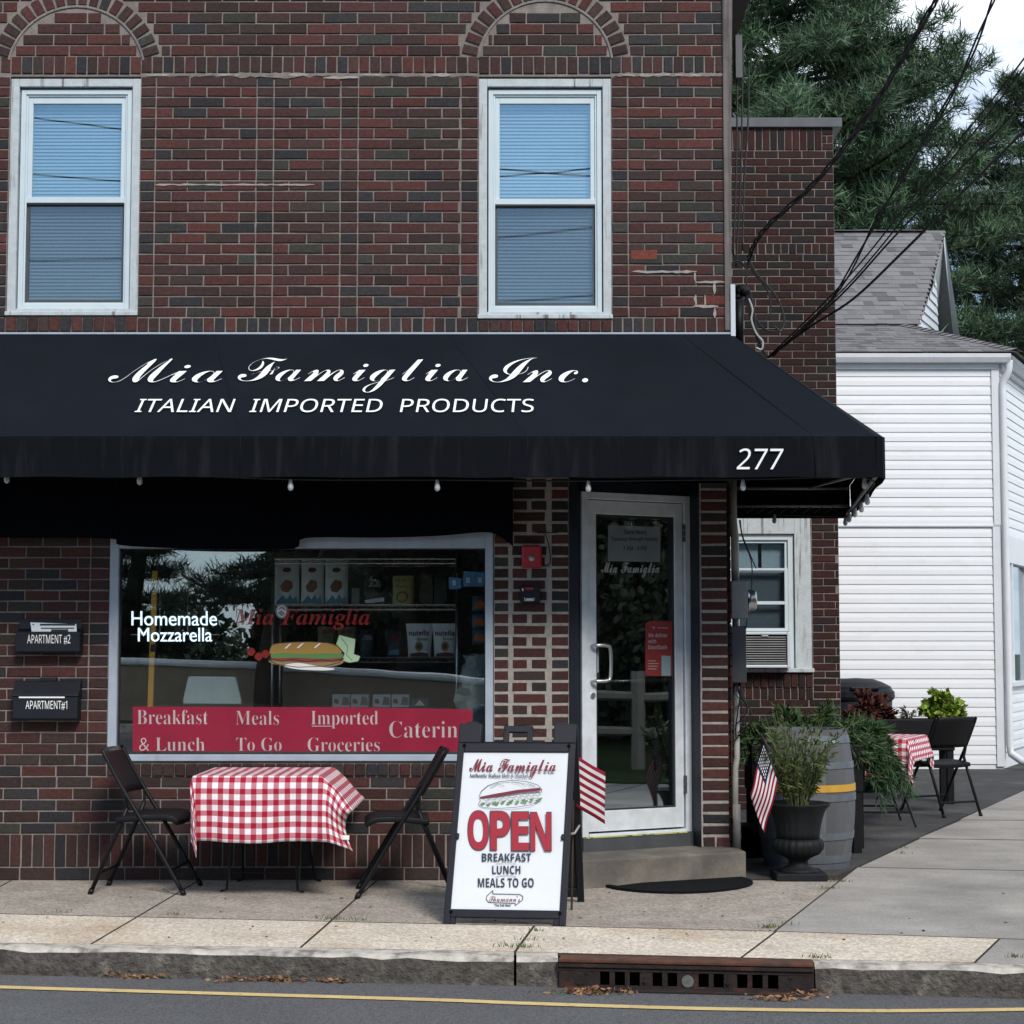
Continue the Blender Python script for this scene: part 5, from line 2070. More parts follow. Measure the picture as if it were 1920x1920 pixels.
# behind the pavement sign
f0 = W(1078, 1415, -1.25)
f1 = W(1081, 1513, -1.25)
flag('small striped flag sticking out behind the pavement sign', f0, f1, 0, W(1133, 1448, -1.22) - f0, 1, 1, f0 + V((-.005, 0, .03)), V((f0.x - .02, -1.25, 0)), False, .0)
# in the urn
UC = V((W(1497, 1635, .1).x, .1, 0))
g0, g1 = W(1431, 1394, .0), W(1459, 1466, .0)
fl_ = flag('small stars and stripes flag hanging from the black urn', g0, g1, 0, (W(1406, 1490, -.03) - g0), 1, 2.2, W(1427, 1376, .0), UC + V((-.02, -.03, .42)), True, 0)

# ------------------------------------------------------------------ black urn with wispy plant
t = thing('urn_planter', 'black fluted urn on a square foot with a wispy green plant, beside the doorstep', 'planter', UC)
b = MB()
flu = lambda k: (lambda a, z: 1 + (.035 * math.cos(a * 18) if k else 0))
b.box((UC.x - .155, UC.y - .155, 0), (UC.x + .155, UC.y + .155, .045))
b.build('foot', M['urn'], t, bevel=.006)
b = MB()
b.lathe([(.13, .045), (.10, .06), (.062, .085), (.058, .11), (.075, .125), (.085, .135)], 36, UC)
b.build('stem', M['urn'], t, smooth=True)
b = MB()
b.lathe([(.08, .13), (.125, .15), (.152, .185), (.155, .215), (.145, .235), (.130, .245)], 72, UC, mod=lambda a, z: 1 + .04 * math.cos(a * 22))
b.build('lobed_bowl', M['urn'], t, smooth=True)
b = MB()
b.lathe([(.128, .24), (.132, .28), (.140, .33), (.152, .38), (.172, .42), (.198, .448), (.205, .458), (.196, .462), (.17, .44), (.001, .43)], 72, UC, mod=lambda a, z: 1 + (.022 * math.cos(a * 22) if z < .41 else .012 * math.cos(a * 11)))
b.build('body', M['urn'], t, smooth=True)
gp = np.random.default_rng(8)
sm = MB()
P, A = [], []
for i in range(64):
    a = gp.uniform(0, 6.28)
    ln = gp.uniform(.25, .62)
    lean = gp.uniform(.05, .42)
    pts = [V((UC.x, UC.y, .43)) + V((math.cos(a), math.sin(a), 0)) * (.06 + lean * ln * s * s + .05 * s) + V((0, 0, ln * s * (1 - .25 * lean * s))) for s in (0, .33, .66, 1)]
    sm.tube(pts, [.004, .0035, .0025, .0012], 4)
    for k in range(26):
        s = gp.uniform(.2, 1)
        q = min(2, int(s * 3))
        p = pts[q].lerp(pts[q + 1], s * 3 - q)
        P.append(p)
        A.append(np.array([math.cos(a) * .5, math.sin(a) * .5, .6]) + gp.normal(size=3) * .7)
sm.build('stem_stalk', mat('green_stalk', (.10, .12, .04), .7), t)
leaves('foliage', P, A, gp.uniform(.03, .08, len(P)), .012, tints(len(P), (.075, .10, .035), .4, 3), M['leaf'], t, 3)

# ------------------------------------------------------------------ barrel
BC = V((W(1511, 1500, .78).x, .78, 0))
t = thing('wine_barrel', 'weathered grey oak wine barrel with a yellow hoop standing behind the urn', 'barrel', BC)
bh = .885
rad = lambda z: .265 + .052 * (1 - ((z - bh / 2) / (bh / 2)) ** 2)
zs = [bh * i / 22 for i in range(23)]
stc = [tuple(x * f for x in (.115, .125, .14)) for f in [RND.uniform(.75, 1.2) for _ in range(24)]]
b = MB()
b.lathe([(rad(z), z) for z in zs] + [(rad(bh) - .025, bh), (rad(bh) - .03, bh - .03), (.001, bh - .03)], 96, BC, mod=lambda a, z: 1 - (.006 if int(a / (2 * PI) * 96 + .5) % 4 == 0 else 0), cols=lambda i, j: stc[(j // 4) % 24])
b.build('staves', M['stave'], t, smooth=False)
for z, hgt, mm in ((.825, .05, 'hoop'), (.66, .042, 'hoop'), (.515, .045, 'hoop_yellow'), (.455, .045, 'hoop'), (.21, .045, 'hoop'), (.065, .05, 'hoop'), (.018, .034, 'hoop')):
    b = MB()
    r0, r1 = rad(z - hgt / 2), rad(z + hgt / 2)
    b.lathe([(r0 - .004, z - hgt / 2), (r0 + .005, z - hgt / 2), (r1 + .005, z + hgt / 2), (r1 - .004, z + hgt / 2)], 64, BC)
    b.build('hoop', M[mm], t, smooth=False)
b = MB()
an = math.radians(-62)
r_ = rad(.80) + .007
cc = [BC + V((r_ * math.cos(an + d), r_ * math.sin(an + d), z)) for d, z in ((-.06, .795), (.06, .795), (.06, .825), (-.06, .825))]
b.poly(cc)
b.build('paper_label', M['white_letter'], t)

# foliage of the planters behind the barrel
def shrub(name, label, cat, c, spread, n, L, wd, base, seed, m='leaf', group=None, pot=None, droop=0, stems=30):
    t = thing(name, label, cat, (c[0], c[1], 0), 0, group)
    g = np.random.default_rng(seed)
    P, A = [], []
    sb = MB()
    for i in range(stems):
        a = g.uniform(0, 6.28)
        k = math.sqrt(g.uniform(0, 1))
        e = V((c[0] + spread[0] * k * math.cos(a), c[1] + spread[1] * k * math.sin(a), c[2] + spread[2] * (g.uniform(.3, 1) * (1 - .45 * k * k) - droop * k * k)))
        o_ = V((c[0] + .25 * spread[0] * k * math.cos(a), c[1] + .25 * spread[1] * k * math.sin(a), c[2]))
        mid = o_.lerp(e, .5) + V((0, 0, spread[2] * .22))
        sb.tube([o_, mid, e], [.006, .004, .0015], 4)
        for q in range(n // stems):
            s = g.uniform(.15, 1.02)
            p = o_.lerp(mid, s * 2) if s < .5 else mid.lerp(e, s * 2 - 1)
            P.append(np.array(p) + g.normal(size=3) * .012)
            A.append(np.array((e - mid).normalized()) * .9 + g.normal(size=3) * .65)
    sb.build('branch', M['bark'], t)
    nn_ = len(P)
    leaves('foliage', P, A, g.uniform(.7, 1.3, nn_) * L, wd, tints(nn_, base, .4, seed), M[m], t, seed)
    if pot:
        pot(t)
    return t


def trough(x0, x1, y0, y1, z0, z1, legs=True):
    def f(t):
        b = MB()
        frame = .025
        b.box((x0, y0, z0), (x1, y0 + frame, z1))
        b.box((x0, y1 - frame, z0), (x1, y1, z1))
        b.box((x0, y0 + frame, z0), (x0 + frame, y1 - frame, z1))
        b.box((x1 - frame, y0 + frame, z0), (x1, y1 - frame, z1))
        b.box((x0 + frame, y0 + frame, z0), (x1 - frame, y1 - frame, z0 + .02))
        b.build('planter_box', M['black_plastic'], t, bevel=.006)
        b = MB()
        b.box((x0 + frame, y0 + frame, z0 + .02), (x1 - frame, y1 - frame, z1 - .03))
        b.build('soil', M['soil'], t)
        if legs:
            for x in (x0 + .04, x1 - .04):
                for y in (y0 + .04, y1 - .04):
                    b = MB()
                    b.prism([(x - .03, y - .03, 0), (x + .03, y - .03, 0), (x + .03, y + .03, 0), (x - .03, y + .03, 0)], (0, 0, z0 + .05))
                    b.build('leg', M['black_plastic'], t, bevel=.004)
    return f


YP = 1.55
px_ = lambda px, y=YP: W(px, 1400, y).x
x0_, x1_ = px_(1400), px_(1612)
shrub('cedar_planter', 'leggy dark green shrub in a raised black planter behind the barrel', 'planter', ((x0_ + x1_) / 2 - .02, YP + .1, .72), (.70, .30, .36), 9500, .07, .012, (.045, .085, .035), 21, 'needle', None, trough(x0_ + .02, x1_, YP - .1, YP + .3, .42, .74), .75, 90)
jx = W(1640, 1420, 1.9)
shrub('juniper_shrub', 'dense dark green juniper spilling over the planter edge towards the checked table', 'shrub', (jx.x - .05, 1.9, .66), (.33, .3, .30), 6000, .075, .009, (.04, .09, .035), 22, 'needle', None, trough(jx.x - .34, jx.x - .1, 1.75, 2.15, .40, .68), 1.55, 80)
# second checked table
T2 = G(1690, 1515)
t2c = V((W(1622, 1400, 3.55).x, 3.55, .70))
t = thing('bistro_table', 'small folding table on the dark lot between the planters and the white house', 'table', (t2c.x, t2c.y, 0))
b = MB()
b.box((t2c.x - .33, t2c.y - .33, .66), (t2c.x + .33, t2c.y + .33, .69))
b.build('table_top', M['black_metal'], t)
for sx in (-1, 1):
    for sy in (-1, 1):
        b = MB()
        b.tube([(t2c.x + sx * .34, t2c.y + sy * .28, .0), (t2c.x + sx * .12, t2c.y + sy * .22, .66)], .010, 6)
        b.build('leg', M['black_metal'], t)
b = MB()
b.tube([(t2c.x - .30, t2c.y - .3, .12), (t2c.x + .30, t2c.y - .3, .12)], .009, 6)
b.tube([(t2c.x - .30, t2c.y + .3, .12), (t2c.x + .30, t2c.y + .3, .12)], .009, 6)
b.build('cross_brace', M['black_metal'], t)
cloth('tablecloth', 'red and white checked cloth on the farther table on the dark lot', -.42, .42, .38, -.38, 0, .22, .24, .30, 9, .05, .22, math.radians(-24), V((t2c.x, t2c.y, .70)), .2)

# trough with coleus and yellow flowers, bin behind
YT = 5.4
tx0, tx1 = W(1590, 1360, YT).x, W(1790, 1360, YT).x
tz1 = W(1680, 1349, YT).z
tro = trough(tx0, tx1, YT, YT + .35, tz1 - .28, tz1, True)
t = thing('trough_planter', 'long black raised trough planter in front of the white house', 'planter', ((tx0 + tx1) / 2, YT + .17, 0))
tro(t)
c_ = W(1632, 1352, YT + .17)
shrub('coleus_plant', 'dark red coleus growing in the black trough by the bin', 'plant', (c_.x, YT + .17, tz1 - .02), (.22, .18, .27), 1700, .065, .038, (.085, .032, .027), 31, 'leaf', None, None, .15, 30)
c_ = W(1766, 1352, YT + .17)
shrub('flower_plant', 'bright yellow green leafy plant growing in the black trough', 'plant', (c_.x, YT + .17, tz1 - .02), (.20, .18, .28), 1500, .065, .047, (.17, .25, .035), 32, 'leaf', None, None, .1, 30)
c_ = W(1705, 1352, YT + .17)
shrub('herb_plant', 'thin grey green herb growing between the red and yellow plants', 'plant', (c_.x, YT + .17, tz1 - .02), (.07, .06, .15), 110, .05, .012, (.10, .11, .09), 33, 'leaf', None, None, 0, 9)
# bin
YB_ = 7.0
bc = V((W(1606, 1345, YB_).x, YB_, 0))
br_ = (W(1677, 1345, YB_).x - W(1540, 1345, YB_).x) / 2
bz1, bz0 = W(1600, 1306, YB_).z, 0
t = thing('storage_bin', 'large dark grey plastic bin with a domed lid beside the white house', 'bin', bc)
b = MB()
b.lathe([(br_ * .85, 0), (br_ * .93, bz1 * .5), (br_ * .97, bz1)], 28, bc)
b.build('body', M['slate_plastic'], t, smooth=True)
b = MB()
lt = W(1600, 1271, YB_).z
b.lathe([(br_ * 1.0, bz1 - .03), (br_ * 1.04, bz1), (br_ * 1.03, bz1 + .05), (br_ * .95, bz1 + .08), (br_ * .94, bz1 + .10), (br_ * .7, lt - .04), (br_ * .45, lt - .01), (.01, lt)], 28, bc)
b.build('lid', M['slate_plastic'], t, smooth=False)
b = MB()
b.box((bc.x - .12, bc.y - br_ * 1.02, bz1 + .07), (bc.x + .16, bc.y - br_ * .8, bz1 + .105))
b.build('handle', M['black_plastic'], t, bevel=.01)
# small pot behind the urn
pc = G(1405, 1548)
t = thing('plant_pot', 'small black plastic pot by the foot of the brick corner', 'pot', (pc.x, pc.y, 0))
pc = W(1409, 1540, 1.25)
t.location = (pc.x, 1.25, 0)
b = MB()
b.lathe([(.085, 0.0), (.115, .19), (.128, .19), (.13, .22), (.118, .22), (.11, .17), (.001, .17)], 20, (pc.x, 1.25, .0))
b.build('pot', M['black_plastic'], t, smooth=True)

# doormat
mtp = smoothpts([G(1127, 1661), G(1150, 1668), G(1200, 1674), G(1262, 1676.5), G(1330, 1674.5), G(1385, 1668), G(1411, 1660), G(1404, 1652), G(1370, 1645), G(1335, 1643.5)], 4)
mtp.append(V((.62, -.36, 0)))
b = MB()
b.prism([V((p.x, p.y, .003)) for p in mtp], (0, 0, .014))
tag(b.build('doormat', M['mat_rubber'], bevel=.004), 'black half round rubber mat in front of the doorstep', 'mat')

# ------------------------------------------------------------------ kerb inlet
t = thing('storm_drain', 'rusty cast iron kerb inlet with a slotted face set in the kerb', 'drain', ((DR0 + DR1) / 2, fk((DR0 + DR1) / 2), ROAD))
P0, P1 = V((DR0 + .006, fk(DR0) - .0, 0)), V((DR1 - .006, fk(DR1) - .0, 0))
u = (P1 - P0).normalized()
Ld = (P1 - P0).length
nd = V((u.y, -u.x, 0))
def db_(mb, a0, a1, z0, z1, d0, d1):
    return mb.hexa([P0 + u * a + nd * d + V((0, 0, z)) for z in (z0, z1) for a, d in ((a0, d1), (a1, d1), (a1, d0), (a0, d0))])
b = MB()
db_(b, 0, Ld, -.010, .008, -.06, .048)
b.build('top_plate', M['rust_top'], t, bevel=.005)
zt_, zb_ = -.03, -.128
mmx = lambda px: (px - 1048) / (1525 - 1048) * Ld
slots = [(1126, 1144), (1154, 1173), (1182, 1201), (1225, 1243), (1253, 1271), (1311, 1330), (1339, 1358), (1383, 1402), (1411, 1430), (1440, 1459)]
b = MB()
db_(b, 0, Ld, -.03, -.014, .0, .046)
edges_ = [0] + [mmx(q) for s_ in slots for q in s_] + [Ld]
for k in range(0, len(edges_), 2):
    db_(b, edges_[k], edges_[k + 1], zb_ + .018, zt_ - .018, .018, .034)
db_(b, 0, Ld, zb_, zb_ + .018, .018, .036)
db_(b, 0, Ld, zt_ - .018, zt_, .018, .036)
for k in (1211, 1366):
    db_(b, mmx(k) - .003, mmx(k) + .003, zb_ + .022, zt_ - .022, .034, .0365)
    c_ = P0 + u * mmx(k) + V((0, 0, (zt_ + zb_) / 2 - .008))
    b.tube([c_ + nd * .03, c_ + nd * .044], .009, 8)
for k in (1088, 1495):
    c_ = P0 + u * mmx(k) + V((0, 0, zb_ + .024))
    b.tube([c_ + nd * .03, c_ + nd * .043], .008, 8)
    db_(b, mmx(k) - .018, mmx(k) + .018, zb_ + .021, zb_ + .027, .034, .037)
for k in (1102, 1482):
    db_(b, mmx(k) - .009, mmx(k) + .009, zt_ - .034, zt_ - .02, .034, .038)
b.build('slotted_face', M['rust'], t, bevel=.003)
b = MB()
c_ = P0 + u * mmx(1291) + V((0, 0, (zt_ + zb_) / 2 - .004))
b.tube([c_ + nd * .034, c_ + nd * .039], .027, 20)
b.build('medallion', mat('dull_zinc', (.13, .135, .125), .7, var=.4, vs=40), t)
b = MB()
db_(b, 0, Ld, ROAD - .25, -.035, -.45, -.44)
db_(b, 0, .004, ROAD - .25, -.035, -.44, .017)
db_(b, Ld - .004, Ld, ROAD - .25, -.035, -.44, .017)
db_(b, .0, Ld, ROAD - .26, ROAD - .25, -.45, .03)
db_(b, .005, Ld - .005, ROAD - .2, -.032, -.056, -.050)  # black plate added behind the slots, standing in for the shade inside
b.build('chamber', M['black'], t)
b = MB()
db_(b, .03, Ld, ROAD - .0, ROAD + .012, .045, .12)
b.build('apron', M['rust'], t, bevel=.004)

# weeds and dead leaves in the joints and gutter
g = np.random.default_rng(4)
P, A = [], []
def tuft(p, n, r, ln=.05, lean=.5):
    for i in range(n):
        a = g.uniform(0, 6.28)
        P.append(np.array(p) + np.array([g.normal() * r, g.normal() * r * .35, 0]))
        A.append(np.array([math.cos(a) * lean, math.sin(a) * lean, 1]))
for px, py, n, r in ((975, 1778, 60, .05), (1005, 1748, 26, .02), (985, 1765, 25, .03), (1535, 1798, 30, .03), (1440, 1742, 40, .03), (1480, 1736, 12, .03), (1575, 1655, 40, .03), (1555, 1668, 20, .03), (625, 1725, 45, .07), (660, 1727, 25, .06), (105, 1713, 20, .03), (330, 1717, 20, .03), (1040, 1865, 20, .03), (1905, 1797, 30, .03), (60, 1642, 40, .09), (1697, 1592, 14, .05), (1690, 1602, 14, .05)):
    tuft(G(px, py, -.005 if py < 1820 else ROAD), n, r)
n1 = len(P)
L_ = g.uniform(.012, .038, n1)
tag(leaves('weeds', P, A, L_, .005, tints(n1, (.09, .13, .04), .4, 5), M['leaf'], None, 5), kind='stuff')
P, A = [], []
for px, py, n, r in ((255, 1829, 70, .07), (500, 1836, 80, .10), (530, 1830, 40, .04), (640, 1839, 50, .06), (1110, 1860, 110, .09), (1455, 1873, 60, .06), (1515, 1866, 40, .05), (1100, 1862, 40, .04), (430, 1838, 30, .06)):
    for i in range(n):
        p = G(px, py, ROAD + .006)
        x = p.x + g.normal() * r
        P.append(np.array([x, min(fk(x) - .03, p.y + g.normal() * .02), ROAD + .004 + abs(g.normal()) * .008]))
        A.append(g.normal(size=3) * np.array([1, 1, .25]))
n1 = len(P)
tag(leaves('dead_leaves', P, A, g.uniform(.015, .045, n1), g.uniform(.008, .02, n1), tints(n1, (.24, .13, .07), .5, 6), M['drygrass'], None, 6), kind='stuff')
P = []
for i in range(70):
    P.append(np.array(G(g.uniform(0, 1900), g.uniform(1660, 1770), .004)))
n1 = len(P)
tag(leaves('litter', P, g.normal(size=(n1, 3)) * np.array([1, 1, .1]), g.uniform(.01, .03, n1), g.uniform(.006, .014, n1), tints(n1, (.12, .08, .05), .6, 7), M['drygrass'], None, 7), kind='stuff')
# ================================================================== REAR WING OF THE SHOP
WY = 4.85
FWg = (V((0, WY, 0)), V((1, 0, 0)), V((0, -1, 0)))
wx = lambda px, py=900: W(px, py, WY).x
wz = lambda py: W(1480, py, WY).z
BW = MB()
wx0, wx1 = CX + .3, wx(1569, 700)
wtop = wz(240)
WW = (wx(1338, 1100), wx(1522, 1100), wz(1258), wz(968))
holes(BW, wx0, wx1 - .004, -.05, wtop, [WW], WY + .007, WY + .28, 1)
BW.box((wx0, WY + .28, -.05), (wx1 - .02, WY + 5, wtop - .05), None, 1)
zt3, zm0, zm1 = wz(282), wz(476), wz(456)
DKW = (.50, .38, .08, .04)
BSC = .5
run(FWg, wx1 - .105, wx1 - .002, zt3, wtop, L=.105, H_=.064)
sold(FWg, wx0, wx1 - .105, zt3, wtop, w=(.6, .34, .05, .01))
run(FWg, wx0, wx1 - .002, zm1, zt3, w=DKW)
sold(FWg, wx0, wx1 - .002, zm0, zm1, w=(.5, .4, .08, .02))
run(FWg, wx0, wx1 - .002, WW[3], zm0, w=DKW, off=1)
run(FWg, WW[1] + .004, wx1 - .002, WW[2], WW[3], w=DKW)
sold(FWg, wx0, WW[1] + .004, wz(1290), WW[2] - .01, d=.01, w=(.4, .5, .08, .02))
run(FWg, WW[1] + .004, wx1 - .002, wz(1310), WW[2], w=DKW)
sold(FWg, wx0, WW[1] + .004, wz(1312), wz(1290), w=(.4, .5, .08, .02))
run(FWg, wx0, wx1 - .002, 0, wz(1311), w=DKW)
BW.build('rear_wing', [M['brick'], M['mortar'], M['pale_mortar']], shop)
b = MB()
b.box((wx0 - .1, WY - .03, wtop), (wx(1578, 230), WY + 5.05, wz(222)))
b.build('coping', M['dark_grey_metal'], shop, bevel=.006)
# window of the wing
x0, x1, z0, z1 = WW
b = MB()
frame_rect(b, x0 + .003, x1 - .003, z0, z1, .145, -.0 + WY + .01, WY + .1, .02, .155)
b.box((x0 - .02, WY - .035, z0 - .012), (x1 + .01, WY + .1, z0 + .022))
win = b.build('window', M['old_white'], shop, bevel=.004)
win['label'] = 'white painted wing window holding an air conditioner'
a0, a1, b0, b1 = x0 + .15, x1 - .152, z0 + .022, z1 - .158
b = MB()
frame_rect(b, a0, a1, b0, b1, .05, WY + .04, WY + .1, .02, .05)
b.build('frame', M['vinyl'], win, bevel=.003)
zmid = W(1440, 1068, WY).z
zac = W(1440, 1184, WY).z
b = MB()
frame_rect(b, a0 + .05, a1 - .05, zmid - .02, b1 - .05, .025, WY + .06, WY + .09)
b.build('upper_sash', M['vinyl'], win)
b = MB()
frame_rect(b, a0 + .05, a1 - .05, zac, zmid + .015, .03, WY + .045, WY + .07, .03, .02)
zc_ = W(1440, 1130, WY).z
b.box((a0 + .05, WY + .047, zc_ - .014), (a1 - .05, WY + .068, zc_ + .014))
b.build('lower_sash', M['vinyl'], win)
MB().box((a0 + .05, WY + .075, zac), (a1 - .05, WY + .08, b1 - .05)).build('pane', glass('wing_glass', (.8, .84, .86), .06), win)
b = MB()
b.box((a0, WY + .14, zmid), (W(1425, 1040, WY).x, WY + .15, b1))
b.box((W(1432, 1040, WY).x, WY + .14, zmid), (a1, WY + .15, b1))
b.build('blind', M['blind'], win)
b = MB()
b.box((a0, WY + .14, zac), (a1, WY + .15, zmid - .004))
b.build('roller_shade', mat('grey_shade', (.13, .16, .18), .8), win)
MB().box((x0, WY + .2, z0), (x1, WY + .21, z1)).build('dark_backing', M['room'], win)
t = thing('air_conditioner', 'white window air conditioner with a dark grille in the wing window', 'air conditioner', ((x0 + x1) / 2, WY - .1, b0))
cx0, cx1 = W(1388, 1220, WY - .12).x, W(1480, 1220, WY - .12).x
cz0, cz1 = W(1440, 1250, WY - .12).z, W(1440, 1187, WY - .12).z
b = MB()
frame_rect(b, cx0 - .006, cx1 + .012, cz0 - .01, cz1 + .008, .034, WY - .15, WY + .03, .026, .022)
b.box((cx0 + .005, WY - .09, cz0 + .005), (cx1 - .005, WY + .03, cz1 - .005))
b.box(((cx0 + cx1) / 2 - .03, WY - .142, cz1 - .03), ((cx0 + cx1) / 2 + .03, WY - .12, cz1 - .01))
b.build('casing', M['vinyl'], t, bevel=.006)
b = MB()
b.box((cx0 + .022, WY - .10, cz0 + .016), (cx1 - .022, WY - .095, cz1 - .014))
b.build('grille_back', M['black'], t)
b = MB()
k = 12
for i in range(k):
    z = cz0 + .02 + (cz1 - cz0 - .045) * (i + .5) / k
    b.box((cx0 + .024, WY - .13, z - .003), (cx1 - .024, WY - .11, z + .006))
b.build('grille', M['grey_metal'], t)

# ------------------------------------------------------------------ electricity service on the corner
sx = lambda y, out=0: CX + y * sd.x / sd.y + out
t = thing('electric_meter', 'grey electric meter box with a round glass meter on the corner of the brick building', 'meter', (sx(.55), .55, W(1390, 1190, .55).z))
my = .55
zz = lambda py: W(1390, py, my).z
ox = lambda px: W(px, 1150, my).x
b = MB()
b.box((sx(my) - .01, my - .12, zz(1160)), (ox(1398), my + .12, zz(1090)))
b.build('meter_box', M['grey_metal'], t, bevel=.006)
b = MB()
zc = zz(1126)
ob = b.lathe([(.075, 0), (.082, .008), (.078, .012), (.07, .03), (.068, .055), (.055, .068), (.001, .072)], 20, (0, 0, 0)).build('meter_dome', M['steel'], t, smooth=True)
ob.matrix_parent_inverse = Matrix.Identity(4)
ob.location = V((ox(1398), my, zc)) - t.location
ob.rotation_euler = (0, PI / 2, 0)
b = MB()
b.box((sx(my) - .01, my - .10, zz(1280)), (ox(1395), my + .10, zz(1174)))
b.build('switch_box', M['dark_grey_metal'], t, bevel=.006)
b = MB()
xc = ox(1379)
b.tube([(xc, my, zz(1175)), (xc, my, zz(1158))], .022, 8)
b.tube([(xc - .0, my, zz(1092)), (xc + .0, my, zz(1010)), (ox(1376), my, zz(975)), (ox(1376), my, zz(900))], .026, 10)
b.build('riser', M['pvc'], t, smooth=True)
b = MB()
b.tube([(xc, my, zz(1278)), (xc, my, zz(1420)), (ox(1376), my, zz(1440)), (ox(1375), my, zz(1520)), (ox(1376), my, .02)], .020, 10)
b.tube([(ox(1376), my, zz(1508)), (ox(1376), my, .05)], .032, 8)
b.build('lower_pipe', M['pvc'], t, smooth=True)
for k in range(7):
    b = MB()
    a = RND.uniform(0, 6)
    b.tube(smoothpts([(xc + .01, my - .05, zz(1275)), (xc + RND.uniform(-.02, .05), my - .08, zz(1300)), (xc + RND.uniform(-.02, .10), my - .1, zz(1330 + k * 6)), (xc + RND.uniform(-.03, .02), my - .06, zz(1360 + k * 5))], 4), .004, 4)
    b.build('loose_wire', M['cable'], t)
for k, pts in enumerate(([(1386, 975), (1393, 1010), (1408, 1050), (1410, 1090), (1406, 1130)], [(1388, 975), (1391, 1000), (1402, 1030), (1418, 1066)], [(1398, 1180), (1402, 1150), (1404, 1120)])):
    b = MB()
    b.tube(smoothpts([W(x, y, .45) for x, y in pts], 4), .004, 5)
    b.build('loose_wire', M['cable'], t)
# outlet elbow at the ground
b = MB()
b.tube(smoothpts([W(1366, 1546, .6), W(1376, 1549, .58), W(1382, 1560, .57), W(1383, 1572, .57)], 4), .024, 10)
tag(b.build('drain_elbow', M['pvc'], smooth=True), 'grey plastic pipe elbow low on the brick corner', 'pipe')
# white bracket and service head
t = thing('service_head', 'white bracket and dark weatherhead with dangling wires above the awning corner', 'weatherhead', W(1374, 632, .02))
b = MB()
b.box((ux(1367), -.03, Z0(632)), (ux(1376), .06, Z0(535)))
b.build('bracket', M['house_trim'], t, bevel=.003)
b = MB()
b.tube([W(1386, 640, .2), W(1386, 565, .2)], .028, 10)
b.tube(smoothpts([W(1384, 560, .2), W(1384, 548, .2), W(1392, 543, .18), W(1400, 550, .16)], 4), [.03] * 4 + [.036] * 5 + [.03] * 4, 10)
b.build('weatherhead', M['black_plastic'], t, smooth=True)
for pts in ([(1398, 548), (1406, 580), (1415, 610), (1424, 650), (1440, 668)], [(1396, 552), (1408, 600), (1422, 640), (1438, 668)], [(1400, 550), (1410, 562), (1418, 610), (1428, 655)],
            [(1404, 486), (1412, 510), (1436, 540), (1445, 570), (1444, 595)], [(1404, 486), (1420, 515), (1455, 555), (1470, 595), (1465, 620), (1452, 612)],
            [(1403, 490), (1399, 520), (1402, 545)], [(1407, 548), (1415, 590), (1430, 615), (1455, 622), (1470, 605)], [(1372, 495), (1380, 490), (1390, 492), (1396, 500)]):
    b = MB()
    b.tube(smoothpts([W(x, y, .22 + .0006 * (x - 1400)) for x, y in pts], 5), .0065, 5)
    b.build('drip_loop', M['cable'], t)
b = MB()
b.tube(smoothpts([W(x, y, .21) for x, y in [(1404, 560), (1411, 580), (1409, 600), (1418, 625), (1430, 640), (1428, 655), (1418, 652)]], 4), .006, 5)
b.build('bare_wire', M['pvc'], t)
for pts, lab in (([(1381, 85), (1382, 200), (1380, 330), (1375, 480)], 'thin black cable running down close beside the weathered corner board'), ([(1393, 90), (1391, 220), (1388, 350), (1380, 500)], 'thin black cable hanging down the side wall, the middle one of three'), ([(1404, 125), (1403, 220), (1396, 330), (1392, 470)], 'thin black cable hanging farthest from the corner board')):
    b = MB()
    b.tube(smoothpts([W(x, y, .25) for x, y in pts], 5), .006, 5)
    tag(b.build('cable', M['cable'], smooth=True), lab, 'cable', 'cables down the side wall')
t = thing('cable_clamp', 'small dark bracket holding cables high on the side wall', 'bracket', W(1386, 120, .25))
b = MB()
b.box(W(1380, 145, .2), W(1386, 80, .35))
b.build('bracket', M['dark_grey_metal'], t)

# overhead lines to a pole out of view
def span(label, pts, y0, y1, r, n=1, gap=.02):
    m = len(pts)
    P = [W(x, y, y0 + (y1 - y0) * (i / (m - 1)) ** 1.0) for i, (x, y) in enumerate(pts)]
    P = smoothpts(P, 6)
    t = thing('overhead_line', label, 'cable', P[0], 0, 'overhead lines')
    for k in range(n):
        b = MB()
        b.tube([p + V((math.cos(i * .7 + k * 2 * PI / n), .0, math.sin(i * .7 + k * 2 * PI / n))) * (gap if n > 1 else 0) for i, p in enumerate(P)], r, 5)
        b.build('wire', M['cable'], t, smooth=True)
span('thick twisted overhead line looping down to the loop above the meter', [(1404, 486), (1416, 455), (1445, 418), (1520, 350), (1580, 280), (1640, 195), (1700, 95), (1757, -5), (1800, -90)], .25, -2.5, .0065, 3, .011)
span('overhead line crossing high over the pine towards the top edge', [(1448, 668), (1560, 560), (1640, 420), (1700, 318), (1800, 148), (1862, 0), (1900, -90)], 1.0, -2.2, .006, 2, .009)
span('thin overhead line, upper of the close pair over the shingle roof', [(1446, 664), (1590, 520), (1735, 340), (1850, 200), (1935, 90)], 1.0, -1.5, .0055)
span('thin overhead line, lower of the close pair over the shingle roof', [(1447, 667), (1595, 528), (1740, 352), (1855, 212), (1935, 106)], 1.02, -1.5, .0055)
span('overhead line sagging across the middle of the shingle roof', [(1443, 668), (1570, 560), (1680, 440), (1826, 290), (1890, 225), (1940, 160)], 1.05, -1.5, .007)
span('lowest overhead line running over the shingle roof to the gable', [(1440, 670), (1520, 612), (1600, 560), (1690, 475), (1770, 395), (1930, 235)], 1.1, -1.5, .0085)

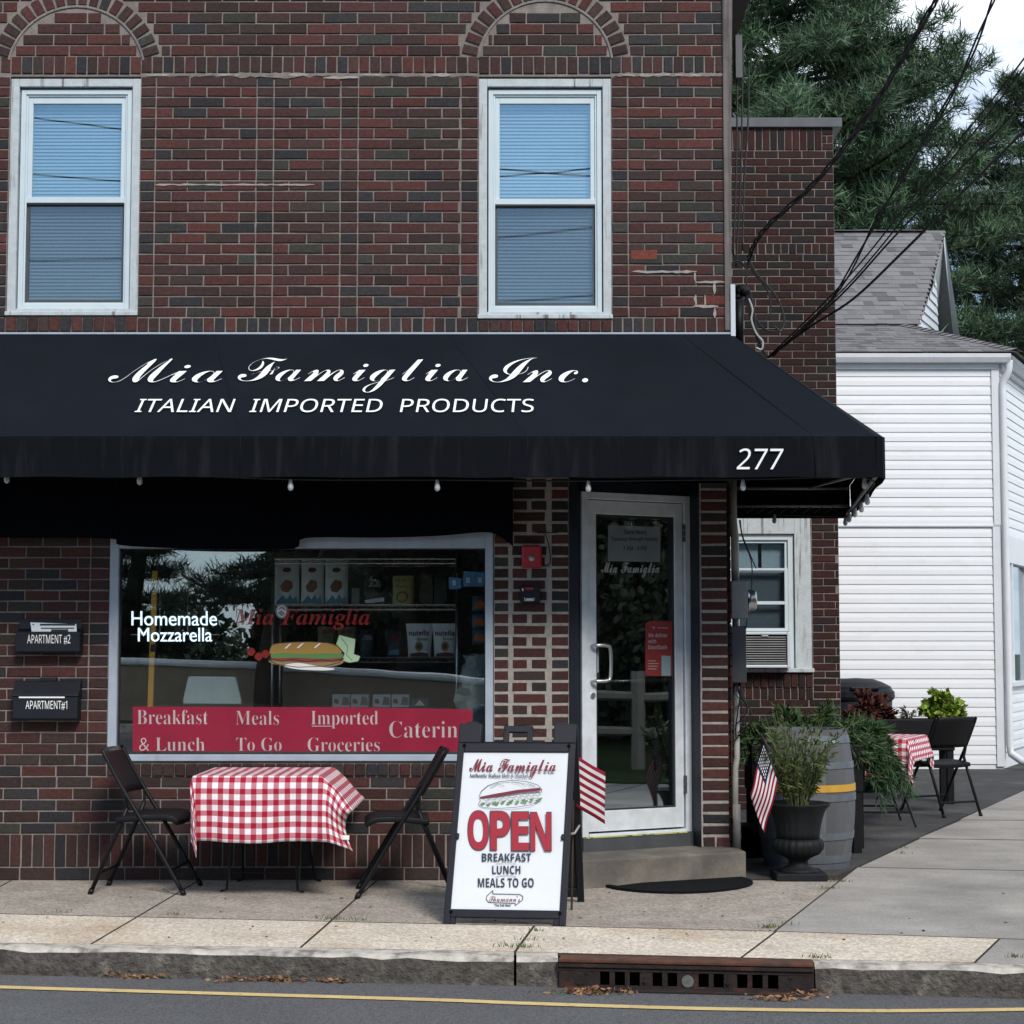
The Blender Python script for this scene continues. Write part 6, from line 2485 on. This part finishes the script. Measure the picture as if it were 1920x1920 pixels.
# ================================================================== WHITE HOUSE
HY = 10.2
hx = lambda px, py=1200: W(px, py, HY).x
hzz = lambda py: W(1750, py, HY).z
house = thing('white_house', 'white vinyl sided house with a grey shingle roof beyond the dark lot', 'house', (hx(1750), HY + 2, 0))
hx0, hx1 = hx(1400), hx(1880)
ez = hzz(690)
SH_ = hzz(1000) - hzz(1017.55)


def siding(mb, O, u, n, L, z0, z1, ztop0=None, h=None, trim=None):
    h = h or SH_
    z = z0
    k = 0
    while z < z1 - .004:
        zt_ = min(z + h, z1)
        a, b_ = 0.0, L
        if trim:
            a, b_ = trim(z, zt_)
        if b_ - a > .02:
            lo, hi = .014, .003
            p = [O + u * x + V((0, 0, q)) + n * d for x, q, d in ((a, z, lo), (b_, z, lo), (b_, zt_, hi), (a, zt_, hi), (a, z, -.01), (b_, z, -.01))]
            mid = O + u * a + V((0, 0, z + (zt_ - z) * .5))
            m2 = O + u * b_ + V((0, 0, z + (zt_ - z) * .5))
            mb.add([p[0], p[1], m2 + n * .0115, mid + n * .0115, p[2], p[3]], [(0, 1, 2, 3), (3, 2, 4, 5)])
            mb.add([p[0], p[1], p[5], p[4]], [(3, 2, 1, 0)])
        z = zt_
        k += 1


sdg = MB()
zmidj = hzz(985)
siding(sdg, V((hx0, HY, 0)), V((1, 0, 0)), V((0, -1, 0)), hx1 - hx0 - .09, .06, zmidj - .01)
siding(sdg, V((hx0, HY - .012, 0)), V((1, 0, 0)), V((0, -1, 0)), hx1 - hx0 - .07, zmidj, ez)
sdg.box((hx0, HY + .0, -.1), (hx1 - .02, HY + .3, ez + .1))
# angled bay wall to the right
au = V((math.sin(math.radians(25)), math.cos(math.radians(25)), 0))
an_ = V((au.y, -au.x, 0))
O2 = V((hx1 - .0, HY, 0))
zhead = hzz(1000)
siding(sdg, O2, au, an_, 6, zhead, ez)
sdg.prism([O2 + V((0, 0, zhead)), O2 + au * 6 + V((0, 0, zhead)), O2 + au * 6 - an_ * .2 + V((0, 0, zhead)), O2 - an_ * .2 + V((0, 0, zhead))], (0, 0, ez - zhead))
zsill = hzz(1285)
siding(sdg, O2 + an_ * -.02, au, an_, 6, hzz(1410), zsill)
sdg.prism([O2 - an_ * .03 + V((0, 0, -.05)), O2 - an_ * .03 + au * 6 + V((0, 0, -.05)), O2 + au * 6 - an_ * .25 + V((0, 0, -.05)), O2 - an_ * .25 + V((0, 0, -.05))], (0, 0, zsill + .05))
sdg.build('siding', M['siding'], house)
b = MB()
b.box((hx1 - .10, HY - .03, .03), (hx1 + .005, HY + .02, zmidj - .01))
b.box((hx1 - .085, HY - .042, zmidj), (hx1 + .008, HY + .02, ez))
b.box((hx0, HY - .034, zmidj - .018), (hx1, HY - .0, zmidj + .004))
b.build('corner_trim', M['house_trim'], house, bevel=.004)
b = MB()
p = [O2 + an_ * .025 + au * s + V((0, 0, z)) for z in (hzz(1052), zhead) for s in (.02, 6)]
b.prism([p[0], p[1], p[3], p[2]], -an_ * .1)
for s in (.62, 1.9):
    q = O2 + au * s
    b.prism([q + an_ * .02 + V((0, 0, zsill)), q + an_ * .02 + au * .06 + V((0, 0, zsill)), q - an_ * .06 + au * .06 + V((0, 0, zsill)), q - an_ * .06 + V((0, 0, zsill))], (0, 0, hzz(1052) - zsill))
p = [O2 + an_ * .05 + au * s + V((0, 0, z)) for z in (zsill - .02, zsill + .03) for s in (0, 6)]
b.prism([p[0], p[1], p[3], p[2]], -an_ * .12)
b.build('window_trim', M['house_trim'], house)
b = MB()
p = [O2 - an_ * .05 + au * s + V((0, 0, z)) for z in (zsill, hzz(1052)) for s in (0.02, 6)]
b.prism([p[0], p[1], p[3], p[2]], -an_ * .01)
b.build('porch_window', glass('porch_glass', (.75, .8, .83), .08), house)
b = MB()
p = [O2 - an_ * .30 + au * s + V((0, 0, z)) for z in (zsill, hzz(1052)) for s in (0.02, 6)]
b.prism([p[0], p[1], p[3], p[2]], -an_ * .02)
b.build('curtain', mat('grey_curtain', (.36, .39, .42), .8), house)
# eaves: gutter and fascia
gz1 = hzz(667)
gb = MB()
prof = [(-.05, 0), (-.05, -.10), (-.13, -.10), (-.17, -.05), (-.175, 0), (-.16, 0), (-.15, -.02)]
def eave(O, u, n, L, ext0=0):
    pts = [(.0, -.10), (.14, -.10), (.175, -.045), (.18, .0), (.165, .0), (.0, .02)]
    gb.prism([O + n * a + V((0, 0, gz1 + c)) - u * ext0 for a, c in pts], u * (L + ext0))
eave(V((hx0, HY, 0)), V((1, 0, 0)), V((0, -1, 0)), hx1 - hx0 + .12)
eave(O2 + an_ * 0, au, an_, 6, .0)
gb.box((hx0, HY - .06, ez - .02), (hx1, HY + .1, gz1 - .1))
gb.prism([O2 + V((0, 0, ez - .02)), O2 + an_ * .06 + V((0, 0, ez - .02)), O2 + an_ * .06 + au * 6 + V((0, 0, ez - .02)), O2 + au * 6 + V((0, 0, ez - .02))], (0, 0, gz1 - .1 - ez + .02))
gb.build('gutter', M['house_trim'], house, bevel=.006)
b = MB()
dx = hx1 + .055
b.tube(smoothpts([(dx + .06, HY - .10, gz1 - .07), (dx + .05, HY - .09, gz1 - .2), (dx - .005, HY - .05, gz1 - .34), (dx - .01, HY - .05, gz1 - .5)], 4) + [V((dx - .01, HY - .05, .28)), V((dx, HY - .06, .18)), V((dx + .10, HY - .16, .10)), V((dx + .36, HY - .3, .05))], .045, 8)
b.build('downspout', M['house_trim'], house, smooth=True)
b = MB()
b.box((hx0, HY + .05, -.1), (hx1 - .05, HY + .2, .07))
b.build('foundation', M['concrete'], house)
# roofs: shingles as small overlapping tabs
def shingles(mb, O, u, v, L, Hh, n, lim=None, cw=.17, ch_=.14):
    k = 0
    s = 0.0
    while s < Hh:
        x = -cw * RND.random()
        while x < L:
            w = cw * RND.uniform(.6, 1.25)
            a, b_ = max(0, x), min(L if lim is None else lim(s + ch_ / 2), x + w)
            if b_ - a > .02:
                f = RND.choice((.62, .84, .9, .94, .98, 1.03)) * RND.uniform(.94, 1.06)  # darkest factor puts the shadows of the tabs into the colour
                tab = RND.random() < .45
                up_ = .012 if tab else .006
                e_ = min(s + ch_ * 1.25, Hh)
                c = (.19 * f, .19 * f, .195 * f)
                mb.add([O + u * a + v * s + n * up_, O + u * b_ + v * s + n * up_, O + u * b_ + v * e_ + n * .001, O + u * a + v * e_ + n * .001, O + u * a + v * s - n * .004, O + u * b_ + v * s - n * .004], [(0, 1, 2, 3), (4, 5, 1, 0)], c)
            x += w
        s += ch_
        k += 1


rf = MB()
# lower hip roof: front plane rises back from the gutter to the gable wall
ry = HY + 1.55
rzt = W(1640, 605, ry).z
O = V((hx0, HY - .19, gz1 + .015))
v_ = V((0, ry - O.y, rzt - O.z))
Hh = v_.length
v_ = v_.normalized()
nr = V((0, -v_.z, v_.y))
cornx = hx1 + .19
hipx = W(1665, 605, ry).x
Lr = cornx - hx0
ins = lambda s: Lr - (cornx - hipx) * s / Hh
rf.poly([O, O + V((Lr, 0, 0)), V((hipx, ry, rzt)), V((hx0, ry, rzt))], (.12, .12, .125))
shingles(rf, O + nr * .004, V((1, 0, 0)), v_, Lr, Hh, nr, ins)
co = O + V((Lr, 0, 0))
hip = V((hipx, ry, rzt))
fa = co + au * 6.2
rf.poly([co, fa, V((hipx + 2.2, ry + 4.2, rzt)), hip], (.19, .19, .2))
# hip ridge caps
for i in range(22):
    a, b_ = co.lerp(hip, i / 22), co.lerp(hip, (i + 1.2) / 22)
    wv = V((.10, .05, -.01))
    f = RND.uniform(.7, 1.1)
    rf.add([a - V((.09, 0, .0)) + V((0, 0, .02)), a + V((0, 0, .045)), a + V((.10, .08, .01)), b_ + V((.10, .08, .0)), b_ + V((0, 0, .03)), b_ - V((.09, 0, -.005))], [(0, 1, 4, 5), (1, 2, 3, 4)], (.2 * f, .2 * f, .21 * f))
# upper gable roof facing the street
gy0, gy1 = ry - .25, ry + 2.6
gzb, gzt = W(1640, 608, gy0).z, W(1700, 433, gy1).z
O = V((hx0, gy0, gzb))
gxr_b, gxr_t = W(1722, 608, gy0).x, W(1771, 431, gy1).x
v2 = V((0, gy1 - gy0, gzt - gzb))
H2 = v2.length
v2n = v2.normalized()
n2_ = V((0, -v2n.z, v2n.y))
L2 = max(gxr_b, gxr_t) - hx0
edge_ = lambda s: (gxr_b + (gxr_t - gxr_b) * s / H2) - hx0
rf.poly([O, V((gxr_b, gy0, gzb)), V((gxr_t, gy1, gzt)), V((hx0, gy1, gzt))], (.12, .12, .125))
shingles(rf, O + n2_ * .004, V((1, 0, 0)), v2n, L2, H2, n2_, lambda s: edge_(s) + .01, .2, .15)
shingles(rf, V((hx0, gy1 - .13, gzt - .02)), V((1, 0, 0)), V((0, 1, .12)).normalized(), W(1735, 440, gy1).x - hx0, .13, V((0, -.2, 1)), None, .3, .13)
by = gy1 + 2.85
rf.poly([V((gxr_t, gy1, gzt)), V((gxr_t + .1, by, gzb)), V((hx0, by, gzb)), V((hx0, gy1, gzt))], (.12, .12, .125))
rf.build('roof', M['shingle'], house)
# gable end: white siding, grey soffit of the rear slope, white rake board
byy = gy1 + 2.2
A_ = V((gxr_t, gy1, gzt - .03))
B_, B2_, C_ = W(1801, 641, byy), W(1789, 638, byy), W(1757, 632, byy)
b = MB()
b.poly([A_, W(1769, 452, gy1 + .05), B2_, B_])
b.build('rake_board', M['house_trim'], house, thick=.02)
b = MB()
b.poly([W(1769, 452, gy1 + .08), W(1752, 528, gy1 - .2), C_ + V((0, .05, 0)), B2_ + V((0, .05, 0))])
b.build('soffit', M['grey_metal'], house, thick=.02)
gw = MB()
q0, q1, q2 = W(1720, 612, gy0 + .3), W(1754, 522, gy1 - .3), W(1759, 640, byy - .1)
gw.poly([q0, q2, q1])
nq = (q2 - q0).cross(q1 - q0).normalized()
nq = nq if nq.y < 0 else -nq
for i in range(7):
    f0, f1 = i / 7, (i + .93) / 7
    gw.poly([q0.lerp(q1, f0) + nq * .02, q2.lerp(q1, f0) + nq * .02, q2.lerp(q1, f1) + nq * .004, q0.lerp(q1, f1) + nq * .004])
gw.build('gable_wall', M['siding'], house)
# upper body under the gable roof
b = MB()
b.box((hx0, gy0 + .4, 3.5), (gxr_b - .15, by - .2, gzb - .02))
b.build('upper_wall', M['siding'], house)

# ================================================================== TREES
pine('large white pine with broad drooping boughs behind the brick wing', W(1462, 300, 19).x, 19, 17.5, 4.6, 3.4, 3, 30, (.072, .122, .068), .43)
pine('tall dark pine at the edge of the frame behind the white house', W(1915, 300, 27).x, 27, 13.4, 4.6, 2.0, 7, 24, (.046, .080, .046), .44)
broadleaf('leafy_tree', 'yellow green leafy tree showing between the pines', W(1700, 400, 36).x, 36, 9.5, 3.6, 2.5, 13, 9000, (.075, .11, .03), .15)
broadleaf('leafy_tree', 'dark leafy tree low behind the ridge of the white house', W(1840, 600, 34).x, 34, 8.2, 2.6, 1.0, 14, 8000, (.03, .05, .025), .16)

def hedge_core(t, o, d, n, a0, a1, h):              # dark solid core added to block sky between the leaves
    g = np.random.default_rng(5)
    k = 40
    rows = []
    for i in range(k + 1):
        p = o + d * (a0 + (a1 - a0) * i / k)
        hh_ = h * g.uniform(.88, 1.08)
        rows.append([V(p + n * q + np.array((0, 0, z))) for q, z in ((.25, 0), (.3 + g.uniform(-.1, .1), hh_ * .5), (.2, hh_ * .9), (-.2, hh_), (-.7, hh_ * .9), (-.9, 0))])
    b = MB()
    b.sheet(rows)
    b.build('sky_block_core', mat('sky_block_green', (.018, .024, .012), 1, spec=0, var=.5, vs=3), t)


# ================================================================== ACROSS THE STREET (seen in the glass)
b = MB()
xs = [-30 + i * 3 for i in range(30)]
b.sheet([[V((x, -22, ROAD)), V((x, -22, .02)), V((x, -22.3, .02))] for x in xs])
tag(b.build('far_kerb', M['kerb']), kind='structure')
b = MB()
b.sheet([[V((x, -22.3, .018)), V((x, -70, .10))] for x in (-60, 60)])
tag(b.build('far_lawn', M['ground']), kind='structure')
b = MB()
g = []
for i in range(15):
    s = i / 14
    x = -9.5 + 9.5 * s
    g.append([V((x, -25 + 2.2 * math.sin(s * 2.6), z)) for z in (.02, 1.15 - .45 * s * s)])
b.sheet(g)
rail = [p[1] + V((0, .02, .03)) for p in g]
pr = thing('parapet_wall', 'curved beige parapet wall with a pale top rail mirrored in the shop window', 'wall', (-5, -25, 0))
b.build('wall', M['parapet'], pr, thick=.3)
b = MB()
b.tube(rail, .07, 8)
b.build('top_rail', M['house_trim'], pr)
pine('dark conifer mirrored at the left of the shop window', -7.9, -27, 8.0, 1.2, .4, 41, 18, (.02, .035, .025), .5)
pine('wide conifer mirrored in the middle of the shop window', -4.3, -22, 7.6, 1.7, 2.3, 42, 20, (.03, .055, .036), .6)
broadleaf('leafy_tree', 'tall leafy tree mirrored in the right of the shop window', 3.8, -30, 8.6, 4.2, .3, 43, 20000, (.03, .045, .022), .2)
broadleaf('leafy_tree', 'dense dark tree mirrored behind the shelves of the shop window', -2.5, -31, 8.6, 3.4, .2, 47, 20000, (.028, .042, .022), .2)
broadleaf('leafy_tree', 'broad leafy tree mirrored in the wing window', 10.5, -31, 9, 5, .3, 46, 12000, (.03, .05, .022), .28)  # unseen tree added to block horizon glow in the wing glass
broadleaf('leafy_tree', 'far leafy tree mirrored low behind the parapet', -13, -62, 2.7, 5, .3, 44, 3000, (.05, .07, .04), .4)
broadleaf('leafy_tree', 'far rounded tree mirrored beside the opening of sky', -5, -64, 4.5, 5.5, .3, 45, 3000, (.05, .07, .04), .4)
t = thing('hedge', 'tall dark evergreen screen mirrored behind the shelves of the shop window', 'hedge', (5, -34, 0))  # added behind the trees to stop sky speckles in the shop glass
g = np.random.default_rng(78)
n1 = 52000
al = g.uniform(-6.2, 16, n1)
hh = g.uniform(0, 1, n1) * (7.2 + .7 * np.sin(al * 1.1) + .5 * np.sin(al * 2.7)) * np.clip((al + 6.5) * .8, .12, 1)
P = np.stack([al, -34 + g.uniform(0, 1.4, n1), hh], 1)
leaves('foliage', P, g.normal(size=(n1, 3)), g.uniform(.2, .4, n1), .2, tints(n1, (.028, .042, .024), .4, 78), M['leaf'], t, 78)
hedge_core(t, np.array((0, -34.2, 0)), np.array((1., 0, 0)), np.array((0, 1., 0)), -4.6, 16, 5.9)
for i, (z0, z1, sg_) in enumerate(((7.2, 10.2, 1.6), (10.4, 7.6, .9), (9.6, 11.8, 2.6), (6.6, 8.9, 1.4))):
    b = MB()
    b.tube([(-16 + 32 * k / 24, -13.5 - .3 * i, z0 + (z1 - z0) * k / 24 - sg_ * (1 - (2 * k / 24 - 1) ** 2)) for k in range(25)], .013, 5)
    tag(b.build('street_line', M['cable']), ('lowest', 'second', 'highest', 'steepest')[i] + ' street cable mirrored as a curve in the upper windows', 'cable', 'cables over the street')
# beyond the side street, mirrored in the door
fd = V((.475, .88, 0)).normalized()
fn = V((-fd.y, fd.x, 0))
FO = V((9.0, -4.2, 0))
b = MB()
q = [FO + fn * 1.7 - fd * 25, FO + fn * 1.7 + fd * 4]
fa_ = [p + V((0, 0, .02)) for p in q]
lo_ = [p + fn * .02 + V((0, 0, ROAD)) for p in q]
bk_ = [p - fn * 22 + V((0, 0, .3)) for p in q]
b.add([lo_[0], lo_[1], fa_[1], fa_[0], bk_[1], bk_[0]], [(0, 1, 2, 3), (3, 2, 4, 5)])
tag(b.build('side_lawn', mat('lawn', (.04, .06, .022), 1, spec=.1, var=.3, vs=3)), kind='structure')
M['fence_wood'] = mat('pale_weathered_wood', (.24, .22, .185), .9, spec=.15, var=.2, vs=6, bump=.3, bs=20)
t = thing('rail_fence', 'weathered split rail fence mirrored in the glass door', 'fence', FO)
for k in range(-4, 3):
    p = FO + fd * (2.3 * k)
    b = MB()
    b.tube([p, p + V((.02, 0, 1.15))], .085, 7)
    b.build('post', M['fence_wood'], t)
    for z in (.45, .85):
        b = MB()
        e_ = p + fd * 2.3
        b.tube([p + V((0, 0, z)), p.lerp(e_, .5) + V((0, 0, z + .03)), e_ + V((0, 0, z + .01))], [.05, .07, .05], 6)
        b.build('rail', M['fence_wood'], t)
for i, (a, d, hh) in enumerate(((-3, 3.6, 7), (.6, 3.9, 8), (4.2, 4.2, 7.5), (-6.5, 4.2, 9))):
    p = FO + fd * a - fn * d
    broadleaf('hedge_tree', ('dense green tree mirrored at the left of the door glass', 'dense green tree mirrored in the middle of the door glass', 'dense green tree mirrored at the hinge side of the door glass', 'taller green tree mirrored farthest along the fence')[i], p.x, p.y, hh, 2.9, .1, 60 + i, 16000, (.07, .085, .05), .15)
t = thing('hedge', 'tall dense hedge behind the rail fence, mirrored in the glass door', 'hedge', FO - fn * 5.6)
g = np.random.default_rng(77)
n1 = 75000
al, dp_, hh = g.uniform(-22, 12, n1), g.uniform(0, 1.2, n1) ** .6, g.uniform(0, 1, n1)
hh = hh * (5.2 + .8 * np.sin(al * 1.3) + .5 * np.sin(al * 3.1))
base_ = np.array(FO - fn * 6.4)
P = base_[None] + al[:, None] * np.array(fd)[None] + (dp_ * 1.0)[:, None] * np.array(fn)[None] + np.stack([g.normal(size=n1) * .05, g.normal(size=n1) * .05, hh], 1)
leaves('foliage', P, g.normal(size=(n1, 3)), g.uniform(.12, .26, n1), .13, tints(n1, (.13, .135, .085), .35, 77), M['leaf'], t, 77)
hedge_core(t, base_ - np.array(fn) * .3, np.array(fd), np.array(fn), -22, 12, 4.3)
p = FO + fn * .6 - fd * 1.0
t = thing('utility_pole', 'wooden utility pole with a small pale sign mirrored in the glass door', 'pole', p)
b = MB()
b.tube([p, p + V((0, 0, 8.5))], [.17, .13], 10)
b.build('shaft', M['fence_wood'], t, smooth=True)
b = MB()
b.box((p.x - .30, p.y - .12, 1.0), (p.x - .27, p.y + .12, 1.45))
b.build('sign_plate', M['old_white'], t)
